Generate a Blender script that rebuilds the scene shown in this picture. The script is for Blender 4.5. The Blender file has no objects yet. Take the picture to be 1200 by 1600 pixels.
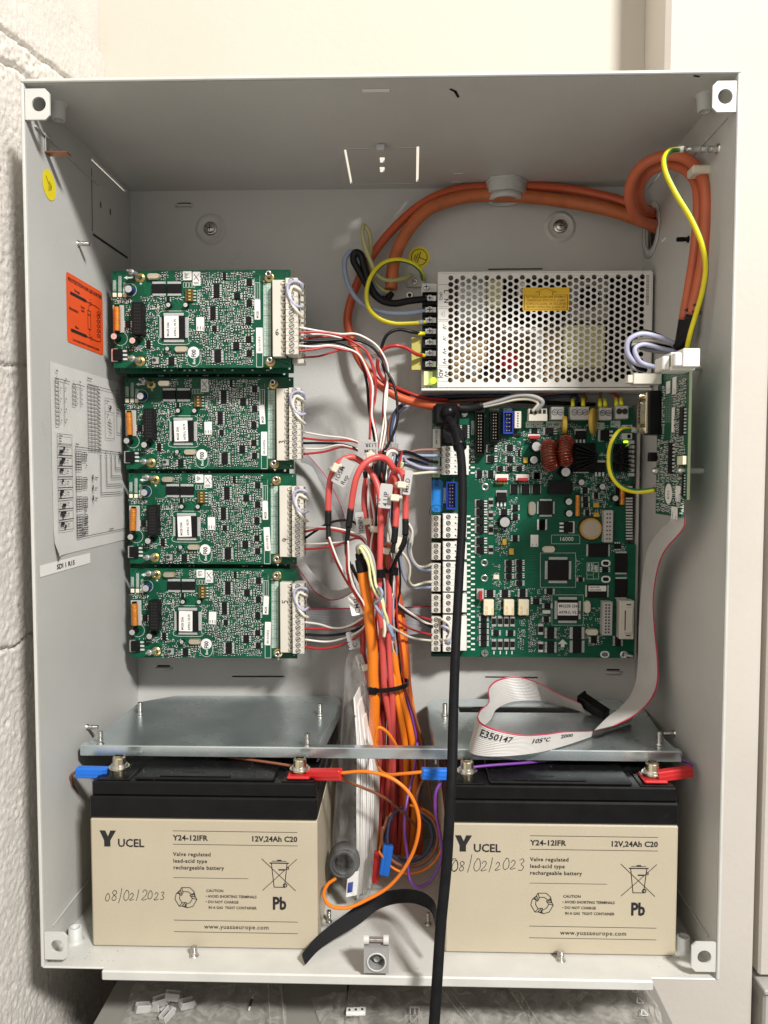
import bpy, math, random
from mathutils import Vector, Matrix, Euler, noise
from mathutils.geometry import tessellate_polygon
random.seed(7)
PI = math.pi
S = bpy.context.scene
COL = S.collection

# ------------------------------------------------------------------ camera
CP = Vector((0.2548, -0.5215, 0.35)); CE = Euler((PI/2-0.0523, -0.0006, 0.0278)); FOC = 1202.3
cd = bpy.data.cameras.new('camera'); cam = bpy.data.objects.new('camera', cd); COL.objects.link(cam)
cam.location = CP; cam.rotation_euler = CE
cd.sensor_fit = 'VERTICAL'; cd.sensor_height = 36; cd.lens = FOC/1600*36; cd.clip_start = 0.02; cd.clip_end = 20
S.camera = cam
CM = CE.to_matrix()
# ------------------------------------------------------------------ light
w = bpy.data.worlds.new('World'); S.world = w; w.use_nodes = True
w.node_tree.nodes['Background'].inputs[0].default_value = (1.0, 0.955, 0.90, 1)
w.node_tree.nodes['Background'].inputs[1].default_value = 0.365
ld = bpy.data.lights.new('ceiling_lamp', 'AREA'); ld.shape = 'RECTANGLE'; ld.size = 0.42; ld.size_y = 0.28
ld.energy = 122; ld.color = (1.0, 0.968, 0.925)
lo = bpy.data.objects.new('ceiling_lamp', ld); COL.objects.link(lo)
lo.location = (1.50, -2.0, 2.15)
lo.rotation_euler = (Vector((0.235, 0.1, 0.3))-lo.location).to_track_quat('-Z', 'Y').to_euler()
S.view_settings.view_transform = 'Standard'; S.view_settings.look = 'None'; S.view_settings.exposure = 0.18; S.view_settings.gamma = 1
S.cycles.max_bounces = 7; S.cycles.diffuse_bounces = 4; S.cycles.glossy_bounces = 3; S.cycles.transparent_max_bounces = 10
S.cycles.caustics_reflective = False; S.cycles.caustics_refractive = False; S.cycles.sample_clamp_indirect = 4

# ------------------------------------------------------------------ helpers
def ray(px, py): return CM @ Vector(((px-600)/FOC, -(py-800)/FOC, -1))
def at(px, py, Y): d = ray(px, py); return CP + d*((Y-CP.y)/d.y)      # point of the photograph at depth Y (metres)
def atx(px, py, X): d = ray(px, py); return CP + d*((X-CP.x)/d.x)
def atz(px, py, Z): d = ray(px, py); return CP + d*((Z-CP.z)/d.z)

_mats = {}
def mat(name, col, rough=0.5, metal=0.0, var=0.06, vs=40, bump=0.0, bs=400, spec=0.5, coat=0.0, alpha=1.0, trans=0.0, emit=None, es=0.0):
    m = bpy.data.materials.new(name); m.use_nodes = True; nt = m.node_tree; b = nt.nodes['Principled BSDF']
    b.inputs['Roughness'].default_value = rough; b.inputs['Metallic'].default_value = metal
    b.inputs['Specular IOR Level'].default_value = spec; b.inputs['Coat Weight'].default_value = coat
    b.inputs['Alpha'].default_value = alpha; b.inputs['Transmission Weight'].default_value = trans
    c = (*col, 1)
    tc = nt.nodes.new('ShaderNodeTexCoord')
    n = nt.nodes.new('ShaderNodeTexNoise'); n.inputs['Scale'].default_value = vs; n.inputs['Detail'].default_value = 5
    nt.links.new(tc.outputs['Object'], n.inputs['Vector'])
    r = nt.nodes.new('ShaderNodeValToRGB'); r.color_ramp.elements[0].position = 0.3; r.color_ramp.elements[1].position = 0.7
    r.color_ramp.elements[0].color = tuple(x*(1-var) for x in col)+(1,); r.color_ramp.elements[1].color = tuple(min(1, x*(1+var)) for x in col)+(1,)
    nt.links.new(n.outputs['Fac'], r.inputs['Fac']); nt.links.new(r.outputs['Color'], b.inputs['Base Color'])
    mr = nt.nodes.new('ShaderNodeMapRange'); mr.inputs['To Min'].default_value = max(0.03, rough-0.08); mr.inputs['To Max'].default_value = min(1, rough+0.08)
    nt.links.new(n.outputs['Fac'], mr.inputs['Value']); nt.links.new(mr.outputs['Result'], b.inputs['Roughness'])
    if bump:
        n2 = nt.nodes.new('ShaderNodeTexNoise'); n2.inputs['Scale'].default_value = bs; n2.inputs['Detail'].default_value = 3
        nt.links.new(tc.outputs['Object'], n2.inputs['Vector'])
        bp = nt.nodes.new('ShaderNodeBump'); bp.inputs['Strength'].default_value = bump; bp.inputs['Distance'].default_value = 0.0006
        nt.links.new(n2.outputs['Fac'], bp.inputs['Height']); nt.links.new(bp.outputs['Normal'], b.inputs['Normal'])
    if emit: b.inputs['Emission Color'].default_value = (*emit, 1); b.inputs['Emission Strength'].default_value = es
    _mats[name] = m
    return m

M = {}
def dm(key, *a, **k): M[key] = mat(key, *a, **k)
dm('grey_paint', (0.53, 0.532, 0.51), 0.42, var=0.075, vs=7, bump=0.5, bs=1300)
dm('boss_paint', (0.52, 0.53, 0.51), 0.45, bump=0.3, bs=700)
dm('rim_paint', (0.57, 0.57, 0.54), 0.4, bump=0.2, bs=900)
dm('tie_dust', (0.20, 0.18, 0.15), 0.8)
dm('scratch', (0.40, 0.40, 0.385), 0.5)
dm('slot_dark', (0.02, 0.02, 0.02), 0.8)
dm('cream_wall', (0.545, 0.51, 0.44), 0.75, var=0.03, vs=5, bump=0.5, bs=130)
dm('column_paint', (0.57, 0.53, 0.475), 0.75, var=0.05, vs=7, bump=0.35, bs=160)
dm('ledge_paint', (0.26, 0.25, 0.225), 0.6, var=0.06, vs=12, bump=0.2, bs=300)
dm('far_panel', (0.45, 0.44, 0.41), 0.6, bump=0.1)
dm('steel', (0.62, 0.61, 0.58), 0.28, 1.0, var=0.1, vs=300)
dm('brass_steel', (0.72, 0.64, 0.46), 0.25, 1.0, var=0.1, vs=300)
dm('brass', (0.62, 0.45, 0.18), 0.35, 1.0)
dm('copper', (0.55, 0.24, 0.13), 0.35, 1.0)
dm('tin', (0.66, 0.66, 0.64), 0.35, 0.85, var=0.12, vs=900)
dm('cast_grey', (0.42, 0.42, 0.42), 0.45, 0.4, bump=0.4, bs=900)
dm('black_plastic', (0.006, 0.006, 0.0065), 0.34, var=0.25, vs=80, bump=0.05, spec=0.2)
dm('black_matt', (0.010, 0.010, 0.011), 0.6, var=0.2, vs=150, spec=0.08)
dm('beige_plastic', (0.47, 0.415, 0.31), 0.36, var=0.035, vs=18, bump=0.2, bs=700)
dm('print_black', (0.012, 0.012, 0.014), 0.6)
dm('pen', (0.03, 0.03, 0.05), 0.6)
dm('red_plastic', (0.50, 0.018, 0.02), 0.35)
dm('blue_plastic', (0.012, 0.15, 0.62), 0.35)
dm('yellow_sticker', (0.80, 0.66, 0.02), 0.5)
dm('orange_sticker', (0.85, 0.10, 0.02), 0.45)
dm('paper', (0.64, 0.635, 0.61), 0.6, var=0.05, vs=30)
dm('label_white', (0.80, 0.79, 0.76), 0.5, var=0.02)
dm('gold_sticker', (0.78, 0.48, 0.02), 0.45)
dm('gold_print', (0.28, 0.13, 0.01), 0.5)

class MB:
    def __init__(s): s.v = []; s.f = []; s.m = []; s.s = []
    def add(s, vs, fs, mi=0, sm=False):
        o = len(s.v); s.v += [tuple(v) for v in vs]
        for f in fs: s.f.append([o+i for i in f]); s.m.append(mi); s.s.append(sm)
        return s
    def box(s, a, b, mi=0, ch=0.0):
        x0, x1 = sorted((a[0], b[0])); y0, y1 = sorted((a[1], b[1])); z0, z1 = sorted((a[2], b[2]))
        c = Vector(((x0+x1)/2, (y0+y1)/2, (z0+z1)/2))
        return s.obox(c, Vector(((x1-x0)/2, 0, 0)), Vector((0, (y1-y0)/2, 0)), Vector((0, 0, (z1-z0)/2)), mi, ch)
    def obox(s, c, ux, uy, uz, mi=0, ch=0.0):
        c = Vector(c); lx, ly, lz = ux.length, uy.length, uz.length
        if ch <= 0:
            vs = [c+ux*i+uy*j+uz*k for i in (-1, 1) for j in (-1, 1) for k in (-1, 1)]
            return s.add(vs, [(0, 1, 3, 2), (4, 6, 7, 5), (0, 4, 5, 1), (2, 3, 7, 6), (0, 2, 6, 4), (1, 5, 7, 3)], mi)
        ch = min(ch, 0.45*2*min(lx, ly, lz))
        ax, ay, az = (1-ch/lx), (1-ch/ly), (1-ch/lz)
        vs = []; ix = {}
        for i in (-1, 1):
            for j in (-1, 1):
                for k in (-1, 1):
                    for t, (fx, fy, fz) in enumerate(((1, ay, az), (ax, 1, az), (ax, ay, 1))):
                        ix[i, j, k, t] = len(vs); vs.append(c+ux*i*fx+uy*j*fy+uz*k*fz)
        fs = []
        for i in (-1, 1):
            q = [ix[i, -1, -1, 0], ix[i, 1, -1, 0], ix[i, 1, 1, 0], ix[i, -1, 1, 0]]; fs.append(q if i > 0 else q[::-1])
            q = [ix[-1, i, -1, 1], ix[1, i, -1, 1], ix[1, i, 1, 1], ix[-1, i, 1, 1]]; fs.append(q if i < 0 else q[::-1])
            q = [ix[-1, -1, i, 2], ix[1, -1, i, 2], ix[1, 1, i, 2], ix[-1, 1, i, 2]]; fs.append(q if i > 0 else q[::-1])
            for j in (-1, 1):
                q = [ix[i, j, -1, 0], ix[i, j, 1, 0], ix[i, j, 1, 1], ix[i, j, -1, 1]]; fs.append(q if i*j < 0 else q[::-1])
                q = [ix[i, -1, j, 0], ix[i, 1, j, 0], ix[i, 1, j, 2], ix[i, -1, j, 2]]; fs.append(q if i*j > 0 else q[::-1])
                q = [ix[-1, i, j, 1], ix[1, i, j, 1], ix[1, i, j, 2], ix[-1, i, j, 2]]; fs.append(q if i*j < 0 else q[::-1])
                for k in (-1, 1):
                    q = [ix[i, j, k, 0], ix[i, j, k, 1], ix[i, j, k, 2]]; fs.append(q if i*j*k > 0 else q[::-1])
        return s.add(vs, fs, mi)
    def cyl(s, p0, p1, r0, r1=None, n=14, mi=0, caps=True, capmi=None):
        p0 = Vector(p0); p1 = Vector(p1); r1 = r0 if r1 is None else r1; d = (p1-p0).normalized()
        u = d.orthogonal().normalized(); v = d.cross(u)
        vs = []
        for p, r in ((p0, r0), (p1, r1)):
            vs += [p+(u*math.cos(2*PI*i/n)+v*math.sin(2*PI*i/n))*r for i in range(n)]
        s.add(vs, [(i, (i+1) % n, n+(i+1) % n, n+i) for i in range(n)], mi, True)
        if caps:
            s.add(vs[:n], [tuple(range(n))[::-1]], mi if capmi is None else capmi); s.add(vs[n:], [tuple(range(n))], mi if capmi is None else capmi)
        return s
    def ring(s, c, d, ro, ri, h, n=18, mi=0):
        c = Vector(c); d = Vector(d).normalized(); u = d.orthogonal().normalized(); v = d.cross(u); vs = []
        for r, hh in ((ro, 0), (ro, h), (ri, h), (ri, 0)):
            vs += [c+d*hh+(u*math.cos(2*PI*i/n)+v*math.sin(2*PI*i/n))*r for i in range(n)]
        fs = []
        for k in range(4):
            for i in range(n): fs.append((k*n+i, k*n+(i+1) % n, ((k+1) % 4)*n+(i+1) % n, ((k+1) % 4)*n+i))
        return s.add(vs, fs, mi, n > 8)
    def dome(s, c, d, r, h, n=12, mi=0, rings=3):
        c = Vector(c); d = Vector(d).normalized(); u = d.orthogonal().normalized(); v = d.cross(u); vs = []; fs = []
        for k in range(rings):
            a = k/rings*PI/2
            vs += [c+d*h*math.sin(a)+(u*math.cos(2*PI*i/n)+v*math.sin(2*PI*i/n))*r*math.cos(a) for i in range(n)]
        vs.append(c+d*h)
        for k in range(rings-1):
            for i in range(n): fs.append((k*n+i, k*n+(i+1) % n, (k+1)*n+(i+1) % n, (k+1)*n+i))
        for i in range(n): fs.append(((rings-1)*n+i, (rings-1)*n+(i+1) % n, rings*n))
        return s.add(vs, fs, mi, True)
    def tube(s, pts, r, n=10, mi=0, sub=6, caps=True, stripe=None, radii=None):
        P = smooth(pts, sub); 
        if len(P) < 2: return s
        T = [(P[min(i+1, len(P)-1)]-P[max(i-1, 0)]).normalized() for i in range(len(P))]
        u = T[0].orthogonal().normalized(); o = len(s.v)
        for i, p in enumerate(P):
            u = (u-T[i]*u.dot(T[i])).normalized(); v = T[i].cross(u)
            rr = r if radii is None else radii(i/(len(P)-1))
            s.v += [tuple(p+(u*math.cos(2*PI*k/n)+v*math.sin(2*PI*k/n))*rr) for k in range(n)]
        for i in range(len(P)-1):
            for k in range(n):
                s.f.append([o+i*n+k, o+i*n+(k+1) % n, o+(i+1)*n+(k+1) % n, o+(i+1)*n+k])
                s.m.append(mi if not (stripe and k % n in stripe[0]) else stripe[1]); s.s.append(True)
        if caps:
            s.f.append([o+k for k in range(n)][::-1]); s.m.append(mi); s.s.append(False)
            s.f.append([o+(len(P)-1)*n+k for k in range(n)]); s.m.append(mi); s.s.append(False)
        return s
    def quad(s, a, b, c, d, mi=0): return s.add([a, b, c, d], [(0, 1, 2, 3)], mi)
    def plate(s, loops, fn, h, mi=0):
        """flat sheet with holes: loops of (u,v), fn maps (u,v,h) to a point"""
        L = [[Vector((p[0], p[1], 0)) for p in l] for l in loops]
        flat = [p for l in L for p in l]; tri = tessellate_polygon(L); n = len(flat)
        vs = [fn(p.x, p.y, 0) for p in flat]+[fn(p.x, p.y, h) for p in flat]
        s.add(vs, [tuple(t) for t in tri]+[tuple(n+i for i in t[::-1]) for t in tri], mi)
        k = 0; fs = []
        for l in L:
            m = len(l)
            for i in range(m): a, b = k+i, k+(i+1) % m; fs.append((a, b, n+b, n+a))
            k += m
        return s.add(vs, fs, mi)
    def poly(s, pts, mi=0): return s.add(pts, [tuple(range(len(pts)))], mi)
    def stroke(s, pts, w, fn, mi=0, closed=False, sub=1):
        P = [Vector((p[0], p[1])) for p in pts]
        if sub > 1: P = [Vector((q.x, q.y)) for q in smooth([Vector((p.x, p.y, 0)) for p in P], sub)]
        if closed: P.append(P[0])
        for a, b in zip(P, P[1:]):
            d = b-a
            if d.length < 1e-9: continue
            d = d.normalized(); nn = Vector((-d.y, d.x))*w/2; e = d*w*0.35
            s.add([fn(*(a-e-nn)), fn(*(b+e-nn)), fn(*(b+e+nn)), fn(*(a-e+nn))], [(0, 1, 2, 3)], mi)
        return s
    def text(s, body, size, fn, x=0, y=0, mi=0, bold=0.0, align='LEFT', sx=1.0, spacing=1.0):
        vs, fs = text_geo(body, align, round(bold, 4), spacing)
        return s.add([fn(x+v[0]*size*sx, y+v[1]*size) for v in vs], fs, mi)
    def build(s, name, mats, parent=None, loc=None, rot=None, label=None, cat=None, group=None, kind=None):
        me = s.mesh(name, mats)
        return link(name, me, parent, loc, rot, label, cat, group, kind)
    def mesh(s, name, mats):
        me = bpy.data.meshes.new(name); me.from_pydata(s.v, [], s.f)
        if not isinstance(mats, (list, tuple)): mats = [mats]
        for m in mats: me.materials.append(M[m] if isinstance(m, str) else m)
        me.polygons.foreach_set('material_index', s.m); me.polygons.foreach_set('use_smooth', s.s); me.update()
        return me

def link(name, me, parent=None, loc=None, rot=None, label=None, cat=None, group=None, kind=None):
    o = bpy.data.objects.new(name, me); COL.objects.link(o)
    if parent: o.parent = parent
    if loc is not None: o.location = loc
    if rot is not None: o.rotation_euler = rot
    tag(o, label, cat, group, kind); return o
def tag(o, label=None, cat=None, group=None, kind=None):
    if label: o['label'] = label
    if cat: o['category'] = cat
    if group: o['group'] = group
    if kind: o['kind'] = kind
    return o
def thing(name, label, cat, loc=(0, 0, 0), rot=(0, 0, 0), group=None, kind=None):
    return link(name, None, None, loc, rot, label, cat, group, kind)
def copy_tree(o, parent=None):
    c = o.copy(); COL.objects.link(c); c.parent = parent
    for ch in [x for x in KIDS(o)]: copy_tree(ch, c)
    return c
def KIDS(o): return [x for x in bpy.data.objects if x.parent == o]

def smooth(pts, sub=6):
    P = [Vector(p) for p in pts]
    if len(P) < 3 or sub <= 1:
        return P
    out = []
    Q = [P[0]*2-P[1]]+P+[P[-1]*2-P[-2]]
    for i in range(1, len(Q)-2):
        a, b, c, d = Q[i-1:i+3]
        def tt(p, q): return max((q-p).length, 1e-6)**0.5
        t0 = 0; t1 = t0+tt(a, b); t2 = t1+tt(b, c); t3 = t2+tt(c, d)
        for k in range(sub):
            t = t1+(t2-t1)*k/sub
            A1 = a*((t1-t)/(t1-t0))+b*((t-t0)/(t1-t0)); A2 = b*((t2-t)/(t2-t1))+c*((t-t1)/(t2-t1)); A3 = c*((t3-t)/(t3-t2))+d*((t-t2)/(t3-t2))
            B1 = A1*((t2-t)/(t2-t0))+A2*((t-t0)/(t2-t0)); B2 = A2*((t3-t)/(t3-t1))+A3*((t-t1)/(t3-t1))
            out.append(B1*((t2-t)/(t2-t1))+B2*((t-t1)/(t2-t1)))
    out.append(P[-1]); return out

_tc = {}
def text_geo(body, align, bold, spacing):
    k = (body, align, bold, spacing)
    if k not in _tc:
        cu = bpy.data.curves.new('lettering', 'FONT'); cu.body = body; cu.size = 1; cu.resolution_u = 2; cu.offset = bold; cu.align_x = align; cu.space_character = spacing
        ob = bpy.data.objects.new('lettering', cu); me = bpy.data.meshes.new_from_object(ob)
        _tc[k] = ([tuple(v.co) for v in me.vertices], [tuple(p.vertices) for p in me.polygons])
        bpy.data.objects.remove(ob); bpy.data.meshes.remove(me); bpy.data.curves.remove(cu)
    return _tc[k]
def frame(o, u, v):      # local 2-D frame in space
    o = Vector(o); u = Vector(u); v = Vector(v)
    return lambda a, b, h=0: o+u*a+v*b+u.cross(v).normalized()*h
def circ(cx, cy, r, n=18, ry=None): return [(cx+r*math.cos(2*PI*i/n), cy+(ry or r)*math.sin(2*PI*i/n)) for i in range(n)]
def rect(x0, y0, x1, y1): return [(x0, y0), (x1, y0), (x1, y1), (x0, y1)]
def rrect(x0, y0, x1, y1, r, n=3):
    out = []
    for cx, cy, a in ((x1-r, y0+r, -90), (x1-r, y1-r, 0), (x0+r, y1-r, 90), (x0+r, y0+r, 180)):
        out += [(cx+r*math.cos(math.radians(a+90*i/n)), cy+r*math.sin(math.radians(a+90*i/n))) for i in range(n+1)]
    return out

W, H, D = 0.47, 0.6085, 0.197

# ------------------------------------------------------------------ room
def room():
    mb = MB(); mb.box((-0.2, 0.218, -1.2), (0.475, 0.30, 1.6)); mb.build('back_wall', 'cream_wall', label='smooth cream plastered wall behind the cabinet', kind='structure')
    # side wall of painted blockwork: fine relief where the photograph sees it
    m = M['blockwork'] = mat('blockwork', (0.70, 0.665, 0.62), 0.8, var=0.05, vs=30, bump=0.8, bs=500)
    mb = MB(); ny, nz = 240, 560; y0, y1, z0, z1 = -0.16, 0.2178, -0.15, 0.74; X = -0.03
    cz = [atx(20, 573, X).z, atx(20, 1010, X).z]; ca = atx(8, 68, X); cb = atx(84, 122, X)
    vs = []
    for j in range(nz+1):
        z = z0+(z1-z0)*j/nz
        for i in range(ny+1):
            y = y0+(y1-y0)*i/ny
            p = Vector((0, y, z))
            h = 0.0010*noise.noise(p*430)+0.0007*noise.noise(p*210)+0.0002*noise.noise(p*42)
            k = noise.noise(p*110)
            if k > 0.5: h -= (k-0.5)*0.006
            for zc in cz:
                zz = zc+0.004*noise.noise(p*50)+(y-0.02)*0.05; d = abs(z-zz)
                
                if d < 0.012: h += -0.0075*max(0, 0.4+noise.noise(Vector((y*40, z*25, zc))))*math.exp(-(d/0.0011)**2)-0.0012*math.exp(-((z-zz+0.007)/0.002)**2)*abs(noise.noise(p*200))
            # ragged seam at the top, running back along the wall
            sl = (cb.z-ca.z)/(cb.y-ca.y); d = z-(ca.z+(y-ca.y)*sl)
            d /= math.sqrt(1+sl*sl)
            if -0.024 < d < 0.016:
                h += 0.0014*noise.noise(p*260)-0.004*math.exp(-((d-0.0085+0.002*noise.noise(p*80))/0.0014)**2)-0.0045*math.exp(-((d+0.012+0.003*noise.noise(p*60))/0.0016)**2)
            if z > ca.z+(y-ca.y)*sl+0.01: h = h*0.6
            vs.append((X+h, y, z))
    mb.add(vs, [(j*(ny+1)+i, j*(ny+1)+i+1, (j+1)*(ny+1)+i+1, (j+1)*(ny+1)+i) for j in range(nz) for i in range(ny)], 0, True)
    mb.box((-0.12, -1.4, -1.2), (X-0.0045, 0.2178, 1.6))
    mb.build('side_wall', m, label='rough white painted block wall to the left', kind='structure')
    # column to the right, with the joint and the panel beyond it
    Yc = 0.157; xr = at(1184, 1300, Yc).x
    mb = MB(); mb.box((0.4752, Yc, -1.2), (xr, 0.30, 1.6), ch=0.004); mb.build('wall_column', 'column_paint', label='cream painted column right of the cabinet', kind='structure')
    mb = MB(); mb.box((xr+0.006, Yc+0.004, at(1190, 1530, Yc).z), (0.95, 0.30, 1.6), ch=0.002); mb.build('right_wall', 'column_paint', label='pale wall panel beyond the column joint', kind='structure')
    mb = MB(); zt = at(1190, 1536, Yc).z
    mb.box((xr+0.007, 0.152, -0.5), (0.9, 0.29, zt-0.006), ch=0.002); mb.box((xr+0.0055, 0.148, zt-0.0055), (0.9, 0.2905, zt-0.001), ch=0.001)
    mb.build('trunking_box', 'far_panel', label='grey box with a lid at the lower right edge of the picture', cat='box')
    # ledge under the cabinet, with a narrow gap between its two boards
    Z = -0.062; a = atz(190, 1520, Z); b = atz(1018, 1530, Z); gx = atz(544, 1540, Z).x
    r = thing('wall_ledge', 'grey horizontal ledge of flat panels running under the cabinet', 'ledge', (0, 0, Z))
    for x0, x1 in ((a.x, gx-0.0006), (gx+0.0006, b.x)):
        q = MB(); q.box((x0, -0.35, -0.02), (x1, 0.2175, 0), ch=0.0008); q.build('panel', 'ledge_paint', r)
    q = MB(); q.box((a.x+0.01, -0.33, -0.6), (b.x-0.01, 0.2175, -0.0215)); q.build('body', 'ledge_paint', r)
room()

# ------------------------------------------------------------------ cabinet
cab = thing('metal_cabinet', 'open grey steel cabinet on the wall holding circuit boards, power supply and batteries', 'cabinet')
T = 0.0016
def slot_v(pts): return pts
def cabinet():
    # side panels: local frame (y, z)
    fl = lambda u, v, h: Vector((-h, u, v)); fr = lambda u, v, h: Vector((W+h, u, v)); ft = lambda u, v, h: Vector((u, v, H+h)); fb = lambda u, v, h: Vector((u, D+h, v))
    def wall_pts(pp, X): return [(atx(a, b, X).y, atx(a, b, X).z) for a, b in pp]
    def thick_line(p, q, w):
        p = Vector(p); q = Vector(q); d = (q-p).normalized(); n = Vector((-d.y, d.x))*w/2
        return [tuple(p-n), tuple(q-n), tuple(q+n), tuple(p+n)]
    k = wall_pts([(143, 248), (196, 299), (199, 403), (145, 366)], 0)
    loops = [rect(0, 0, D, H)]
    loops.append(thick_line(k[0], k[1], 0.0022)); loops.append(thick_line((k[0][0]-0.002, k[0][1]-0.006), (k[3][0]-0.002, k[3][1]+0.002), 0.001))
    mb = MB(); mb.plate(loops, fl, T); mb.build('side_panel', 'grey_paint', cab)
    q = MB(); q.plate([thick_line(k[3], k[2], 0.0020)], lambda u, v, h: Vector((0.0002+h, u, v)), 0.0001); q.build('slot', 'slot_dark', cab)  # dark inlay instead of an open slit; its shade is in the colour
    for a_ in ((157, 320), (172, 331)):
        e = atx(*a_, 0); q = MB(); q.plate([circ(e.y, e.z, 0.0012, 8, 0.003)], lambda u, v, h: Vector((0.0002+h, u, v)), 0.0001); q.build('slot', 'slot_dark', cab)
    q = MB(); q.plate([thick_line((k[0][0]-0.001, k[0][1]-0.008), (k[3][0]-0.001, k[3][1]+0.002), 0.0008)], lambda u, v, h: Vector((0.0002+h, u, v)), 0.0001); q.build('slot', 'slot_dark', cab)
    # right side: big round cable hole, knock-out slits
    c = atx(1027, 350, W); c2 = (c.y-0.0, c.z)
    hole = circ(0.171, c.z, 0.0165, 24, 0.019)
    kr = wall_pts([(1031, 262), (1017, 290)], W)
    loops = [rect(0, 0, D, H), hole]
    loops.append(thick_line((0.150, c.z+0.040), (0.186, c.z+0.040), 0.0014))
    loops.append(thick_line((0.1915, c.z+0.026), (0.1915, c.z-0.027), 0.0012)); loops.append(thick_line((0.1935, c.z-0.031), (0.1935, c.z-0.062), 0.0010))
    a = atx(1108, 262, W); loops.append(thick_line((a.y, a.z), (a.y+0.010, a.z-0.0052), 0.0008))
    a = atx(1107, 272, W); loops.append(thick_line((a.y, a.z), (a.y, a.z-0.0105), 0.0010))
    a = atx(1040, 372, W); loops.append(thick_line((a.y, a.z), (a.y+0.012, a.z), 0.0012))
    q = MB(); q.plate([circ(0.171, c.z, 0.0175, 24, 0.02)], lambda u, v, h: Vector((0.4749-h, u, v)), 0.0003); q.build('hole_dark_backing', 'slot_dark', cab)  # added dark disc behind the hole; the shade inside is painted
    mb = MB(); mb.plate(loops, fr, T); mb.ring((W-0.0006, 0.171, c.z), (-1, 0, 0), 0.0001+0.024, 0.0168, 0.0005); mb.build('side_panel', 'grey_paint', cab)
    # top panel with knock-out slits that let light in
    def zt(a, b): p = atz(a, b, H); return (p.x, p.y)
    loops = [rect(-T, 0, W+T, D)]
    loops.append(thick_line(zt(539, 234), zt(549, 287), 0.0020)); loops.append(thick_line(zt(653, 229), zt(652, 284), 0.0022))
    for y in (250, 265): loops.append([zt(593, y-4), zt(601, y-4), zt(601, y+4), zt(594, y+4)])
    mb = MB(); mb.plate(loops, ft, 0.0025); mb.build('top_panel', 'grey_paint', cab)
    # back panel with slots, lances and embossed fixing dishes
    def ys(a, b): p = at(a, b, D); return (p.x, p.z)
    loops = [rect(0, 0, W, H)]
    for a, b in (((763, 421), (848, 420)), ((363, 1057), (444, 1057)), ((758, 1058), (840, 1059)), ((348, 424), (420, 424))): loops.append(thick_line(ys(*a), ys(*b), 0.0016))
    mb = MB(); mb.plate(loops, fb, T); mb.build('back_panel', 'grey_paint', cab)
    for (a, b) in ((288, 322), (256, 1044), (958, 1050)):
        p = at(a, b, D); q = MB(); n = 8; L = 0.0075; pts = []
        q.tube([p+Vector((-L, 0.001, 0)), p+Vector((-L*0.75, -0.0022, 0)), p+Vector((0, -0.0028, 0)), p+Vector((L*0.75, -0.0022, 0)), p+Vector((L, 0.001, 0))], 0.0013, 8, sub=3)
        q.build('lance', 'grey_paint', cab)
        q = MB(); q.box(p+Vector((-L*0.8, -0.0002, 0.0014)), p+Vector((L*0.8, 0.0004, 0.0030))); q.build('slot', 'slot_dark', cab)
    for (a, b) in ((329.5, 358), (875, 354.5)):
        p = at(a, b, D); q = MB(); n = 28; vs = []; prof = [(0.0145, -0.0001), (0.0125, -0.0014), (0.0112, -0.0024), (0.0104, -0.0012), (0.0098, -0.0010), (0.004, -0.0010)]
        for r, h in prof: vs += [p+Vector((r*math.cos(2*PI*i/n), h, r*math.sin(2*PI*i/n))) for i in range(n)]
        q.add(vs, [(k*n+i, k*n+(i+1) % n, (k+1)*n+(i+1) % n, (k+1)*n+i) for k in range(len(prof)-1) for i in range(n)], 0, True)
        e = q.build('fixing_dish', 'grey_paint', cab)
        q = MB(); q.ring(p+Vector((0, -0.001, 0)), (0, -1, 0), 0.0062, 0.002, 0.0009, mi=0); q.cyl(p+Vector((0, -0.0015, 0)), p+Vector((0, -0.0030, 0)), 0.0045, 0.0043, 16); q.dome(p+Vector((0, -0.003, 0)), (0, -1, 0), 0.0043, 0.0014, 16)
        q.box(p+Vector((-0.0025, -0.0046, -0.0004)), p+Vector((0.0025, -0.0040, 0.0004)), 1); q.box(p+Vector((-0.0004, -0.0047, -0.0025)), p+Vector((0.0004, -0.0041, 0.0025)), 1)
        q.build('screw', ['steel', 'slot_dark'], e)
    # bottom panel and its rolled front lip
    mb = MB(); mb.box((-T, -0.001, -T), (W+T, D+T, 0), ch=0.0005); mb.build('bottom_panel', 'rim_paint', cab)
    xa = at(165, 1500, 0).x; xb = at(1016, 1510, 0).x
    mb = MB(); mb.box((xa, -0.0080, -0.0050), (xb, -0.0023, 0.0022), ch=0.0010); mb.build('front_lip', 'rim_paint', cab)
    # bright folded front rims
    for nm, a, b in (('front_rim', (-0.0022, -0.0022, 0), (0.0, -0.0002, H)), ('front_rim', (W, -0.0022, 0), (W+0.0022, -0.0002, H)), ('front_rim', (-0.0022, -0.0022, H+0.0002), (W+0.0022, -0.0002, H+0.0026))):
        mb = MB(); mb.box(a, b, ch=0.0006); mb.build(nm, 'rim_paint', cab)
    # the return folds along the top of the side walls
    for X, s in ((0, 1), (W, -1)):
        for zz in (H-0.022, 0.022):
            mb = MB(); mb.box((X+s*0.0003, 0.012, zz-0.0006), (X+s*0.0014, D*0.62, zz+0.0006)); mb.build('fold', 'grey_paint', cab)
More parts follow.
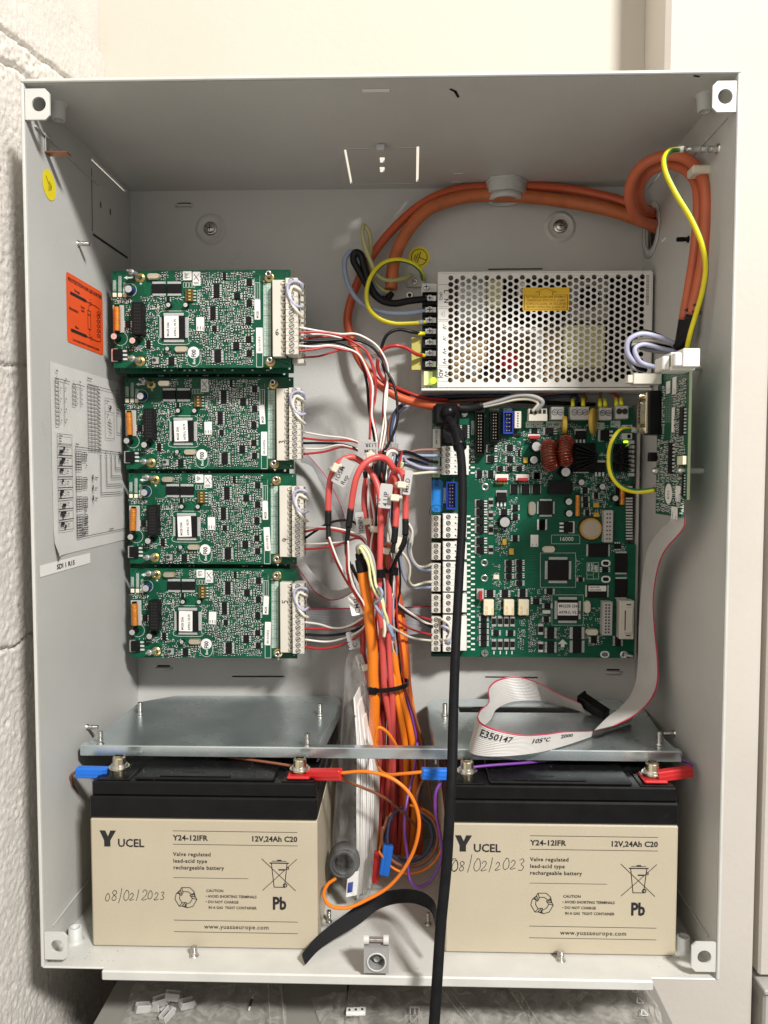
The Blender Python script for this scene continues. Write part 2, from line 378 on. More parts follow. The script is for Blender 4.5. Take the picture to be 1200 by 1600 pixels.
    # corner tabs with a round hole
    for (a, b, c, d) in ((42, 138, 77, 187), (1113, 126, 1148, 175), (71, 1458, 105, 1499), (1080, 1473, 1115, 1518)):
        p = at(a, d, -0.001); q2 = at(c, b, -0.001); x0, x1, z0, z1 = p.x, q2.x, p.z, q2.z; left = a < 600
        ch = 0.003
        if left: x0 = 0.0003; out = [(x0, z0), (x1-ch, z0), (x1, z0+ch), (x1, z1-ch), (x1-ch, z1), (x0, z1)]
        else: x1 = W-0.0003; out = [(x0+ch, z0), (x1, z0), (x1, z1), (x0+ch, z1), (x0, z1-ch), (x0, z0+ch)]
        m = MB(); m.plate([out, circ((x0+x1)/2+(0.001 if left else 0.0005), (z0+z1)/2, 0.0048, 20)], lambda u, v, h: Vector((u, h-0.001, v)), 0.0016)
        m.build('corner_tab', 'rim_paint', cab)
    # short flared bosses on the top and bottom panels near the corners
    for px, py, zz, s in ((91, 172, H, -1), (1101, 158, H, -1), (118, 1461, 0, 1), (1067, 1476, 0, 1)):
        m = MB(); hgt = 0.011; p0 = atz(px, py-(9 if s < 0 else -9), zz)
        n = 18; prof = [(0.0066, 0), (0.0052, 0.0016), (0.0046, hgt), (0.0032, hgt), (0.0030, 0.002)]; vs = []
        for r, h in prof: vs += [p0+Vector((r*math.cos(2*PI*i/n), r*math.sin(2*PI*i/n), s*h)) for i in range(n)]
        m.add(vs, [(k*n+i, k*n+(i+1) % n, (k+1)*n+(i+1) % n, (k+1)*n+i)[::s] for k in range(len(prof)-1) for i in range(n)], 0, True)
        m.poly([p0+Vector((0.0031*math.cos(2*PI*i/n), 0.0031*math.sin(2*PI*i/n), s*0.002)) for i in range(n)], 1)
        m.build('boss', ['boss_paint', 'slot_dark'], cab)
    # welded studs
    def stud(p, d, L=0.009, r=0.0016, m_='steel'):
        d = Vector(d); q = MB(); q.cyl(p, p+d*0.0008, r*1.7, r*1.5, 12); q.cyl(p+d*0.0008, p+d*L, r, r*0.92, 12)
        for k in range(4, 10): q.ring(p+d*(L*k/10), d, r*1.12, r*0.9, L*0.045, 12)
        q.build('stud', m_, cab)
    stud(atx(122, 381, 0), (1, 0, 0)); stud(atx(136, 1136, 0), (1, 0, 0)); stud(atx(1054, 1146, W), (-1, 0, 0)); stud(atx(1076, 374, W), (-1, 0, 0), m_='black_matt')
    stud(atz(514, 1440, 0), (0, 0, 1)); stud(atz(669, 1444, 0), (0, 0, 1)); stud(atz(303, 1493, 0), (0, 0, 1), 0.007, 0.0022); stud(atz(876, 1500, 0), (0, 0, 1), 0.007, 0.0022)
    p = atx(1122, 233, W); stud(p, (-1, 0, 0), 0.012, 0.0022)
    # copper earthing blade on the left wall
    p = atx(73, 240, 0); q = MB(); q.box(p+Vector((0.0002, -0.004, -0.0006)), p+Vector((0.016, 0.004, 0.0004)), ch=0.0003); q.box(p+Vector((0.0002, -0.0035, 0)), p+Vector((0.0012, 0.0035, 0.014)), 1, 0.0003)
    q.build('earth_blade', ['copper', 'steel'], cab)
    # small block in the knock-out of the top panel
    p = atz(595, 226, H); q = MB(); q.box(p+Vector((-0.0035, -0.003, -0.005)), p+Vector((0.0035, 0.003, -0.0002)), ch=0.0008); q.build('bump_stop', 'boss_paint', cab)
    # gland nut under the top panel
    p = atz(789, 284, H); q = MB()
    q.cyl(p+Vector((0, 0, -0.0002)), p+Vector((0, 0, -0.003)), 0.0195, 0.0195, 6); q.cyl(p+Vector((0, 0, -0.003)), p+Vector((0, 0, -0.012)), 0.0188, 0.0188, 6); q.ring(p+Vector((0, 0, -0.012)), (0, 0, -1), 0.0150, 0.0112, 0.005, 24); q.cyl(p+Vector((0, 0, -0.0125)), p+Vector((0, 0, -0.013)), 0.0112, n=24, mi=1)
    for f in q.s: pass
    g = q.build('gland_nut', ['boss_paint', 'slot_dark'], cab)
    # screw-tube hinge block at the middle of the bottom edge
    c = at(588, 1495, -0.006); q = MB(); h = Vector((0.0085, 0, 0)); 
    q.plate([rect(c.x-0.0085, c.z-0.0092, c.x+0.0085, c.z+0.0085), circ(c.x+0.0003, c.z-0.0012, 0.0058, 22)], lambda u, v, hh: Vector((u, -0.0098+hh, v)), 0.014)
    q.ring((c.x+0.0003, -0.0099, c.z-0.0012), (0, -1, 0), 0.0068, 0.0057, 0.0006, 24, 1); q.cyl((c.x+0.0003, 0.0, c.z-0.0012), (c.x+0.0003, 0.003, c.z-0.0012), 0.0057, n=20, mi=1)
    q.cyl((c.x+0.0003, -0.004, c.z-0.003), (c.x+0.0003, 0.001, c.z-0.003), 0.0022, n=12, mi=1)
    for s in (-1, 1): q.cyl((c.x+s*0.0068-0.0018, -0.0055, c.z+0.0120), (c.x+s*0.0068+0.0018, -0.0055, c.z+0.0120), 0.0032, n=16, mi=1)
    q.cyl((c.x-0.006, -0.0055, c.z+0.0118), (c.x+0.006, -0.0055, c.z+0.0118), 0.0014, n=10, mi=2)
    q.build('lock_block', ['cast_grey', 'rim_paint', 'steel'], cab)
    # stickers on the left wall: earth dot, orange warning, diagram sheet, name strip
    def lf(pp): return [(atx(a, b, 0).y, atx(a, b, 0).z) for a, b in pp]
    L0 = lambda u, v, h=0: Vector((0.0003+h, u, v))
    c = lf([(76.5, 289)])[0]; q = MB(); q.poly([L0(c[0]+0.0105*math.cos(t/14*PI), c[1]+0.0105*math.sin(t/14*PI)) for t in range(28)])
    F = lambda a, b: L0(c[0]+a, c[1]+b, 0.0002)
    for i, (x, l) in enumerate(((-0.0012, 0.0034), (0.0006, 0.0026), (0.0022, 0.0018))): q.stroke([(x, -l-0.001), (x+0.001, l-0.001)], 0.0006, F, 1)
    q.stroke([(-0.0012, 0.0005), (-0.0052, 0.0045)], 0.0005, F, 1)
    q.build('earth_sticker', ['yellow_sticker', 'print_black'], cab, label='round yellow earth sticker on the left side panel')
    k = lf([(102.5, 422.5), (159.5, 458), (161, 556.5), (104.5, 533)])
    u0 = k[0][0]; u1 = (k[1][0]+k[2][0])/2; v1 = (k[0][1]+k[1][1])/2; v0 = (k[2][1]+k[3][1])/2
    q = MB(); q.poly([L0(*p) for p in rrect(u0, v0, u1, v1, 0.003)]); wd = u1-u0; hg = v1-v0
    F = lambda a, b: L0(u0+a*wd, v0+b*hg, 0.0002)
    q.build('warning_sticker', 'orange_sticker', cab, label='orange sticker with a coil diagram'); stk = KIDS(cab)[-1]
    q = MB(); ar = hg/wd
    q.text('PROTECTION SUR LES SORTIES', 0.072, F, 0.5, 0.885, align='CENTER', bold=0.03, sx=0.92)
    q.text('Rouge', 0.055, F, 0.2, 0.775, bold=0.02); q.text('Bleu', 0.055, F, 0.2, 0.245, bold=0.02); q.text('Alimentation', 0.062, F, 0.05, 0.48, bold=0.02, sx=0.75)
    q.text('Diode', 0.05, F, 0.36, 0.585, bold=0.02, sx=0.8); q.text('1N4007', 0.05, F, 0.36, 0.53, bold=0.02, sx=0.6)
    q.text('Le non respect entraîne la suppression de la garantie', 0.055, F, 0.5, 0.05, align='CENTER', bold=0.02, sx=0.62)
    for v in (0.72, 0.19): q.poly([F(0.09, v-0.02), F(0.5, v-0.02), F(0.52, v-0.005), F(0.52, v+0.01), F(0.5, v+0.025), F(0.09, v+0.025)])
    for v in (0.72, 0.19): q.stroke([(0.52, v), (0.62, v)], 0.012, F); q.stroke([p for p in circ(0.64, v, 0.028, 10, 0.02)], 0.010, F, closed=True); q.text('+' if v > 0.5 else '-', 0.06, F, 0.62, v+0.04)
    q.stroke([(0.66, 0.72), (0.8, 0.72), (0.9, 0.70), (0.92, 0.64), (0.86, 0.61), (0.82, 0.635), (0.86, 0.66), (0.92, 0.62)], 0.010, F, sub=3)
    for i in range(5):
        v = 0.575-i*0.075; q.stroke([(0.92, v+0.04), (0.86, v-0.02), (0.81, v+0.005), (0.86, v+0.03), (0.92, v-0.01)], 0.010, F, sub=3)
    q.stroke([(0.92, 0.26), (0.92, 0.22), (0.86, 0.19), (0.66, 0.19)], 0.010, F, sub=3)
    q.stroke([(0.62, 0.70), (0.58, 0.66), (0.58, 0.60)], 0.008, F, sub=3); q.stroke(rect(0.55, 0.32, 0.63, 0.60), 0.010, F, closed=True); q.poly([F(0.55, 0.53), F(0.63, 0.53), F(0.63, 0.545), F(0.55, 0.545)]); q.stroke([(0.59, 0.32), (0.59, 0.24), (0.62, 0.20)], 0.008, F)
    q.build('print', 'print_black', stk)
    # diagram sheet
    k = lf([(76, 540), (203, 622), (203, 845), (84, 865)])
    u0 = (k[0][0]+k[3][0])/2; u1 = (k[1][0]+k[2][0])/2-0.004; v1 = (k[0][1]+k[1][1])/2; v0 = (k[2][1]+k[3][1])/2; wd = u1-u0; hg = v1-v0
    q = MB(); n = 14; vs = []; 
    for j in range(n+1):
        for i in range(n+1):
            a, b = i/n, j/n; lift = 0.0045*max(0, 1-((a)**2+(b)**2)**0.5/0.09)**1.2+0.0002*math.sin(9*a+7*b)+0.0012*max(0, a-0.9)*5*math.sin(b*14)**2
            vs.append(L0(u0+a*wd, v0+b*hg, abs(lift)))
    q.add(vs, [(j*(n+1)+i, j*(n+1)+i+1, (j+1)*(n+1)+i+1, (j+1)*(n+1)+i) for j in range(n) for i in range(n)], 0, True)
    sh = q.build('diagram_sheet', 'paper', cab, label='grey paper sheet of printed wiring diagrams')
    F = lambda a, b: L0(u0+a*wd, v0+b*hg, 0.0016)
    q = MB(); rnd = random.Random(3)
    def T_(t, s, x, y, sx=0.5): q.text(t, s*1.12, F, x, y, sx=sx, bold=0.035)
    def ln(*p): q.stroke(p, 0.0034, F)
    def table(x, y, w_, h_, r, c):
        for i in range(r+1): ln((x, y-h_*i/r), (x+w_, y-h_*i/r))
        for i in range(c+1): ln((x+w_*i/c, y), (x+w_*i/c, y-h_))
    T_('Module', 0.013, 0.04, 0.955); T_('A', 0.013, 0.045, 0.925); T_('Ligne', 0.013, 0.14, 0.925); ln((0.03, 0.92), (0.19, 0.92)); table(0.03, 0.915, 0.035, 0.235, 11, 1)
    ln((0.125, 0.92), (0.125, 0.69))
    for i in range(4): T_('Ligne%d' % (i+1), 0.012, 0.135, 0.875-0.055*i, 0.45)
    for i in range(8): T_(('0', 'Type')[i % 2], 0.011, 0.08, 0.90-i*0.028, 0.6)
    T_('Boucle', 0.013, 0.30, 0.93); T_('A', 0.013, 0.23, 0.925); ln((0.22, 0.915), (0.36, 0.915)); table(0.22, 0.91, 0.035, 0.11, 5, 1); ln((0.31, 0.915), (0.31, 0.80))
    for i in range(4): T_('Mod%d' % i, 0.011, 0.32, 0.885-i*0.025, 0.5); T_('Type', 0.011, 0.265, 0.885-i*0.025, 0.5)
    T_('Adressage modules', 0.013, 0.40, 0.965); table(0.40, 0.93, 0.13, 0.37, 17, 3); ln((0.40, 0.935), (0.76, 0.935))
    for i in range(17): T_('Module %d' % (i+1), 0.013, 0.535, 0.915-0.0217*i, 0.55)
    q.stroke(rect(0.63, 0.80, 0.76, 0.88), 0.0022, F, closed=True); q.stroke(rect(0.63, 0.64, 0.76, 0.80), 0.0022, F, closed=True); T_('Remarque', 0.012, 0.65, 0.86); q.stroke(circ(0.69, 0.83, 0.012, 10), 0.003, F, closed=True); q.poly([F(*p) for p in rect(0.70, 0.82, 0.72, 0.84)])
    T_('ETAT', 0.014, 0.66, 0.775); q.stroke(circ(0.69, 0.745, 0.012, 10), 0.003, F, closed=True)
    for i in range(4): ln((0.66+0.01*i, 0.735-i*0.02), (0.72, 0.73-i*0.02))
    T_('Module', 0.013, 0.80, 0.94); table(0.80, 0.92, 0.03, 0.12, 6, 1); ln((0.80, 0.92), (0.80, 0.68), (0.86, 0.68))
    for i in range(5): T_('12', 0.013, 0.84, 0.89-i*0.025)
    q.stroke(rect(0.04, 0.585, 0.20, 0.635), 0.0025, F, closed=True)
    for i, t in enumerate(('Paramétrage', 'Roues', 'Adresses')): T_(t, 0.012, 0.06, 0.622-i*0.014, 0.5)
    for i in range(8):
        yb = 0.525-i*0.0565; q.stroke(rect(0.04, yb, 0.20, yb+0.054), 0.0025, F, closed=True); T_('Adresse', 0.012, 0.135, yb+0.026, 0.5); T_(str(i+1), 0.012, 0.155, yb+0.01, 0.5)
        q.stroke(rect(0.06, yb+0.012, 0.12, yb+0.044), 0.002, F, closed=True)
        for a in range(3):
            for b in range(2):
                if rnd.random() < 0.5: q.poly([F(*p) for p in rect(0.06+a*0.02, yb+0.012+b*0.016, 0.08+a*0.02, yb+0.028+b*0.016)])
    ln((0.24, 0.575), (0.24, 0.075), (0.93, 0.075), (0.93, 0.555), (0.24, 0.575)); T_('Configuration', 0.013, 0.24, 0.585)
    for i, x in enumerate((0.54, 0.62, 0.69, 0.75, 0.81)):
        q.stroke(rect(x, 0.535, x+0.025, 0.56), 0.0022, F, closed=True); ln((x+0.012, 0.535), (x+0.012, 0.50-0.05*(4-i))); ln((x+0.012, 0.50-0.05*(4-i)), (0.84, 0.50-0.05*(4-i)))
        ln((x+0.020, 0.535), (x+0.020, 0.512-0.05*(4-i))); ln((x+0.020, 0.512-0.05*(4-i)), (0.84, 0.512-0.05*(4-i))); T_('Sortie %d' % (i+1), 0.012, 0.85, 0.50-0.05*i, 0.5)
    for y0_, n_, t in ((0.55, 4, 'Commun'), (0.49, 3, 'Relais'), (0.41, 5, 'Réglage'), (0.30, 5, 'Retard'), (0.20, 4, 'Sirène'), (0.14, 4, 'Zone')):
        table(0.245, y0_, 0.06, n_*0.014, n_, 2); T_(t, 0.012, 0.36, y0_-0.02, 0.5); table(0.32, y0_-0.004, 0.05, n_*0.012, n_, 2) if n_ > 3 else None
    for i, t in enumerate(('Programmation', 'Autonomie', 'Signalisation')): T_(t, 0.013, 0.47, 0.40-0.06*i, 0.5); q.poly([F(*p) for p in rect(0.44, 0.395-0.06*i, 0.452, 0.42-0.06*i)]); q.stroke(rect(0.44, 0.375-0.06*i, 0.452, 0.42-0.06*i), 0.002, F, closed=True)
    for i, t in enumerate(('Temporisation', 'évacuation', 'Temporisation', 'déclenchement')): T_(t, 0.013, 0.33, 0.235-0.022*i-(0.02 if i > 1 else 0), 0.5)
    T_('Laisser ON', 0.013, 0.29, 0.115, 0.5); T_('Laisser en service', 0.013, 0.29, 0.09, 0.5); T_('Paramètres module 1', 0.013, 0.66, 0.085, 0.5)
    q.build('print', 'print_black', sh)
    # name strip
    k = lf([(61, 881), (140, 866), (141, 881), (62, 900)])
    u0 = k[0][0]; u1 = k[1][0]; v0 = (k[2][1]+k[3][1])/2; v1 = (k[0][1]+k[1][1])/2
    q = MB(); q.poly([L0(u0, v0, 0.0001), L0(u1, v0, 0.0001), L0(u1, v1, 0.0001), L0(u0, v1, 0.0001)])
    F = lambda a, b: L0(u0+(u1-u0)*a, v0+(v1-v0)*b, 0.0004)
    e = q.build('name_strip', 'label_white', cab, label='white label strip reading SDI 1 R15'); q = MB(); q.text('SDI 1 R15', 0.62, F, 0.30, 0.28, sx=0.14, bold=0.02); q.build('print', 'print_black', e)
    # earth sticker on the back panel
    p = at(655, 402, D-0.0004); q = MB(); F = lambda a, b: p+Vector((a, -0.0003, b))
    q.poly([p+Vector((0.0098*math.cos(t/14*PI), 0, 0.0098*math.sin(t/14*PI))) for t in range(28)])
    q.stroke(circ(0, 0, 0.0073, 24), 0.0006, F, 1, closed=True)
    for x, l in ((-0.0002, 0.0046), (-0.0022, 0.0034), (-0.0040, 0.0020)): q.stroke([(x-l*0.35, -l), (x+l*0.35, l)], 0.0007, F, 1)
    q.stroke([(0, 0), (0.006, -0.0028)], 0.0007, F, 1)
    q.build('earth_sticker', ['yellow_sticker', 'print_black'], cab, label='round yellow earth sticker on the back panel')
    for (a, b), (c, d), w_ in (((543, 232), (588, 231), 0.0009), ((604, 231), (650, 230), 0.0009), ((551, 287.5), (648, 286.5), 0.0010), ((566, 141), (609, 140.5), 0.0040), ((708, 271), (724, 270.5), 0.0016), ((706, 284.5), (722, 284), 0.0016)):  # lit knock-out edges and slots painted white, their shadow gaps painted dark
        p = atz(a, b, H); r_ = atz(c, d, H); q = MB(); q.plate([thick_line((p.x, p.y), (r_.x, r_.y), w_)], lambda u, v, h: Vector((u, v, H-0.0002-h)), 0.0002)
        q.plate([thick_line((p.x+0.0006, p.y+0.0009), (r_.x+0.0006, r_.y+0.0009), 0.0006)], lambda u, v, h: Vector((u, v, H-0.0002-h)), 0.0001, 1); q.build('knockout_painted_light', ['label_white', 'slot_dark'], cab)
    # swarf and dust on the cabinet floor, fine scratches on the walls
    q = MB(); rn = random.Random(12)
    for i in range(110):
        x = rn.choice((rn.uniform(0.004, 0.05), rn.uniform(0.20, 0.28), rn.uniform(0.43, 0.466))); y = rn.uniform(0.001, 0.06); s_ = rn.uniform(0.00015, 0.0006); q.box((x, y, 0.0001), (x+s_, y+s_*rn.uniform(0.3, 1.5), 0.0003))
    q.build('floor_dust', 'tie_dust', cab, kind='stuff')
    q = MB()
    for i in range(26):
        x, z = rn.uniform(0.02, 0.45), rn.uniform(0.17, 0.58); L_ = rn.uniform(0.004, 0.018); a = rn.uniform(-0.6, 0.6)
        q.stroke([(x, z), (x+L_*math.cos(a)*0.6, z+L_*math.sin(a)*0.6), (x+L_*math.cos(a+0.2), z+L_*math.sin(a+0.2))], 0.00022, lambda u, v: Vector((u, D-0.0002, v)))
        y, z = rn.uniform(0.01, 0.18), rn.uniform(0.15, 0.58); L_ = rn.uniform(0.003, 0.014); q.stroke([(y, z), (y+L_*math.sin(a), z+L_*math.cos(a))], 0.0002, lambda u, v: Vector((W-0.0002, u, v))); q.stroke([(y, z*0.9), (y+L_*math.sin(a), z*0.9+L_)], 0.0002, lambda u, v: Vector((0.0002, u, v)))
    q.build('scratches', 'scratch', cab, kind='stuff')
    # scratches and scuffs on the lid panel
    q = MB()
    for (a, b), (c, d) in (((704, 139), (712, 143)), ((711, 142), (716, 151)), ((1085, 118), (1092, 119))):
        p = atz(a, b, H); r_ = atz(c, d, H); q.stroke([(p.x, p.y), (r_.x, r_.y)], 0.0018, lambda u, v: Vector((u, v, H-0.0003)))
    q.build('scuff', 'black_matt', cab)
cabinet()
# ------------------------------------------------------------------ batteries
def battery(name, bl, px0, px1, pxb, label, date_at, date_px, smudge):
    Yf = 0.022; a = at(px0[0], px0[1], Yf); b = at(px1[0], px1[1], Yf)
    x0 = a.x; wd = 0.1665; zt = 0.0965
    t = thing('battery', label, 'battery', (x0, Yf, 0.0006))
    rz = bl
    dpt = 0.1735
    q = MB(); q.box((0, 0, 0), (wd, dpt, zt), ch=0.0012); case = q.build('case', 'beige_plastic', t)
    q = MB(); q.box((0, -0.0006, zt+0.0002), (wd, dpt, zt+0.0165), ch=0.0012); q.box((0.0012, 0.0015, zt+0.0166), (wd-0.0012, dpt-0.001, zt+0.0270), ch=0.001)
    q.box((0.032, 0.004, zt+0.0271), (wd-0.032, dpt-0.03, zt+0.0292), ch=0.0008); lid = q.build('lid', 'black_plastic', t)
    q = MB(); q.poly([(wd-0.0135, -0.0008, zt+0.009), (wd-0.0060, -0.0008, zt+0.009), (wd-0.0100, -0.0008, zt+0.0045)][::-1]); q.build('mark', 'black_matt', lid)
    q = MB(); q.box((0.05, 0.006, zt+0.0293), (0.062+0.04, 0.010, zt+0.0299), ch=0.0002)
    q.text('YUASA', 0.006, lambda a, b: Vector((0.062+a, 0.014+b, zt+0.0295)), bold=0.02); q.build('embossing', 'black_plastic', lid)
    for side, c in ((0.0165, 0), (wd-0.0145, 1)):
        zc = zt+0.0270; tx = side; ty = 0.0155
        q = MB(); q.box((tx-0.012, ty-0.0125, zc), (tx+0.012, ty+0.010, zc+0.0010), 2, 0.0004)
        if c: q.box((tx-0.0085, ty-0.0105, zc+0.0010), (tx+0.0085, ty+0.008, zc+0.0035), 1, 0.001)
        q.cyl((tx, ty, zc+0.001), (tx, ty, zc+0.0052), 0.0050, n=18); q.cyl((tx, ty, zc+0.0052), (tx, ty, zc+0.0060), 0.0076, n=20)
        q.cyl((tx, ty, zc+0.0060), (tx, ty, zc+0.0078), 0.0064, 0.0058, n=20, mi=3); q.cyl((tx, ty, zc+0.0078), (tx, ty, zc+0.0125), 0.0050, 0.0047, n=16)
        q.dome((tx, ty, zc+0.0125), (0, 0, 1), 0.0047, 0.0016, 16); q.box((tx-0.003, ty-0.0005, zc+0.0139), (tx+0.003, ty+0.0005, zc+0.0145), 2)
        q.build('terminal', ['brass_steel', 'red_plastic', 'black_plastic', 'steel'], t)
    q = MB(); rn = random.Random(int(x0*1e5))
    for i in range(90):
        x, y = rn.uniform(0.01, wd-0.01), rn.uniform(0.004, 0.05); s_ = rn.uniform(0.00012, 0.0004); zz = zt+0.02935 if 0.033 < x < wd-0.033 and y > 0.005 else zt+0.02712; q.box((x, y, zz), (x+s_, y+s_*rn.uniform(0.5, 2), zz+0.00005))
    q.build('dust_specks', 'far_panel', lid, kind='stuff')
    # printed face (millimetres from the lower left corner of the case)
    F = lambda a, b: Vector((a*0.001, -0.0002, b*0.001))
    q = MB(); k = 165.0/360
    def TX(s, size, x, y, bold=0.02, sx=1.0, al='LEFT', sp=1.0): q.text(s, size, F, x, y, bold=bold, sx=sx, align=al, spacing=sp)
    q.poly([F(*p) for p in ((7.0, 87.6), (11.2, 87.6), (13.2, 83.2), (15.0, 87.6), (19.2, 87.6), (14.9, 80.2), (14.9, 75.6), (10.3, 75.6), (10.3, 80.2))][::-1])
    TX('UCEL', 8.3, 20.2, 75.6, 0.022, 0.98)
    for y in (88.0, 78.0): q.stroke([(61, y), (152, y)], 0.35, F)
    TX('Y24-12IFR', 5.5, 61.2, 81.0, 0.030, 1.02, sp=1.06); TX('12V,24Ah C20', 5.5, 152, 81.0, 0.030, 1.0, 'RIGHT', 1.03)
    for i, s_ in enumerate(('Valve regulated', 'lead-acid type', 'rechargeable battery')): TX(s_, 4.0, 61, 69.3-i*5.0, 0.019, 1.0, sp=1.10)
    q.stroke([(61, 53.0), (116, 53.0)], 0.3, F)
    # crossed-out wheeled bin
    bx, by = 137.5, 56.0
    q.stroke([(bx-11, by-11.5), (bx+14, by+12)], 0.45, F); q.stroke([(bx-11.5, by+12), (bx+13, by-11.5)], 0.45, F)
    q.stroke([(bx-4.5, by+9), (bx-2.6, by-9), (bx+5, by-9), (bx+7, by+9)], 0.55, F); q.stroke([(bx-5.5, by+9), (bx+8, by+9)], 0.8, F); q.stroke([(bx-4, by+10.4), (bx+6.5, by+10.4)], 0.4, F); q.stroke([(bx+0, by+11), (bx+2.6, by+11)], 0.9, F)
    q.stroke([(bx+1, by+4), (bx+5, by+4)], 1.0, F); q.stroke(circ(bx+5.4, by-7.6, 1.3, 12), 0.6, F, closed=True); q.stroke([(bx+7, by+6), (bx+8, by+6), (bx+8, by+4.5), (bx+7, by+4.5)], 0.5, F)
    TX('Pb', 13.0, 133.5, 30.5, 0.035, 0.78)
    # recycling arrows
    rx, ry = 70, 38
    for i in range(3):
        a = PI/2+i*2*PI/3
        def RR(u, v, a=a): return (rx+u*math.cos(a)-v*math.sin(a), ry+u*math.sin(a)+v*math.cos(a))
        q.stroke([RR(7.6, 3.0), RR(7.6, -3.0), RR(4.6, -6.2), RR(2.0, -5.0), RR(4.5, -1.6), RR(4.5, 2.2)], 0.5, F, closed=True)
        q.stroke([RR(7.6, 3.0), RR(3.2, 5.6), RR(1.6, 3.2), RR(4.5, 1.8)], 0.5, F)
        q.stroke([RR(3.6, 6.4), RR(5.6, 4.0), RR(2.6, 3.0)], 0.6, F)
    TX('CAUTION', 2.8, 85, 42.6, 0.018, 1.0); TX('• AVOID SHORTING TERMINALS', 2.8, 84.5, 38.4, 0.018, 0.93); TX('• DO NOT CHARGE', 2.8, 84.5, 34.2, 0.018, 0.97); TX('IN A GAS  TIGHT CONTAINER', 2.8, 86.5, 30.0, 0.018, 0.93)
    for y in (21.0, 12.3): q.stroke([(61, y), (152, y)], 0.35, F)
    TX('www.yuasaeurope.com', 4.6, 107, 15.0, 0.008, 1.0, 'CENTER', 1.1)
    q.build('print', 'print_black', case)
    # handwritten date 08/02/2023
    q = MB(); G = {
        '0': [[(2, 8), (.5, 5), (.6, 1.5), (2, 0), (4, 1.5), (4.2, 5), (3, 8), (1.6, 8)]],
        '8': [[(3.6, 7), (2, 8.2), (.6, 6.6), (1.6, 4.6), (3.6, 3), (3.4, .6), (1.6, 0), (.5, 1.6), (2, 4), (3.8, 6), (3.4, 7.6)]],
        '/': [[(2.6, 10.5), (2.2, 4), (1.2, -1.8)]],
        '2': [[(.6, 6), (2, 8), (3.8, 6.5), (2.6, 3), (.4, .6), (1.4, .2), (4.6, 1.2)]],
        '3': [[(.8, 7), (2.6, 8), (3.6, 6.4), (2, 4.4), (3.8, 2.6), (2.6, .2), (.6, .4)]],
        '1': [[(1.0, 5), (2.6, 8), (2.2, 0)]]}
    x = date_at[0]; sc, sl = date_at[2], date_at[3]; rn = random.Random(int(x*10))
    for i, chh in enumerate('08/02/2023'):
        s_ = sc*rn.uniform(0.75, 1.15); dy = rn.uniform(-0.9, 0.9)
        for st in G[chh]: q.stroke([(x+p[0]*s_+p[1]*0.12*s_, date_at[1]+dy+(x-date_at[0])*sl+p[1]*s_) for p in st], 0.42, F, sub=4)
        if i == 0 and smudge: q.stroke([(x+p[0]*s_*1.25-0.8, date_at[1]-0.5+p[1]*s_*1.1) for p in G['0'][0]], 0.42, F, sub=4)
        x += 5.0*sc*(1.05 if chh != '/' else 0.95)
    q.build('handwriting', 'pen', case)
    return t
b1 = battery('battery', 0, (140.5, 1283), (500, 1286), 0, 'beige and black battery left of the cable bundle with a small handwritten date', (10.0, 34.5, 0.88, 0.05), 0, False)
b2 = battery('battery', 0, (696, 1286), (1055, 1290), 0, 'beige and black battery right of the cable bundle with a larger handwritten date', (4.2, 61.5, 1.03, 0.03), 0, True)

# ------------------------------------------------------------------ battery shelf of galvanised sheet
def galv():
    m = bpy.data.materials.new('galvanised_sheet'); m.use_nodes = True; nt = m.node_tree; b = nt.nodes['Principled BSDF']
    b.inputs['Metallic'].default_value = 0.9
    tc = nt.nodes.new('ShaderNodeTexCoord'); v = nt.nodes.new('ShaderNodeTexVoronoi'); v.inputs['Scale'].default_value = 45
    n = nt.nodes.new('ShaderNodeTexNoise'); n.inputs['Scale'].default_value = 22; n.inputs['Detail'].default_value = 6
    nt.links.new(tc.outputs['Object'], v.inputs['Vector']); nt.links.new(tc.outputs['Object'], n.inputs['Vector'])
    r = nt.nodes.new('ShaderNodeValToRGB'); r.color_ramp.elements[0].color = (0.56, 0.66, 0.68, 1); r.color_ramp.elements[1].color = (0.80, 0.88, 0.90, 1)  # bluish tint puts the reflected boards into the base colour
    r.color_ramp.elements[0].position = 0.3; r.color_ramp.elements[1].position = 0.7
    nt.links.new(n.outputs['Fac'], r.inputs['Fac'])
    mx = nt.nodes.new('ShaderNodeMix'); mx.data_type = 'RGBA'; mx.blend_type = 'OVERLAY'; mx.inputs['Factor'].default_value = 0.15
    nt.links.new(r.outputs['Color'], mx.inputs['A']); nt.links.new(v.outputs['Distance'], mx.inputs['B']); nt.links.new(mx.outputs['Result'], b.inputs['Base Color'])
    mr = nt.nodes.new('ShaderNodeMapRange'); mr.inputs['To Min'].default_value = 0.16; mr.inputs['To Max'].default_value = 0.36
    nt.links.new(n.outputs['Fac'], mr.inputs['Value']); nt.links.new(mr.outputs['Result'], b.inputs['Roughness'])
    M['galv'] = m
galv()
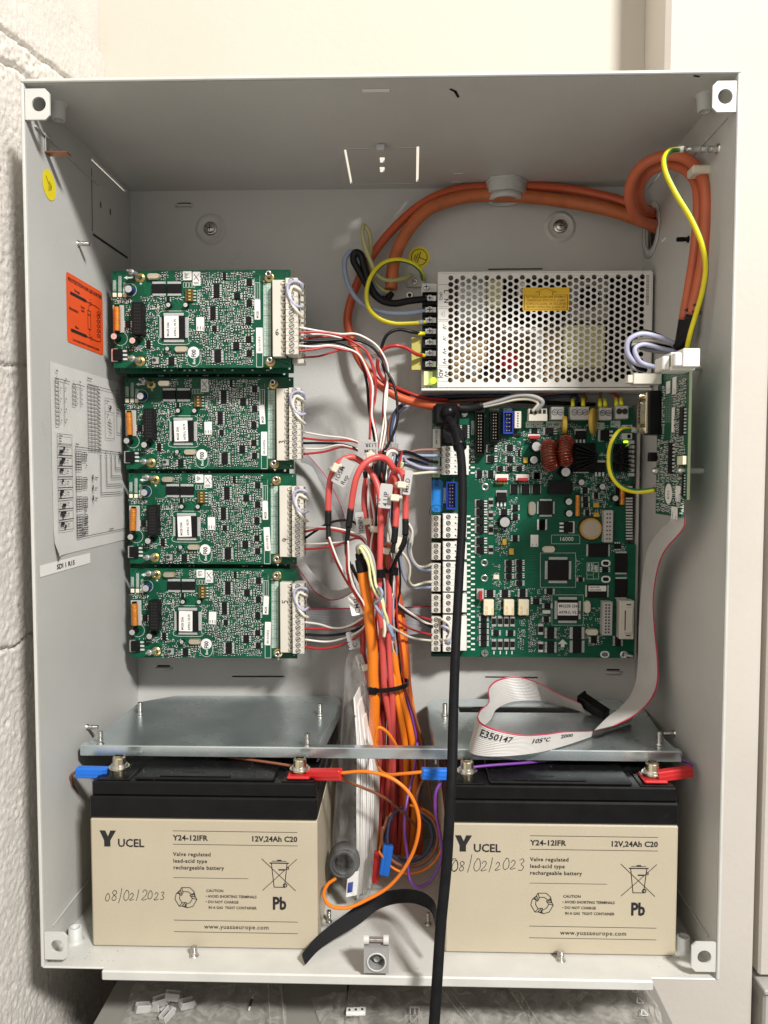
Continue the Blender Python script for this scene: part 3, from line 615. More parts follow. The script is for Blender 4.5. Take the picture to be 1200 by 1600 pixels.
def shelf():
    Z = 0.139; t = thing('battery_shelf', 'galvanised sheet metal shelf with two trays joined by a front rail above both batteries', 'shelf', (0, 0, Z))
    def z2(a, b): p = atz(a, b, Z); return (p.x, min(p.y, D-0.001))
    fn = lambda u, v, h: Vector((u, v, -h))
    yf = atz(300, 1166, Z).y
    L = [z2(128, 1166), z2(163, 1141), z2(218, 1097), z2(275, 1087), z2(524, 1087), z2(532, 1096), z2(495, 1166)]
    q = MB(); q.plate([L], fn, 0.0012); q.build('tray', 'galv', t)
    R_ = [z2(680, 1170), z2(668, 1096), z2(676, 1092), z2(960, 1092), z2(1004, 1106), z2(1040, 1156), z2(1062, 1176)]
    sl = [z2(716, 1104), z2(905, 1104), z2(908, 1114), z2(718, 1113)]
    q = MB(); q.plate([R_, sl], fn, 0.0012); q.build('tray', 'galv', t)
    # down-turned inner flanges beside the gap
    for a, b in ((L[5], L[6]), (R_[1], R_[0])):
        q = MB(); q.add([Vector((*a, -0.0013)), Vector((*b, -0.0013)), Vector((*b, -0.012)), Vector((*a, -0.012)), Vector((a[0]+0.001, a[1], -0.0013)), Vector((b[0]+0.001, b[1], -0.0013)), Vector((b[0]+0.001, b[1], -0.012)), Vector((a[0]+0.001, a[1], -0.012))], [(0, 1, 2, 3), (7, 6, 5, 4), (0, 4, 5, 1), (3, 2, 6, 7), (1, 5, 6, 2), (0, 3, 7, 4)])
        q.build('flange', 'galv', t)
    x0 = L[0][0]-0.002; x1 = R_[-1][0]+0.002
    q = MB(); q.box((x0, yf-0.0018, -0.0078), (x1, yf-0.0003, 0.0004), ch=0.0005); q.box((x0, yf-0.0003, -0.0008), (x1, yf+0.006, 0.0003), ch=0.0002); q.build('front_rail', 'galv', t)
    for (a, b) in ((219, 1116), (157, 1163), (500, 1118), (480, 1167), (695, 1118), (1030, 1164)):
        p = atz(a, b, Z); q = MB(); q.cyl((p.x, p.y, 0.0003), (p.x, p.y, 0.0015), 0.0030, 0.0026, 12); q.cyl((p.x, p.y, 0.0015), (p.x, p.y, 0.0105), 0.0019, n=12)
        for k in range(3, 10): q.ring((p.x, p.y, 0.00105*k), (0, 0, 1), 0.0021, 0.0017, 0.0004, 12)
        q.build('stud', 'steel', t)
shelf()
# ------------------------------------------------------------------ circuit boards
def pcb_mat(name, base, light):
    m = bpy.data.materials.new(name); m.use_nodes = True; nt = m.node_tree; b = nt.nodes['Principled BSDF']; b.inputs['Roughness'].default_value = 0.38; b.inputs['Specular IOR Level'].default_value = 0.28
    tc = nt.nodes.new('ShaderNodeTexCoord'); mp = nt.nodes.new('ShaderNodeMapping'); mp.inputs['Rotation'].default_value = (PI/2, 0, 0)
    nt.links.new(tc.outputs['Object'], mp.inputs['Vector'])
    br = nt.nodes.new('ShaderNodeTexBrick'); br.inputs['Scale'].default_value = 150; br.inputs['Mortar Size'].default_value = 0.05; br.inputs['Brick Width'].default_value = 1.7; br.inputs['Row Height'].default_value = 0.23
    br.inputs['Color1'].default_value = (*base, 1); br.inputs['Color2'].default_value = tuple(x*0.82 for x in base)+(1,); br.inputs['Mortar'].default_value = (*light, 1)
    nz = nt.nodes.new('ShaderNodeTexNoise'); nz.inputs['Scale'].default_value = 28; nz.inputs['Detail'].default_value = 2
    nt.links.new(tc.outputs['Object'], nz.inputs['Vector'])
    ad = nt.nodes.new('ShaderNodeVectorMath'); ad.operation = 'MULTIPLY_ADD'; ad.inputs[1].default_value = (0.035,)*3
    nt.links.new(nz.outputs['Color'], ad.inputs[0]); nt.links.new(mp.outputs['Vector'], ad.inputs[2]); nt.links.new(ad.outputs['Vector'], br.inputs['Vector'])
    n2 = nt.nodes.new('ShaderNodeTexNoise'); n2.inputs['Scale'].default_value = 60; nt.links.new(tc.outputs['Object'], n2.inputs['Vector'])
    rp = nt.nodes.new('ShaderNodeValToRGB'); rp.color_ramp.elements[0].position = 0.47; rp.color_ramp.elements[1].position = 0.5
    nt.links.new(n2.outputs['Fac'], rp.inputs['Fac'])
    mx = nt.nodes.new('ShaderNodeMix'); mx.data_type = 'RGBA'; mx.inputs['A'].default_value = (*base, 1)
    nt.links.new(rp.outputs['Color'], mx.inputs['Factor']); nt.links.new(br.outputs['Color'], mx.inputs['B']); nt.links.new(mx.outputs['Result'], b.inputs['Base Color'])
    M[name] = m
pcb_mat('pcb_green', (0.001, 0.066, 0.031), (0.003, 0.112, 0.054))
pcb_mat('pcb_main', (0.0005, 0.074, 0.037), (0.001, 0.110, 0.056))
dm('pcb_edge', (0.10, 0.13, 0.06), 0.6)
dm('pcb_dark', (0.003, 0.035, 0.02), 0.4)
dm('chip_black', (0.008, 0.008, 0.0085), 0.45, var=0.2, vs=400, spec=0.18)
dm('smd_black', (0.008, 0.008, 0.008), 0.4, spec=0.3)
dm('smd_tan', (0.42, 0.33, 0.20), 0.5)
dm('solder', (0.80, 0.81, 0.80), 0.35, 0.35, var=0.15, vs=1500)
dm('silk', (0.72, 0.76, 0.72), 0.6)
dm('silk_soft', (0.42, 0.55, 0.47), 0.6)
dm('cream_block', (0.63, 0.60, 0.52), 0.42, var=0.03, vs=60, bump=0.1)
dm('white_block', (0.76, 0.75, 0.70), 0.42, var=0.02, vs=60, bump=0.1)
dm('grey_block', (0.45, 0.44, 0.42), 0.45, bump=0.1)
dm('relay_cream', (0.72, 0.66, 0.48), 0.45)
dm('can_silver', (0.70, 0.70, 0.69), 0.3, 0.75)
dm('can_blue', (0.01, 0.02, 0.12), 0.3)
dm('can_pink', (0.75, 0.50, 0.45), 0.4, 0.3)
dm('crystal_can', (0.66, 0.60, 0.48), 0.22, 0.95)
dm('amber_film', (0.62, 0.22, 0.03), 0.28, 0.35, var=0.15, vs=200)
dm('header_blue', (0.008, 0.03, 0.30), 0.4)
dm('oval_blue', (0.01, 0.20, 0.60), 0.4)
dm('led_green', (0.5, 0.9, 0.05), 0.4, emit=(0.55, 1.0, 0.05), es=1.6)
dm('led_cream', (0.80, 0.74, 0.58), 0.4)
dm('dip_brown', (0.10, 0.06, 0.012), 0.5)
dm('dip_key', (0.50, 0.36, 0.08), 0.5)
dm('jumper_red', (0.42, 0.02, 0.02), 0.4)
dm('coil_wire', (0.26, 0.030, 0.016), 0.2, 0.45, var=0.5, vs=180, coat=0.6)
dm('coil_core', (0.55, 0.33, 0.03), 0.45)
dm('coin_face', (0.50, 0.43, 0.34), 0.35, 0.5)
dm('coil_shadow', (0.16, 0.05, 0.02), 0.5)
dm('varistor', (0.55, 0.36, 0.04), 0.4)
dm('clip_metal', (0.55, 0.54, 0.52), 0.4, 0.8)
dm('lilac_wire', (0.42, 0.43, 0.58), 0.4)
dm('ivory_wire', (0.72, 0.69, 0.58), 0.4)
dm('heatsink_black', (0.010, 0.010, 0.011), 0.3, 0.6)

_mc = {}
def cached(key, fn):
    if key not in _mc: _mc[key] = fn()
    return _mc[key]

class Board:
    """a board seen face on: parts sit on its front plane (local y = 0) and rise towards -y"""
    def __init__(s, root, Y, ox, oy, sc):
        s.r = root; s.O = Vector(root.location); s.Y = Y; s.c = (ox, oy, sc); s.taken = []
    def crop(s, ox, oy, sc): s.c = (ox, oy, sc); return s
    def p(s, cx, cy, h=0.0):
        ox, oy, sc = s.c; return at(ox+cx/sc, oy+cy/sc, s.Y-h)-s.O
    def l(s, w, h=0.0): return w/s.c[2]*(s.Y-h+0.5215)/FOC
    def take(s, cx, cy, w, h, m=4):
        a = s.p(cx-w/2-m, cy-h/2-m); b = s.p(cx+w/2+m, cy+h/2+m); s.taken.append((a.x, b.x, b.z, a.z))
    def put(s, name, me, cx, cy, h=0.0, parent=None, rot=0.0, label=None):
        v = s.p(cx, cy, h); v.y = 0 if parent is None else -0.0001
        return link(name, me, s.r, Vector((v.x, v.y, v.z)), (0, rot, 0), label)
    def block(s, name, cx, cy, w, h, hh, m, ch=0.0003, rot=0.0, label=None, th=None):
        """box with front face drawn at crop rectangle, hh metres high"""
        W_, H_ = round(s.l(w, hh), 5), round(s.l(h, hh), 5); s.take(cx, cy, w, h)
        me = cached(('blk', W_, H_, hh, m, ch), lambda: MB().box((-W_/2, -hh, -H_/2), (W_/2, 0.0 if th is None else -hh+th, H_/2), 0, ch).mesh(name, m))
        return s.put(name, me, cx, cy, hh, rot=rot, label=label)
    def so(s, cx, cy, w, h, n, vert=True, hh=0.0018, name='chip'):
        """small outline chip; n pins a side; vert: pins leave left and right"""
        W_, H_ = round(s.l(w), 5), round(s.l(h), 5); s.take(cx, cy, w, h)
        def mk():
            q = MB(); bw, bh = (W_*0.60, H_) if vert else (W_, H_*0.66)
            q.box((-bw/2, -hh, -bh/2), (bw/2, -0.0002, bh/2), 0, 0.00025)
            q.cyl((-bw*0.3, -hh-0.00002, bh*0.36), (-bw*0.3, -hh-0.00005, bh*0.36), 0.0003, n=8, mi=2)
            for i in range(n):
                t = ((i+0.5)/n-0.5)
                for sg in (-1, 1):
                    if vert: q.box((sg*bw/2, -hh*0.55, t*bh*0.96-bh/n*0.24), (sg*W_/2, -0.0001, t*bh*0.96+bh/n*0.24), 1)
                    else: q.box((t*bw*0.96-bw/n*0.24, -hh*0.55, sg*bh/2), (t*bw*0.96+bw/n*0.24, -0.0001, sg*H_/2), 1)
            return q.mesh('chip', ['chip_black', 'solder', 'smd_black'])
        return s.put(name, cached(('so', W_, H_, n, vert, hh), mk), cx, cy)
    def qfp(s, cx, cy, w, n=26, hh=0.0022, h=None, sides=4):
        h = h or w; W_, H_ = round(s.l(w), 5), round(s.l(h), 5); s.take(cx, cy, w, h)
        def mk():
            q = MB(); k = 0.80 if sides == 4 else 0.86
            bw, bh = W_*(k if sides != 20 else 1), H_*(k if sides != 2 else 1)
            q.box((-bw/2, -hh, -bh/2), (bw/2, -0.0003, bh/2), 0, 0.0003)
            q.cyl((-bw*0.4, -hh-0.00002, -bh*0.4), (-bw*0.4, -hh-0.00005, -bh*0.4), 0.0005, n=8, mi=2)
            for i in range(n):
                t = (i+0.5)/n-0.5
                for sg in (-1, 1):
                    if sides != 20: q.box((sg*bw/2, -0.0008, t*bh*0.88-bh/n*0.25), (sg*W_/2, -0.0001, t*bh*0.88+bh/n*0.25), 1)
                    if sides != 2: q.box((t*bw*0.88-bw/n*0.25, -0.0008, sg*bh/2), (t*bw*0.88+bw/n*0.25, -0.0001, sg*H_/2), 1)
            return q.mesh('processor_chip', ['chip_black', 'solder', 'smd_black'])
        return s.put('processor_chip' if sides == 4 else 'chip', cached(('qfp', W_, H_, n, hh, sides), mk), cx, cy)
    def can(s, cx, cy, r, hh, top='can_silver', body='black_plastic', name='capacitor', n=18, base=None):
        R_ = round(s.l(r, hh), 5); s.take(cx, cy, 2*r, 2*r)
        def mk():
            q = MB(); q.cyl((0, 0, 0), (0, -hh*0.06, 0), R_*0.97, R_*0.97, n, 1); q.cyl((0, -hh*0.06, 0), (0, -hh*0.92, 0), R_, R_, n, 1, caps=False)
            q.cyl((0, -hh*0.92, 0), (0, -hh, 0), R_, R_*0.90, n, 1, capmi=0)
            q.ring((0, -hh, 0), (0, -1, 0), R_*0.90, R_*0.82, 0.0001, n, 1)
            q.cyl((0, -hh, 0), (0, -hh-0.00003, 0), R_*0.82, n=n, mi=0)
            for a in (0.5, 0.5+PI/2): q.box((-R_*0.02-0.0001, -hh-0.00009, -R_*0.55), (R_*0.02+0.0001, -hh, R_*0.55), 2) if a < 1 else q.box((-R_*0.55, -hh-0.00009, -0.0001), (R_*0.55, -hh, 0.0001), 2)
            if base: q.box((-R_*1.05, -0.0006, -R_*1.05), (R_*1.05, 0, R_*1.05), 1, 0.0006)
            return q.mesh('capacitor', [top, body, 'clip_metal'])
        return s.put(name, cached(('can', R_, hh, top, body, base), mk), cx, cy, hh*0.5, rot=0.6)
    def crystal(s, cx, cy, w, h, vert=False):
        W_, H_ = s.l(max(w, h)), s.l(min(w, h)); s.take(cx, cy, w, h)
        def mk():
            q = MB(); hh = 0.0034
            for k, (g, y0, y1) in enumerate(((1.0, 0, -0.0006), (0.9, -0.0006, -hh))):
                pts = rrect(-W_/2*g, -H_/2*g, W_/2*g, H_/2*g, H_/2*g*0.98, 5); q.plate([pts], lambda u, v, h_: Vector((u, y0+(y1-y0)*h_, v)), 1.0)
            return q.mesh('crystal', 'crystal_can')
        return s.put('crystal', cached(('xt', round(W_, 4), round(H_, 4)), mk), cx, cy, 0.0017, rot=PI/2 if vert else 0)
    def header(s, cx, cy, w, h, rows, cols, hh, m='black_plastic', male=False, pins='brass_steel', name='pin_header', shroud=False):
        W_, H_ = s.l(w, hh), s.l(h, hh); s.take(cx, cy, w, h)
        def mk():
            q = MB()
            if shroud:
                t = 0.0011; q.box((-W_/2, -hh, -H_/2), (-W_/2+t, 0, H_/2), 0, 0.0002); q.box((W_/2-t, -hh, -H_/2), (W_/2, 0, H_/2), 0, 0.0002)
                q.box((-W_/2+t, -hh, H_/2-t*1.5), (W_/2-t, 0, H_/2), 0); q.box((-W_/2+t, -hh, -H_/2), (W_/2-t, 0, -H_/2+t*1.5), 0); q.box((-W_/2+t, -hh*0.25, -H_/2+t), (W_/2-t, 0, H_/2-t), 0)
            else: q.box((-W_/2, -hh, -H_/2), (W_/2, 0, H_/2), 0, 0.0003)
            iw, ih = (W_*0.5, H_*0.86) if shroud else (W_*0.62, H_*0.9)
            for i in range(rows):
                for j in range(cols):
                    x = (j+0.5)/cols*iw-iw/2 if cols > 1 else 0; z = (i+0.5)/rows*ih-ih/2; r_ = min(iw/cols, ih/rows)*(0.2 if male else 0.27)
                    if male: q.box((x-r_, -hh*(0.8 if shroud else 1.2), z-r_), (x+r_, -hh*0.2, z+r_), 1)
                    else: q.box((x-r_, -hh-0.00006, z-r_), (x+r_, -hh, z+r_), 2)
            return q.mesh(name, [m, pins, 'slot_dark'])
        return s.put(name, cached(('hd', round(W_, 4), round(H_, 4), rows, cols, m, male, shroud), mk), cx, cy, hh)
    def dpak(s, cx, cy, w, h, rot=0, tab='tin'):
        """power transistor: tab on one side, three legs on the other (rot 0: tab left)"""
        W_, H_ = s.l(w), s.l(h); s.take(cx, cy, w, h)
        def mk():
            q = MB(); q.box((-W_/2, -0.0009, -H_*0.48), (-W_*0.1, -0.0001, H_*0.48), 1, 0.0002); q.box((-W_*0.36, -0.0030, -H_*0.42), (W_*0.24, -0.0008, H_*0.42), 0, 0.0004)
            for k in (-1, 0, 1): q.box((W_*0.22, -0.0010, k*H_*0.3-H_*0.07), (W_/2, -0.0001, k*H_*0.3+H_*0.07), 2)
            return q.mesh('power_transistor', ['chip_black', tab, 'solder'])
        return s.put('power_transistor', cached(('dp', round(W_, 4), round(H_, 4), tab), mk), cx, cy, rot=rot)
    def film(s, cx, cy, w, h, hh=0.007):
        W_, H_ = s.l(w, hh), s.l(h, hh); s.take(cx, cy, w, h)
        def mk():
            q = MB(); q.cyl((0, -hh*0.55, -H_/2), (0, -hh*0.55, H_/2), W_/2, W_/2, 14); q.cyl((0, -hh*0.55, H_/2), (0, -hh*0.55, H_/2+0.0015), W_*0.4, n=12, mi=1); q.cyl((0, -hh*0.55, -H_/2-0.0012), (0, -hh*0.55, -H_/2), W_*0.4, n=12, mi=1)
            for z in (-0.2, 0.15, 0.33): q.ring((0, -hh*0.55, z*H_), (0, 0, 1), W_*0.52, W_*0.45, 0.0006, 14)
            return q.mesh('wound_inductor', ['amber_film', 'black_plastic'])
        return s.put('wound_inductor', cached(('fl', round(W_, 4), round(H_, 4)), mk), cx, cy, hh*0.6)
    def sticker(s, name, cx, cy, w, h, lines=(), up=0.0001, m='label_white', turn=0, r=0.0004, parent=None, size=None, sx=0.8):
        """paper label; turn = 90 when its print reads upwards, -90 downwards, 180 upside down"""
        W_, H_ = s.l(w, up), s.l(h, up); q = MB()
        c = s.p(cx, cy, up); 
        q.plate([rrect(-W_/2, -H_/2, W_/2, H_/2, r)], lambda u, v, hh: Vector((u, -hh, v)), 0.0001)
        e = q.build(name, m, s.r, Vector((c.x, -up, c.z)))
        if lines:
            a = math.radians(turn); U = Vector((math.cos(a), 0, math.sin(a))); V = Vector((-math.sin(a), 0, math.cos(a)))
            LW, LH = (W_, H_) if turn in (0, 180) else (H_, W_); n = len(lines); sz = size or LH/n*0.62
            t = MB()
            for i, L_ in enumerate(lines):
                fn = lambda x, y, i=i: U*(x-LW*0.44)+V*(y+LH/2-LH/n*(i+0.5)-sz*0.36)+Vector((0, -0.00016, 0))
                t.text(L_, sz, fn, sx=sx, bold=0.02)
            t.build('print', 'print_black', e)
        return e
    def smd(s, zones, cell=13.0, p=0.82, seed=1, name='surface_mount_parts', silk=True, big=1.0):
        rn = random.Random(seed); q = MB(); k = MB(); Y0 = -0.0001
        for (x0, y0, x1, y1, dens) in zones:
            y = y0
            while y < y1:
                x = x0
                while x < x1:
                    cx, cy = x+rn.uniform(-0.8, 0.8), y+rn.uniform(-0.8, 0.8); x += cell
                    if rn.random() > p*dens: continue
                    v = s.p(cx, cy)
                    if any(a < v.x < b and c < v.z < d for a, b, c, d in s.taken): continue
                    L_, w_ = rn.choice(((0.00165, 0.00085), (0.0019, 0.0010), (0.0012, 0.0007)))
                    L_ *= big; w_ *= big; e = L_*0.20; hh = 0.0006
                    hor = noise.noise(Vector((cx*0.035, cy*0.035, seed)))+rn.uniform(-0.12, 0.12) > 0; mi = 0 if rn.random() < 0.93 else 2
                    def bx(a, b, c, d, h, m_):
                        if hor: q.box((v.x+a, -h, v.z+c), (v.x+b, Y0, v.z+d), m_)
                        else: q.box((v.x+c, -h, v.z+a), (v.x+d, Y0, v.z+b), m_)
                    bx(-L_/2+e, L_/2-e, -w_/2, w_/2, hh, mi); bx(-L_/2, -L_/2+e, -w_/2, w_/2, hh*1.1, 1); bx(L_/2-e, L_/2, -w_/2, w_/2, hh*1.1, 1)
                    if silk and rn.random() < 0.35:
                        for t in range(rn.choice((2, 3))):
                            a = v.x+0.0009+t*0.0006; b = v.z+rn.choice((-1, 1))*0.0009
                            k.quad((a, -0.00005, b), (a+0.0004, -0.00005, b), (a+0.0004, -0.00005, b+0.0008), (a, -0.00005, b+0.0008))
                y += cell
        q.build(name, ['smd_black', 'solder', 'smd_tan'], s.r, kind='stuff')
        if k.v: k.build('silkscreen_marks', 'silk', s.r, kind='stuff')

# ---- the loop-card boards (one built, copied to four places)
def loop_board():
    Y1 = 0.12; O = (0.0111, Y1, 0.5164); PWm, PHm = 0.1485, 0.0800
    r = thing('circuit_board', 'x', 'circuit board', O)
    B = Board(r, Y1, 160, 410, 3.5294)
    q = MB(); q.plate([rect(0, -PHm, PWm, 0), circ(0.0243, -0.0040, 0.0016, 12), circ(0.0243, -PHm+0.0052, 0.0016, 12), circ(0.1325, -0.0040, 0.0018, 12), circ(0.1335, -PHm+0.0050, 0.0018, 12), circ(0.1452, -0.0022, 0.0006, 8), circ(0.1457, -PHm+0.0028, 0.0006, 8), circ(0.0026, -0.0026, 0.0006, 8)],
                      lambda u, v, h: Vector((u, h, v)), 0.0016); q.build('board_panel', 'pcb_green', r)
    # annular pads
    for (cx, cy) in ((207, 84), (207, 545), (920, 82), (926, 548)):
        v = B.p(cx, cy); q = MB(); q.ring((v.x, 0, v.z), (0, -1, 0), 0.0042, 0.0018, 0.00006, 24, 0); q.ring((v.x, 0, v.z), (0, -1, 0), 0.0030, 0.0017, 0.0003, 20, 1); q.build('mounting_pad', ['brass', 'brass'], r); B.take(cx, cy, 56, 56)
    for (cx, cy, dx, dz) in ((205, 78, -0.0060, 0.0032), (205, 545, -0.0050, 0.0022)):
        v = B.p(cx, cy); q = MB(); a = Vector((v.x, 0.004, v.z)); b = Vector((v.x+dx*0.25, -0.004, v.z+dz*0.25)); c = Vector((v.x+dx*0.9, -0.013, v.z+dz*0.6))
        q.cyl(a, b, 0.0017, 0.0017, 12); q.cyl(b, (b+c)/2, 0.0022, 0.0021, 12); q.cyl((b+c)/2, c, 0.0016, 0.0009, 12); q.ring((b+c)/2, c-b, 0.0026, 0.0012, 0.0012, 12); q.build('snap_post', 'clip_metal', r)
    for (cx, cy) in ((918, 66), (925, 540)):
        v = B.p(cx, cy, 0.004); q = MB(); q.cyl((v.x, 0.003, v.z), (v.x, -0.0065, v.z), 0.0026, 0.0026, 6); q.ring((v.x, -0.0065, v.z), (0, -1, 0), 0.0026, 0.0013, 0.0006, 12); q.cyl((v.x, -0.0064, v.z), (v.x, -0.0066, v.z), 0.0013, n=10, mi=1); q.build('standoff', ['steel', 'slot_dark'], r)
    B.crystal(283, 77, 72, 30); B.crystal(435, 479, 74, 30)
    B.can(152, 152, 23, 0.0075, body='can_blue'); B.can(75, 413, 20, 0.0095, top='can_pink'); B.can(176, 436, 20, 0.0095, top='can_pink')
    B.can(367, 237, 14, 0.004); B.can(462, 237, 14, 0.004); B.can(361, 478, 13, 0.004)
    for x in (66, 95, 122): B.block('indicator_lamp', x, 179, 21, 24, 0.0011, 'led_cream')
    B.block('coil_tray', 88, 312, 62, 150, 0.0012, 'grey_block'); B.film(80, 312, 36, 130)
    B.header(192, 308, 62, 178, 9, 3, 0.0085, 'chip_black', name='socket_strip')
    B.so(143, 342, 44, 38, 4, True); B.so(257, 453, 40, 44, 3, True); B.so(365, 205, 30, 26, 3, True)
    B.so(314, 146, 76, 76, 14, False); B.so(398, 146, 78, 76, 14, False)
    # dip switch
    q = MB(); v = B.p(478, 181, 0.002); a, b = B.l(44), B.l(68); q.box((v.x-a/2, -0.0022, v.z-b/2), (v.x+a/2, 0, v.z+b/2), 0, 0.0002)
    for i in range(4):
        z = v.z-b/2+b*(i+0.5)/4; q.box((v.x-a*0.3, -0.00225, z-b*0.07), (v.x+a*0.32, -0.0021, z+b*0.07), 2); q.box((v.x-a*0.05, -0.0032, z-b*0.06), (v.x+a*0.25, -0.0022, z+b*0.06), 1); q.box((v.x+a/2, -0.0008, z-0.0004), (v.x+a*0.8, 0, z+0.0004), 3)
    q.build('dip_switch', ['dip_brown', 'dip_key', 'slot_dark', 'solder'], r); B.take(478, 181, 74, 72)
    B.qfp(395, 360, 158, 30)
    B.sticker('chip_label', 381, 355, 80, 120, ('MG2B 256k', 'A97R1L V0.79'), up=0.0023, turn=90, size=0.0028, sx=0.86)
    B.sticker('small_label', 540, 340, 44, 74, ('F1867', '10000', 'a2012'), turn=90, size=0.0016); B.take(540, 340, 44, 74)
    B.dpak(95, 512, 88, 74, tab='can_pink'); B.block('push_button', 291, 540, 38, 38, 0.0022, 'clip_metal'); v = B.p(291, 540); q = MB(); q.cyl((v.x, -0.0022, v.z), (v.x, -0.0034, v.z), 0.0014, n=14); q.build('button_cap', 'print_black', r)
    B.so(383, 545, 54, 40, 4, True)
    for c in ((632, 158, 54, 72, 7), (612, 280, 50, 70, 7), (620, 366, 42, 28, 3), (638, 518, 62, 66, 8)): B.so(*c[:4], c[4], True)
    for c in ((745, 186, 56, 32), (740, 462, 56, 38), (812, 112, 50, 34), (812, 225, 50, 34), (808, 320, 50, 34), (808, 425, 50, 34), (812, 501, 50, 34)): B.so(*c, 4, True)
    B.so(675, 78, 30, 40, 3, True)
    # round F00 sticker in its silk outline
    v = B.p(503, 497); q = MB(); q.cyl((v.x, 0, v.z), (v.x, -0.0001, v.z), B.l(32), n=28); q.text('F00', 0.0052, lambda a, b: Vector((v.x+0.0019-b, -0.00016, v.z-0.0041+a)), mi=1, bold=0.03, sx=0.86); q.build('round_label', ['label_white', 'print_black'], r); B.take(503, 520, 66, 100)
    # silkscreen
    q = MB(); F = lambda a, b: B.p(a, b, 0)+Vector((0, -0.00006, 0))
    q.stroke([(469, 505), (469, 545), (480, 565), (503, 574), (527, 565), (538, 545), (538, 505)], 2.2, F, sub=3)
    v2 = B.p(506, 560); q.text('Evo', 0.0030, lambda a, b: Vector((v2.x+0.001-b, -0.00006, v2.z-0.0002+a)), bold=0.03)
    for (x0, y0, x1, y1) in ((838, 75, 868, 202), (850, 500, 884, 577), (838, 75, 868, 112)): q.stroke(rect(x0, y0, x1, y1), 2.2, F, closed=True)
    q.stroke([(846, 118), (846, 198)], 1.5, F); q.stroke([(857, 118), (857, 198)], 1.5, F)
    for i in range(9):
        x, y = (315, 268), (480, 268)
    q.stroke([(316, 275), (330, 268), (462, 268), (478, 275), (480, 290), (474, 300), (474, 425), (484, 436), (478, 448), (462, 452), (330, 452), (312, 446), (306, 432), (316, 420), (316, 300), (306, 288), (316, 275)], 2.2, F)
    q.poly([F(118, 84), F(138, 74), F(136, 81), F(170, 79), F(170, 88), F(136, 88), F(139, 95)][::-1])
    for (x, y, w_, h_) in ((67, 128, 14, 58), (97, 118, 14, 84), (125, 138, 14, 50)): q.stroke(rect(x-w_/2, y-h_/2, x+w_/2, y+h_/2), 1.6, F, closed=True); [q.stroke([(x-3, y-h_/2+6+i*6), (x+4, y-h_/2+6+i*6)], 2.6, F) for i in range(int(h_/6)-1)]
    for i in range(4):
        x = 453+i*17; q.stroke(rect(x-6, 112, x+6, 138), 1.6, F, closed=True)
        q.stroke(rect(524, 155+i*17, 537, 168+i*17), 1.6, F, closed=True)
    for x, y, t in ((214, 117, '+'), (244, 566, '+'), (892, 104, '+'), (930, 590-8, '+')): w_ = B.p(x, y); q.text(t, 0.0040, lambda a, b: Vector((w_.x-0.0014+a, -0.00006, w_.z-0.0014+b)), bold=0.02)
    q.stroke(circ(152, 152, 36, 24), 2, F, closed=True); q.stroke(circ(100, 420, 38, 24), 2, F, closed=True); q.stroke(circ(202, 442, 36, 24), 2, F, closed=True)
    q.build('silkscreen', 'silk', r, kind='stuff')
    q = MB()
    q.quad(F(888, 114), F(928, 114), F(928, 518), F(888, 518)); q.build('silkscreen_panel', 'silk_soft', r); B.take(908, 316, 44, 410)
    q = MB(); rn = random.Random(5)
    F2 = lambda a, b: B.p(a, b, 0)+Vector((0, -0.00012, 0))
    for y in (114, 175, 235, 295, 345, 405, 460, 518): q.stroke([(888, y), (928, y)], 1.6, F2)
    q.stroke([(903, 114), (903, 518)], 1.6, F2)
    for y in range(120, 515, 9):
        for x in (892, 906, 915): 
            if rn.random() < 0.8: q.stroke([(x, y), (x+rn.uniform(3, 8), y+rn.uniform(0, 4))], 1.8, F2)
    q.build('silkscreen_print', 'pcb_dark', r, kind='stuff')
    B.sticker('type_label', 855, 260, 32, 108, ('MG2B',), turn=-90 if False else 90, size=0.0028); B.sticker('serial_label', 866, 430, 36, 138, ('2021.01.0187 Jh',), turn=90, size=0.0024); B.take(855, 260, 34, 110); B.take(866, 430, 36, 138); B.take(855, 140, 34, 130); B.take(866, 538, 36, 80)
    # long socket and screw terminals
    hh = 0.0095; a = B.p(936, 96, hh); b = B.p(1006, 520, hh)
    q = MB(); q.box((a.x, -hh, b.z), (b.x, -0.0001, a.z), 0, 0.0004); sock = q.build('terminal_socket', 'cream_block', r); B.take(980, 308, 100, 430)
    c = B.p(1006, 96, hh); xr = B.p(1078, 300, 0.0165).x; zt = B.p(1040, 84, 0.0165).z; zb = B.p(1040, 508, 0.0165).z; xl = B.p(1010, 300, 0.0165).x
    n = 12; st = (zt-zb)/n
    q = MB()
    for i in range(n):
        z = zt-st*(i+0.5); q.box((b.x-0.0026, -hh-0.0012, z-st*0.25), (b.x+0.0006, -hh+0.001, z+st*0.25), 0, 0.0003); q.box((b.x-0.0012, -hh-0.0014, z+st*0.1), (b.x+0.0006, -hh-0.0011, z+st*0.25), 1)
    q.build('latch_row', ['cream_block', 'slot_dark'], sock)
    def term():
        m = MB(); m.box((xl, -0.0165, -st/2+0.00008), (xr, 0.0035, st/2-0.00008), 0, 0.0003)
        cx = (xl+xr)/2-0.0002; m.cyl((cx, -0.01650, 0), (cx, -0.01653, 0), 0.0023, n=16, mi=2); m.cyl((cx, -0.01653, 0), (cx, -0.01656, 0), 0.00185, n=16, mi=1); m.obox(Vector((cx, -0.01659, 0)), Vector((0.0016, 0, 0.0009)), Vector((0, 0.00003, 0)), Vector((-0.00015, 0, 0.00028)), 2)
        m.box((xr-0.0001, -0.010, -st*0.32), (xr+0.00005, -0.004, st*0.32), 2); m.cyl((xr-0.0009, -0.0165, -st*0.3), (xr-0.0009, -0.01655, -st*0.3), 0.0003, n=6, mi=2)
        return m.mesh('terminal', ['cream_block', 'clip_metal', 'slot_dark', 'cream_block'])
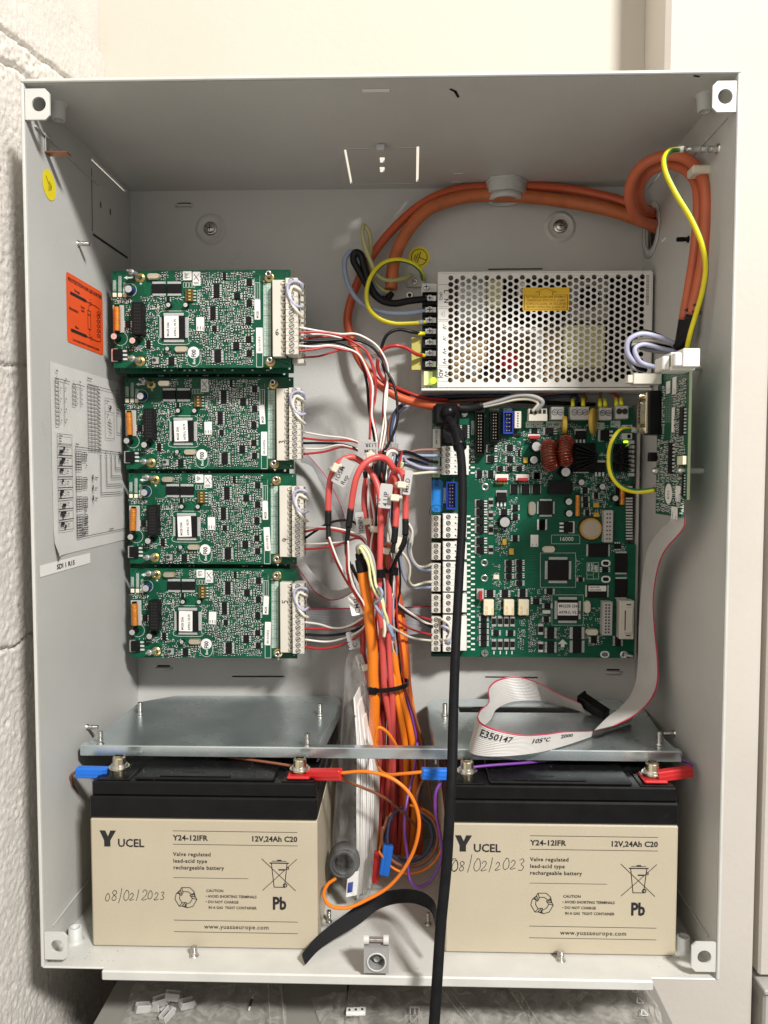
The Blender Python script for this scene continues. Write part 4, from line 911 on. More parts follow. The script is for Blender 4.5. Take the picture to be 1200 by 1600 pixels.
    me = term()
    for i in range(n): link('terminal', me, r, Vector((0, 0, zt-st*(i+0.5))))
    # lower second row behind the plug
    # link wires looping over the upper terminals
    for col, pts in (('lilac_wire', ((1100, 160), (1090, 112), (1050, 106), (1022, 130), (1030, 190), (1070, 240), (1105, 245))), ('ivory_wire', ((1098, 178), (1085, 148), (1052, 135), (1034, 165), (1044, 225), (1075, 270), (1105, 305)))):
        q = MB(); q.tube([B.p(x, y, 0.0175 if 0 < i < 6 else 0.010)+Vector((0, 0, 0)) for i, (x, y) in enumerate(pts)], 0.00125, 8, sub=5); q.build('link_wire', col, r)
    for x, y in ((988, 63), (1005, 63), (990, 567)): pass
    B.smd([(545, 62, 830, 572, 1.0), (215, 195, 350, 265, 0.9), (225, 255, 305, 440, 0.85), (120, 215, 160, 400, 0.7), (58, 205, 160, 232, 0.9), (250, 480, 480, 575, 0.8), (300, 62, 450, 100, 0.8), (345, 185, 460, 215, 0.9), (484, 265, 540, 445, 0.7), (500, 185, 550, 240, 0.8), (110, 470, 250, 500, 0.8)], cell=15.5, p=0.90, seed=3, big=1.18)
    return r, B
b6, _B = loop_board()
def digit(root, d):
    G = {'6': [(3.4, 7.5), (1.2, 5.5), (.6, 2), (2, 0), (3.8, 1.2), (3.2, 3.4), (1, 2.6)], '3': [(.8, 7), (2.6, 8), (3.6, 6.4), (2, 4.4), (3.8, 2.6), (2.6, .2), (.6, .4)],
         '4': [(1.4, 8), (.8, 3.6), (4, 3.6), (3.6, 7), (3.4, -1)], '5': [(4.5, 8), (1.2, 8), (1, 5), (3, 5), (3.6, 2.6), (2.2, .2), (.4, .8)]}
    q = MB(); v = Vector((0.1375, -0.0098, {'6': -0.055, '3': -0.058, '4': -0.059, '5': -0.029}[d]))
    turn = d != '6'
    q.stroke([(p[0], p[1]) for p in G[d]], 0.95, lambda a, b: v+(Vector((0.0045-b*0.0006, 0, a*0.0006)) if turn else Vector((a*0.0006, 0, b*0.0006))), sub=4)
    q.build('handwriting', 'pen', root)
GB = 'loop circuit boards in a column on the left'
boards = []
for d, loc, lab in (('6', None, 'top green circuit board of the left column, standing furthest forward, terminals hand-numbered 6'),
                    ('3', (0.0085, 0.152, 0.4322), 'second green circuit board down in the left column, terminals hand-numbered 3'),
                    ('4', (0.0105, 0.152, 0.3484), 'third green circuit board down in the left column, terminals hand-numbered 4'),
                    ('5', (0.0105, 0.152, 0.2642), 'bottom green circuit board of the left column, terminals hand-numbered 5')):
    o = b6 if loc is None else copy_tree(b6)
    if loc: o.location = loc
    o['label'] = lab; o['group'] = GB; boards.append((o, d))
for o, d in boards: digit(o, d)
for o, d in boards[1:]:       # the lower three boards have silver capacitor tops and tinned tabs, and their labels sit a little askew
    rn = random.Random(int(d))
    for ch in KIDS(o):
        nm = ch.name.split('.')[0]
        if nm in ('capacitor', 'power_transistor'):
            for sl in ch.material_slots:
                if sl.material == M['can_pink']: sl.link = 'OBJECT'; sl.material = M['can_silver' if nm == 'capacitor' else 'tin']
        if nm in ('chip_label', 'small_label', 'type_label', 'serial_label'): ch.rotation_euler.y = rn.uniform(-0.06, 0.06)
        if nm == 'wound_inductor': ch.rotation_euler.y = rn.uniform(-0.03, 0.05)
        if nm == 'snap_post': ch.rotation_euler.z = rn.uniform(-0.03, 0.03)
for (o, d), (tx, ty) in zip(boards, ((469, 72), (262, 145), (452, 60), (458, 86))):   # the paper labels differ from board to board
    B_ = Board(o, o.location.y, 160, 410, 3.5294); B_.O = Vector((0.0111, 0.12, 0.5164)); B_.Y = 0.12
    if d != '3':
        q = MB(); c = _B.p(469, 74); q.plate([rrect(-0.0036, -0.0036, 0.0036, 0.0036, 0.0006)], lambda u, v, h: Vector((u, -h, v)), 0.0001)
        rn = random.Random(d)
        for i in range(9):
            for j in range(9):
                pass
        for i in range(8):
            q.box((-0.0024, -0.00016, -0.0022+i*0.0006), (-0.0024+rn.uniform(0.001, 0.0045), -0.00012, -0.0019+i*0.0006), 1)
        q.build('code_label', ['label_white', 'print_black'], o, Vector((c.x, -0.0001, c.z)))
    q = MB(); c = _B.p(520, 90); q.plate([rrect(-0.0033, -0.0056, 0.0033, 0.0056, 0.0008)], lambda u, v, h: Vector((u, -h, v)), 0.0001)
    F = lambda a, b: Vector((a, -0.00016, b)); q.stroke([(-0.002, 0.0035), (0.002, -0.002)], 0.0006, F, 1); q.stroke([(-0.0022, -0.001), (0.0022, 0.004)], 0.0004, F, 1)
    for i in range(3): q.stroke([(-0.0024, -0.003-i*0.0007), (0.0018, -0.003-i*0.0007)], 0.0003, F, 1)
    q.build('inspection_label', ['label_white', 'print_black'], o, Vector((c.x, -0.0002, c.z)))
# the card standing behind the top board, and the dark cards behind the lower ones
def rear_board(px0, px1, py1, Y, label, right=None):
    a = at(px0, py1-150, Y); b = at(px1, py1, Y)
    r = thing('rear_circuit_board', label, 'circuit board', (a.x, Y, b.z), group='plain cards standing behind the loop boards')
    q = MB(); wd = b.x-a.x; q.plate([rect(0, 0, wd, 0.080), circ(wd-0.004, 0.004, 0.0012, 10), circ(0.004, 0.004, 0.0012, 10)], lambda u, v, h: Vector((u, h, v)), 0.0016); q.build('board_panel', 'pcb_green', r)
    q = MB(); rn = random.Random(int(py1))
    for i in range(24):
        x = rn.uniform(0.02, wd-0.02); q.box((x, -0.001, 0.002), (x+0.0016, 0, 0.003), rn.choice((0, 1)))
    q.build('surface_mount_parts', ['smd_black', 'solder'], r, kind='stuff')
    return r
def rear():
    r = rear_board(178, 459, 583, 0.140, 'bare green card showing its lower edge behind the top board')
    # a second plug stands behind, its terminals peeping out to the right of the front ones
    m = MB(); m.box((0, -0.011, -0.0021), (0.0095, 0.003, 0.0021), 0, 0.0003); m.box((0.0094, -0.006, -0.0014), (0.00955, -0.002, 0.0014), 1); me = m.mesh('terminal', ['cream_block', 'slot_dark'])
    p = at(457, 440, 0.132)
    for i in range(12): link('terminal', me, r, Vector((p.x-r.location.x, 0, p.z-0.0035-i*0.00575-r.location.z)))
    rear_board(196, 451, 591, 0.172, 'dark card edge behind the gap below the top board')
    rear_board(199, 452, 742, 0.176, 'dark card edge in the gap under the second board down, above the third')
    rear_board(202, 453, 889, 0.176, 'dark card edge in the gap under the third board down, above the bottom one')
rear()
# ------------------------------------------------------------------ main board
def main_board():
    Y = 0.175; a = at(675, 637.5, Y); b = at(990.5, 1028, Y); O = (a.x, Y, a.z); PW, PH = b.x-a.x, a.z-b.z
    r = thing('main_board', 'large green main circuit board with terminals, toroids and chips right of the cable bundle', 'circuit board', O)
    B = Board(r, Y, 660, 610, 6)
    def c3(): B.crop(660, 610, 6)
    def c4(): B.crop(830, 600, 6)
    def c5(): B.crop(660, 820, 6)
    def c6(): B.crop(830, 820, 6)
    B.crop(0, 0, 1); n1 = B.p(976, 757); n2 = B.p(990, 847)
    c6(); hl = [B.p(700, 360), B.p(700, 510), B.p(690, 1215)]
    q = MB(); q.plate([[(0, -PH), (PW, -PH), (PW, n2.z-0.002), (n1.x+0.001, n2.z-0.002), (n1.x+0.001, n1.z), (PW-0.004, n1.z), (PW-0.004, 0), (0, 0)]]+[rrect(v.x-0.0028, v.z-0.0018, v.x+0.0028, v.z+0.0018, 0.0017) for v in hl], lambda u, v, h: Vector((u, h, v)), 0.0016)
    q.build('board_panel', 'pcb_main', r)
    q = MB()
    for v in hl: q.plate([rrect(v.x-0.0042, v.z-0.0031, v.x+0.0042, v.z+0.0031, 0.003), rrect(v.x-0.0028, v.z-0.0018, v.x+0.0028, v.z+0.0018, 0.0017)], lambda u, v, h: Vector((u, -h, v)), 0.00006)
    q.build('slot_ring', 'silk', r, kind='stuff')
    # metal carrier edge to the right of the board
    q = MB(); q.box((PW+0.0005, 0.004, -PH-0.002), (PW+0.0035, 0.020, 0.004), 0, 0.0004); q.build('carrier_rail', 'far_panel', r)
    # ---------------- upper left
    c3()
    for (x, y) in ((393, 213), (590, 905)):
        v = B.p(x, y); q = MB(); q.ring((v.x, 0, v.z), (0, -1, 0), 0.0036, 0.0018, 0.0003, 20); q.cyl((v.x, 0.002, v.z), (v.x, -0.0016 if y < 300 else 0.001, v.z), 0.0024 if y < 300 else 0.0018, n=16, mi=0 if y < 300 else 1)
        if y < 300: q.box((v.x-0.002, -0.0018, v.z-0.0003), (v.x+0.002, -0.0015, v.z+0.0003), 1)
        q.build('fixing_ring', ['steel', 'slot_dark'], r); B.take(x, y, 70, 70)
    B.sticker('serial_label', 132, 450, 72, 180, ('2021.01.01.0444',), turn=-90, size=0.0024); B.take(132, 370, 90, 420)
    q = MB(); F = lambda a_, b_: B.p(a_, b_)+Vector((0, -0.00006, 0))
    q.stroke(rect(98, 212, 168, 348), 2.5, F, closed=True); v = B.p(118, 225)
    q.text('N° ser ie', 0.0030, lambda a_, b_: Vector((v.x+b_, -0.00006, v.z-a_)), bold=0.02, sx=1.1); q.build('silkscreen_box', 'silk', r)
    B.block('edge_socket', 262, 235, 150, 120, 0.010, 'black_matt'); B.block('edge_socket', 262, 400, 160, 190, 0.012, 'black_matt')
    B.header(540, 400, 94, 415, 13, 2, 0.009, 'black_plastic', True, shroud=True, name='ribbon_socket'); B.header(680, 335, 88, 290, 9, 2, 0.009, 'black_plastic', True, shroud=True, name='ribbon_socket'); B.header(806, 300, 96, 212, 5, 2, 0.009, 'header_blue', True, shroud=True, name='ribbon_socket')
    B.header(895, 275, 62, 158, 6, 1, 0.006, 'cream_block', name='pin_socket')
    for x, w_ in ((537, 90), (675, 90), (800, 80)): B.sticker('printed_strip', x, 180, w_, 22, ('CN 3E',), up=0.0001, m='silk_soft')
    B.sticker('printed_strip', 470, 350, 26, 130, ('SIGNAUX',), up=0.0001, m='silk_soft', turn=90)
    B.sticker('printed_strip', 1050, 322, 160, 54, ('+ - + -',), up=0.0001, m='silk_soft')
    B.so(397, 388, 84, 130, 8); B.dpak(648, 545, 104, 76); B.dpak(648, 642, 104, 76); B.so(820, 540, 92, 58, 4); B.so(820, 645, 92, 55, 4); B.so(905, 590, 40, 60, 3)
    B.can(1060, 528, 52, 0.0125, top='can_silver', body='black_plastic'); B.can(1040, 652, 42, 0.007)
    B.block('tantalum_capacitor', 968, 655, 42, 52, 0.002, 'varistor'); B.block('tantalum_capacitor', 885, 415, 82, 26, 0.0025, 'smd_black')
    for x in (733, 823, 910): B.dpak(x, 735, 82, 54)
    for x in (745, 940):
        B.block('jumper_base', x, 815, 124, 58, 0.003, 'white_block'); q = MB(); v = B.p(x+4, 834, 0.006); q.box((v.x-0.0042, -0.0075, v.z-0.0013), (v.x+0.0042, -0.003, v.z+0.0013), 0, 0.0002); q.build('red_jumper', 'jumper_red', r)
    B.block('jumper_base', 1047, 425, 112, 30, 0.003, 'white_block'); q = MB(); v = B.p(1050, 440, 0.006); q.box((v.x-0.0045, -0.007, v.z-0.0012), (v.x+0.0045, -0.003, v.z+0.0014), 0, 0.0002); q.build('red_jumper', 'jumper_red', r)
    B.so(1048, 382, 90, 44, 3); B.so(535, 785, 80, 70, 5); B.so(640, 785, 80, 70, 5)
    for x, w_ in ((860, 76), (965, 84), (1067, 84)): B.qfp(x, 925, w_, 8, 0.0016, 92, sides=2)
    B.so(1070, 800, 84, 60, 4)
    B.dpak(740, 1010, 150, 110, rot=PI/2); B.sticker('yellow_dab', 742, 868, 70, 22, m='varistor', up=0.002)
    for y in (1060, 1140, 1222, 1302): B.dpak(548, y, 116, 78)
    for y in (1050, 1170, 1300): B.block('power_resistor', 643, y, 46, 84, 0.0014, 'tin'); B.block('resistor_body', 643, y, 40, 40, 0.0017, 'chip_black')
    B.can(768, 1232, 56, 0.0085, top='can_silver', base=True); B.crystal(1030, 1107, 66, 128, True); B.so(765, 1140, 96, 60, 4); B.so(870, 1098, 80, 56, 4); B.so(870, 1185, 80, 56, 4); B.so(1117, 1262, 86, 100, 8)
    # blue oval sticker, blue socket
    v = B.p(138, 988, 0.0003); w_, h_ = B.l(108), B.l(305); q = MB(); q.plate([rrect(-w_/2, -h_/2, w_/2, h_/2, w_*0.35, 6)], lambda u, vv, h: Vector((u, -h, vv)), 0.0002)
    Fo = lambda a_, b_: Vector((a_, -0.00026, b_)); q.stroke(circ(-0.0006, -0.0145, 0.0062, 22), 0.0005, Fo, 1, closed=True)
    q.text('MS28', 0.0044, lambda a_, b_: Vector((-0.0018+b_, -0.00026, 0.0165-a_)), mi=1, bold=0.02, sx=0.8); q.text('J01', 0.0050, lambda a_, b_: Vector((-0.0025+b_, -0.00026, -0.0105-a_)), mi=1, sx=0.9); q.stroke([(-0.0040, 0.012), (-0.0040, -0.004)], 0.0003, Fo, 1)
    q.build('oval_sticker', ['oval_blue', 'print_black'], r, Vector((v.x, 0, v.z))); B.take(138, 988, 110, 310)
    B.header(272, 985, 96, 262, 7, 2, 0.009, 'header_blue', True, shroud=True, name='ribbon_socket'); B.sticker('printed_strip', 208, 985, 24, 145, ('BUS',), m='silk_soft', turn=90)
    # five-way plug at the top
    def screws(cx, y0, y1, n, xw, hh, m, first='terminal', wide=False):
        """a column of n screw terminals between crop rows y0 and y1"""
        out = []
        a_ = B.p(cx-xw/2, y0, hh); b_ = B.p(cx+xw/2, y1, hh); st = (a_.z-b_.z)/n; cw = b_.x-a_.x; sxp = min(cw*0.5, 0.0052) if not wide else cw*0.36
        def mk():
            q = MB(); q.box((0, -hh, -st/2+0.00006), (cw, 0, st/2-0.00006), 0, 0.0003); q.cyl((sxp, -hh-0.00001, 0), (sxp, -hh-0.00004, 0), 0.00215, n=16, mi=2); q.cyl((sxp, -hh-0.00005, 0), (sxp, -hh-0.00009, 0), 0.00150, n=14, mi=1)
            q.obox(Vector((sxp, -hh-0.00012, 0)), Vector((0.0016, 0, 0.0010)), Vector((0, 0.00003, 0)), Vector((-0.00016, 0, 0.00028)), 2)
            if wide:
                q.box((cw*0.80, -hh-0.0001, -0.0008), (cw*0.88, -hh, 0.0006), 2); q.box((cw*0.88, -hh-0.0001, -0.0008), (cw*0.99, -hh, -0.0004), 2)
            else: q.cyl((cw*0.18, -hh-0.00001, -st*0.3), (cw*0.18, -hh-0.00005, -st*0.3), 0.0003, n=6, mi=2)
            return q.mesh('terminal', [m, 'clip_metal', 'slot_dark'])
        me = cached(('scr', round(cw, 4), round(st, 4), hh, m, wide), mk)
        for i in range(n): link('terminal', me, r, Vector((a_.x, 0, a_.z-st*(i+0.5))))
        B.take(cx, (y0+y1)/2, xw, y1-y0)
    screws(258, 522, 792, 5, 142, 0.017, 'white_block', wide=True)
    B.block('terminal_base', 392, 655, 86, 275, 0.008, 'white_block'); B.sticker('printed_strip', 128, 690, 70, 250, ('C K R G',), up=0.0001, m='silk_soft', turn=90)
    c5()
    for (y0, y1, n) in ((-88, 126, 4), (172, 330, 3), (362, 626, 5), (654, 828, 3), (862, 1190, 6)):
        screws(128, y0, y1, n, 86, 0.013, 'cream_block'); screws(262, y0-14, y1+2, n, 138, 0.017, 'white_block', wide=True)
        B.block('terminal_base', 374, (y0+y1)/2-6, 84, y1-y0, 0.0095, 'white_block')
        q = MB(); a_ = B.p(90, y0-10); b_ = B.p(330, y1+2); q.box((a_.x, -0.008, b_.z), (b_.x, -0.0001, a_.z), 0, 0.0003); q.build('terminal_socket', 'black_matt', r)
    # dashes printed beside the terminals
    q = MB(); y = -80
    while y < 1150:
        q.stroke([(418, y), (448, y)], 18, F5) if False else None
        for (x0, x1, dy) in ((418, 450, 0), (456, 492, 24)):
            q.quad(B.p(x0, y+dy+8)+Vector((0, -6e-5, 0)), B.p(x1, y+dy+8)+Vector((0, -6e-5, 0)), B.p(x1, y+dy-8)+Vector((0, -6e-5, 0)), B.p(x0, y+dy-8)+Vector((0, -6e-5, 0)))
        y += 51
    c3(); y = 545
    while y < 800:
        for (x0, x1, dy) in ((425, 447, 0), (454, 490, 24)): q.quad(B.p(x0, y+dy+7)+Vector((0, -6e-5, 0)), B.p(x1, y+dy+7)+Vector((0, -6e-5, 0)), B.p(x1, y+dy-7)+Vector((0, -6e-5, 0)), B.p(x0, y+dy-7)+Vector((0, -6e-5, 0)))
        y += 51
    q.build('terminal_numbers', 'silk', r, kind='stuff'); B.take(455, 985, 50, 200)
    c5(); B.take(455, 530, 90, 1280)
    # ---------------- lower left
    for y in (55, 150, 235): B.dpak(548, y, 116, 80) if y > 60 else None
    for y in (50, 235): B.block('power_resistor', 643, y, 46, 84, 0.0014, 'tin'); B.block('resistor_body', 643, y, 40, 40, 0.0017, 'chip_black')
    B.block('tantalum_capacitor', 770, 162, 38, 56, 0.002, 'coil_core'); B.block('tantalum_capacitor', 835, 252, 44, 58, 0.002, 'coil_core'); B.so(868, 126, 76, 60, 4)
    B.sticker('small_label', 1050, 150, 72, 112, ('F18', '2021'), turn=90, size=0.0016); B.take(1050, 150, 80, 120)
    for (x, y) in ((583, 355), (583, 500)):
        v = B.p(x, y); q = MB(); q.ring((v.x, 0, v.z), (0, -1, 0), 0.0034, 0.0020, 0.0004, 20); q.cyl((v.x, 0.002, v.z), (v.x, 0.0005, v.z), 0.002, n=16, mi=1); q.build('fixing_ring', ['steel', 'slot_dark'], r); B.take(x, y, 90, 90)
    v = B.p(583, 1200); q = MB(); q.cyl((v.x, 0, v.z), (v.x, -0.0016, v.z), 0.0034, 0.0032, 20); q.box((v.x-0.0025, -0.0018, v.z-0.0003), (v.x+0.0025, -0.0015, v.z+0.0003), 1); q.box((v.x-0.0003, -0.0018, v.z-0.0025), (v.x+0.0003, -0.0015, v.z+0.0025), 1); q.build('screw', ['steel', 'slot_dark'], r); B.take(583, 1200, 80, 80)
    B.block('indicator_lamp', 693, 490, 54, 44, 0.0016, 'led_cream')
    for (x, y) in ((814, 355), (814, 416), (814, 480), (911, 350), (911, 411), (911, 475), (911, 545)): B.dpak(x, y, 90, 58)
    B.block('jumper_base', 543, 650, 66, 98, 0.003, 'grey_block'); v = B.p(546, 665, 0.006); q = MB(); q.box((v.x-0.0012, -0.008, v.z-0.0042), (v.x+0.0013, -0.003, v.z+0.0042), 0, 0.0002); q.build('red_jumper', 'jumper_red', r)
    B.so(633, 646, 100, 74, 4); B.so(773, 646, 100, 74, 4); B.so(938, 650, 90, 108, 8)
    for x, w_ in ((622, 96), (812, 96), (950, 98)):
        e = B.block('relay', x, 776, w_, 150, 0.0055, 'relay_cream', ch=0.0005)
        q = MB(); W2 = B.l(w_)/2
        for k in range(5): z = (k-2)*0.0042; q.box((-W2-0.0016, -0.002, z-0.0006), (W2+0.0016, -0.0002, z+0.0006))
        q.build('relay_pins', 'smd_black', e)
        q = MB(); q.text('TX2 12V', 0.0030, lambda a_, b_: Vector((-0.001-b_, -0.00556, -0.0075+a_)), bold=0.02, sx=0.8); q.text('2A 30VDC', 0.0022, lambda a_, b_: Vector((0.004-b_, -0.00556, -0.008+a_)), sx=0.8)
        q.build('print', 'coil_core', e)
    for y in (880, 942, 1000, 1058, 1112): B.so(575, y, 92, 50, 4, hh=0.0024 if y in (942, 1058) else 0.0018)
    for y in (905, 1122):
        for x in (671, 730, 788, 846): B.block('power_resistor', x, y, 46, 104, 0.0014, 'tin'); B.block('resistor_body', x, y, 40, 56, 0.0017, 'chip_black')
    B.so(690, 1012, 88, 54, 4); B.so(825, 1014, 88, 54, 4)
    q = MB()
    for x in (671, 730, 788, 840): q.quad(*[B.p(a_, b_)+Vector((0, -6e-5, 0)) for a_, b_ in ((x-5, 1214), (x+5, 1214), (x+5, 1182), (x-5, 1182))])
    q.build('silkscreen_marks', 'silk', r, kind='stuff')
    # ---------------- right side
    c4()
    def topterm(cx, cy, w, h, n, plain=False):
        W_, H_ = B.l(w, 0.011), B.l(h, 0.011); v = B.p(cx, cy, 0.011); q = MB(); q.box((-W_/2, -0.011, -H_/2), (W_/2, 0, H_/2), 0, 0.0004); q.box((-W_/2+0.0003, -0.0113, -H_/2+0.0003), (W_/2-0.0003, -0.0108, -H_*0.18), 0, 0.0002)
        for i in range(n):
            x = ((i+0.5)/n-0.5)*W_*0.88; q.cyl((x, -0.01102, H_*0.08), (x, -0.01106, H_*0.08), 0.0027, n=16, mi=2); q.cyl((x, -0.01107, H_*0.08), (x, -0.01112, H_*0.08), 0.0022, n=16, mi=2 if plain else 1)
            if not plain: q.obox(Vector((x, -0.01115, H_*0.08)), Vector((0.0019, 0, 0.0006*(i-1))), Vector((0, 0.00003, 0)), Vector((0, 0, 0.00025)), 2)
            q.cyl((x+0.0022, -0.01102, H_*0.36), (x+0.0022, -0.01106, H_*0.36), 0.0004, n=6, mi=2)
        q.build('power_terminal', ['grey_block', 'steel', 'slot_dark'], r, Vector((v.x, 0, v.z))); B.take(cx, cy, w, h)
    topterm(248, 275, 118, 120, 2); topterm(455, 275, 172, 122, 3); topterm(697, 280, 116, 114, 2); topterm(852, 266, 116, 118, 2, True)
    B.sticker('printed_strip', 215, 380, 150, 60, ('24V  48V',), m='silk_soft'); B.sticker('printed_strip', 640, 390, 90, 60, ('DC',), m='silk_soft'); B.sticker('printed_strip', 790, 375, 90, 60, ('AC',), m='silk_soft')
    c3(); v = B.p(1085, 228, 0.011); W_, H_ = B.l(172, 0.011), B.l(116, 0.011); q = MB(); q.box((-W_/2, -0.011, -H_/2), (W_/2, 0, H_*0.05), 0, 0.0003); q.box((-W_/2, -0.009, H_*0.05), (W_/2, 0, H_/2), 0, 0.0003)
    for i in range(4): x = (i-1.5)*W_*0.235; q.box((x-0.0013, -0.0092, H_*0.10), (x+0.0013, -0.0089, H_*0.42), 1)
    q.build('spring_terminal', ['cream_block', 'slot_dark'], r, Vector((v.x, 0, v.z))); B.take(1085, 228, 172, 120); c4()
    for (cx, cy, w, h) in ((313, 385, 26, 175), (580, 350, 62, 250)):
        v = B.p(cx, cy, 0.009); q = MB(); hh = B.l(h, 0.009)/2; ax = Vector((1, -0.15 if w < 40 else -0.45, 0)).normalized(); c = Vector((v.x, -0.009, v.z))
        q.cyl(c-ax*0.0014, c+ax*0.0014, hh*0.97, hh*0.97, 26); q.cyl(c-ax*0.002, c+ax*0.002, hh*0.85, hh*0.85, 26); q.build('disc_varistor', 'varistor', r); B.take(cx, cy, w, h)
    B.dpak(175, 443, 124, 76); B.dpak(460, 488, 132, 112, rot=PI/2); B.dpak(693, 483, 134, 118)
    # two wound toroids standing on edge
    for (cx, cy, ang) in ((172, 668, 0.10), (322, 625, -0.05)):
        v = B.p(cx, cy, 0.012); Rm, rs = 0.0092, 0.0046; c = Vector((v.x, -0.0135, v.z)); ax = Vector((1, -0.35, ang)).normalized(); u = Vector((0, 0, 1)); u = (u-ax*u.dot(ax)).normalized(); vv = ax.cross(u)
        q = MB(); n1_, n2_ = 30, 10; vs = []
        for i in range(n1_):
            d = u*math.cos(2*PI*i/n1_)+vv*math.sin(2*PI*i/n1_)
            vs += [c+d*(Rm+rs*0.9*math.cos(2*PI*k/n2_))+ax*rs*1.15*math.sin(2*PI*k/n2_) for k in range(n2_)]
        q.add(vs, [(i*n2_+k, i*n2_+(k+1) % n2_, ((i+1) % n1_)*n2_+(k+1) % n2_, ((i+1) % n1_)*n2_+k) for i in range(n1_) for k in range(n2_)], 0, True); e = q.build('toroid_core', 'coil_shadow', r)
        q = MB()
        for i in range(27):
            a_ = 0.30+i/27*5.7; d = u*math.cos(a_)+vv*math.sin(a_); d2 = u*math.cos(a_+0.13)+vv*math.sin(a_+0.13)
            pts = []
            for k in range(10):
                t = 2*PI*k/10; dd = d.lerp(d2, k/10); pts.append(c+dd*(Rm+rs*1.05*math.cos(t))+ax*rs*1.35*math.sin(t))
            q.tube(pts+[pts[0]+(d2-d)*Rm], 0.00066, 6, sub=1, caps=False)
        q.build('winding', 'coil_wire', e); B.take(cx, cy, 150, 270)
    # finned heatsinks
    for (cx, cy, w, h, flip) in ((515, 690, 222, 282, 1), (852, 690, 176, 262, -1)):
        v = B.p(cx, cy, 0.012); W_, H_ = B.l(w, 0.012), B.l(h, 0.012); q = MB()
        q.box((v.x-W_/2, -0.0025, v.z-H_/2), (v.x+W_/2, -0.0006, v.z+H_/2), 0, 0.0004); q.box((v.x-W_*0.1, -0.012, v.z-H_/2), (v.x+W_*0.1, -0.0025, v.z+H_/2), 0, 0.0004) if flip < 0 else None
        for i in range(7):
            t = (i-3)/3; a0 = Vector((v.x+flip*W_*0.46, -0.003, v.z+t*H_*0.12)); a1 = Vector((v.x-flip*W_*0.46, -0.003, v.z+t*H_*0.47)); up = Vector((0, -0.011, 0)); nn = (a1-a0).cross(up).normalized()*0.0005
            q.add([a0-nn, a1-nn, a1-nn+up, a0-nn+up, a0+nn, a1+nn, a1+nn+up, a0+nn+up], [(0, 1, 2, 3), (7, 6, 5, 4), (3, 2, 6, 7), (0, 3, 7, 4), (1, 5, 6, 2)])
        q.build('heatsink', 'heatsink_black', r); B.take(cx, cy, w, h)
    v = B.p(462, 830, 0.002); q = MB(); q.box((v.x-0.007, -0.004, v.z-0.0006), (v.x+0.007, -0.002, v.z+0.0006), 0, 0.0002); v = B.p(685, 668, 0.004); q.box((v.x-0.005, -0.006, v.z-0.0006), (v.x+0.005, -0.004, v.z+0.0006), 0, 0.0002); q.build('heatsink_clip', 'steel', r, kind='stuff')
    B.dpak(640, 790, 150, 112, rot=PI/2)
    for (x, y, rr, hh) in ((465, 922, 33, 0.006), (655, 962, 32, 0.010), (765, 882, 30, 0.008), (775, 1070, 32, 0.010), (347, 1102, 36, 0.006), (350, 1212, 36, 0.006), (28, 585, 1, 0.001), (335, 1460, 1, 0.001)):
        if rr > 5: B.can(x, y, rr, hh)
    B.can(315, 825, 50, 0.009, base=True)
    B.block('relay', 275, 970, 210, 124, 0.008, 'black_plastic'); B.film(436, 1140, 46, 196); B.film(853, 1035, 46, 190)
    v = B.p(845, 1035); B.block('coil_tray', 825, 1045, 50, 200, 0.004, 'black_matt')
    B.block('power_lamp', 890, 541, 34, 20, 0.003, 'led_green'); B.block('small_lamp', 915, 645, 22, 12, 0.002, 'led_cream')
    for y in (1136, 1226): B.block('tantalum_capacitor', 612, y, 50, 42, 0.002, 'coil_core')
    for (x, y, w, h) in ((502, 1000, 78, 58), (506, 1078, 78, 50), (508, 1135, 78, 46), (522, 1205, 62, 56), (605, 1046, 64, 60), (52, 862, 92, 60)): B.so(x, y, w, h, 4)
    for (x, y) in ((900, 412), (900, 490)): B.block('jack_socket', x, y, 92, 56, 0.006, 'grey_block'); B.block('jack_opening', x+18, y, 30, 34, 0.0065, 'black_matt')
    for i, y in enumerate((545, 590, 635, 680, 722, 765, 808, 850)): B.block('edge_block', 940, y, 56, 32, 0.004, 'grey_block')
    q = MB()
    for i in range(19):
        y = 965+i*27
        if 985 < y < 1060: continue
        p0 = B.p(886, y-7.5); p1 = B.p(950, y+7.5); q.box((p0.x, -0.0003, p1.z), (p1.x, -0.00005, p0.z))
    q.build('edge_contacts', 'tin', r, kind='stuff'); v = B.p(876, 955); v2 = B.p(956, 1460); q = MB(); q.box((v.x, 0.0002, v2.z), (v2.x, 0.0016, v.z)); q.build('contact_strip', 'chip_black', r); B.take(918, 1200, 90, 520)
    B.header(725, 1335, 84, 300, 7, 2, 0.0085, 'grey_block', name='ribbon_socket')
    v = B.p(560, 1358, 0.004); q = MB(); rr = B.l(100, 0.004); q.cyl((v.x, 0, v.z), (v.x, -0.0012, v.z), rr*1.16, rr*1.16, 30, mi=2); q.cyl((v.x, -0.0012, v.z), (v.x, -0.0048, v.z), rr, rr, 30, 0); q.ring((v.x, -0.0048, v.z), (0, -1, 0), rr, rr*0.88, 0.0003, 30, 0); q.cyl((v.x, -0.0048, v.z), (v.x, -0.0050, v.z), rr*0.87, rr*0.85, 30, 1)
    q.build('coin_cell', ['coil_core', 'coin_face', 'print_black'], r); B.take(560, 1358, 230, 230)
    B.dpak(335, 1342, 140, 116, rot=PI); B.qfp(135, 1160, 162, 14); B.so(102, 1315, 92, 100, 8)
    c6()
    B.qfp(625, 238, 216, 14, 0.0016, 126, sides=2); B.qfp(840, 356, 118, 18, 0.0016, 212, sides=20); B.qfp(840, 592, 118, 18, 0.0016, 202, sides=20); B.qfp(615, 620, 216, 14, 0.0016, 126, sides=2)
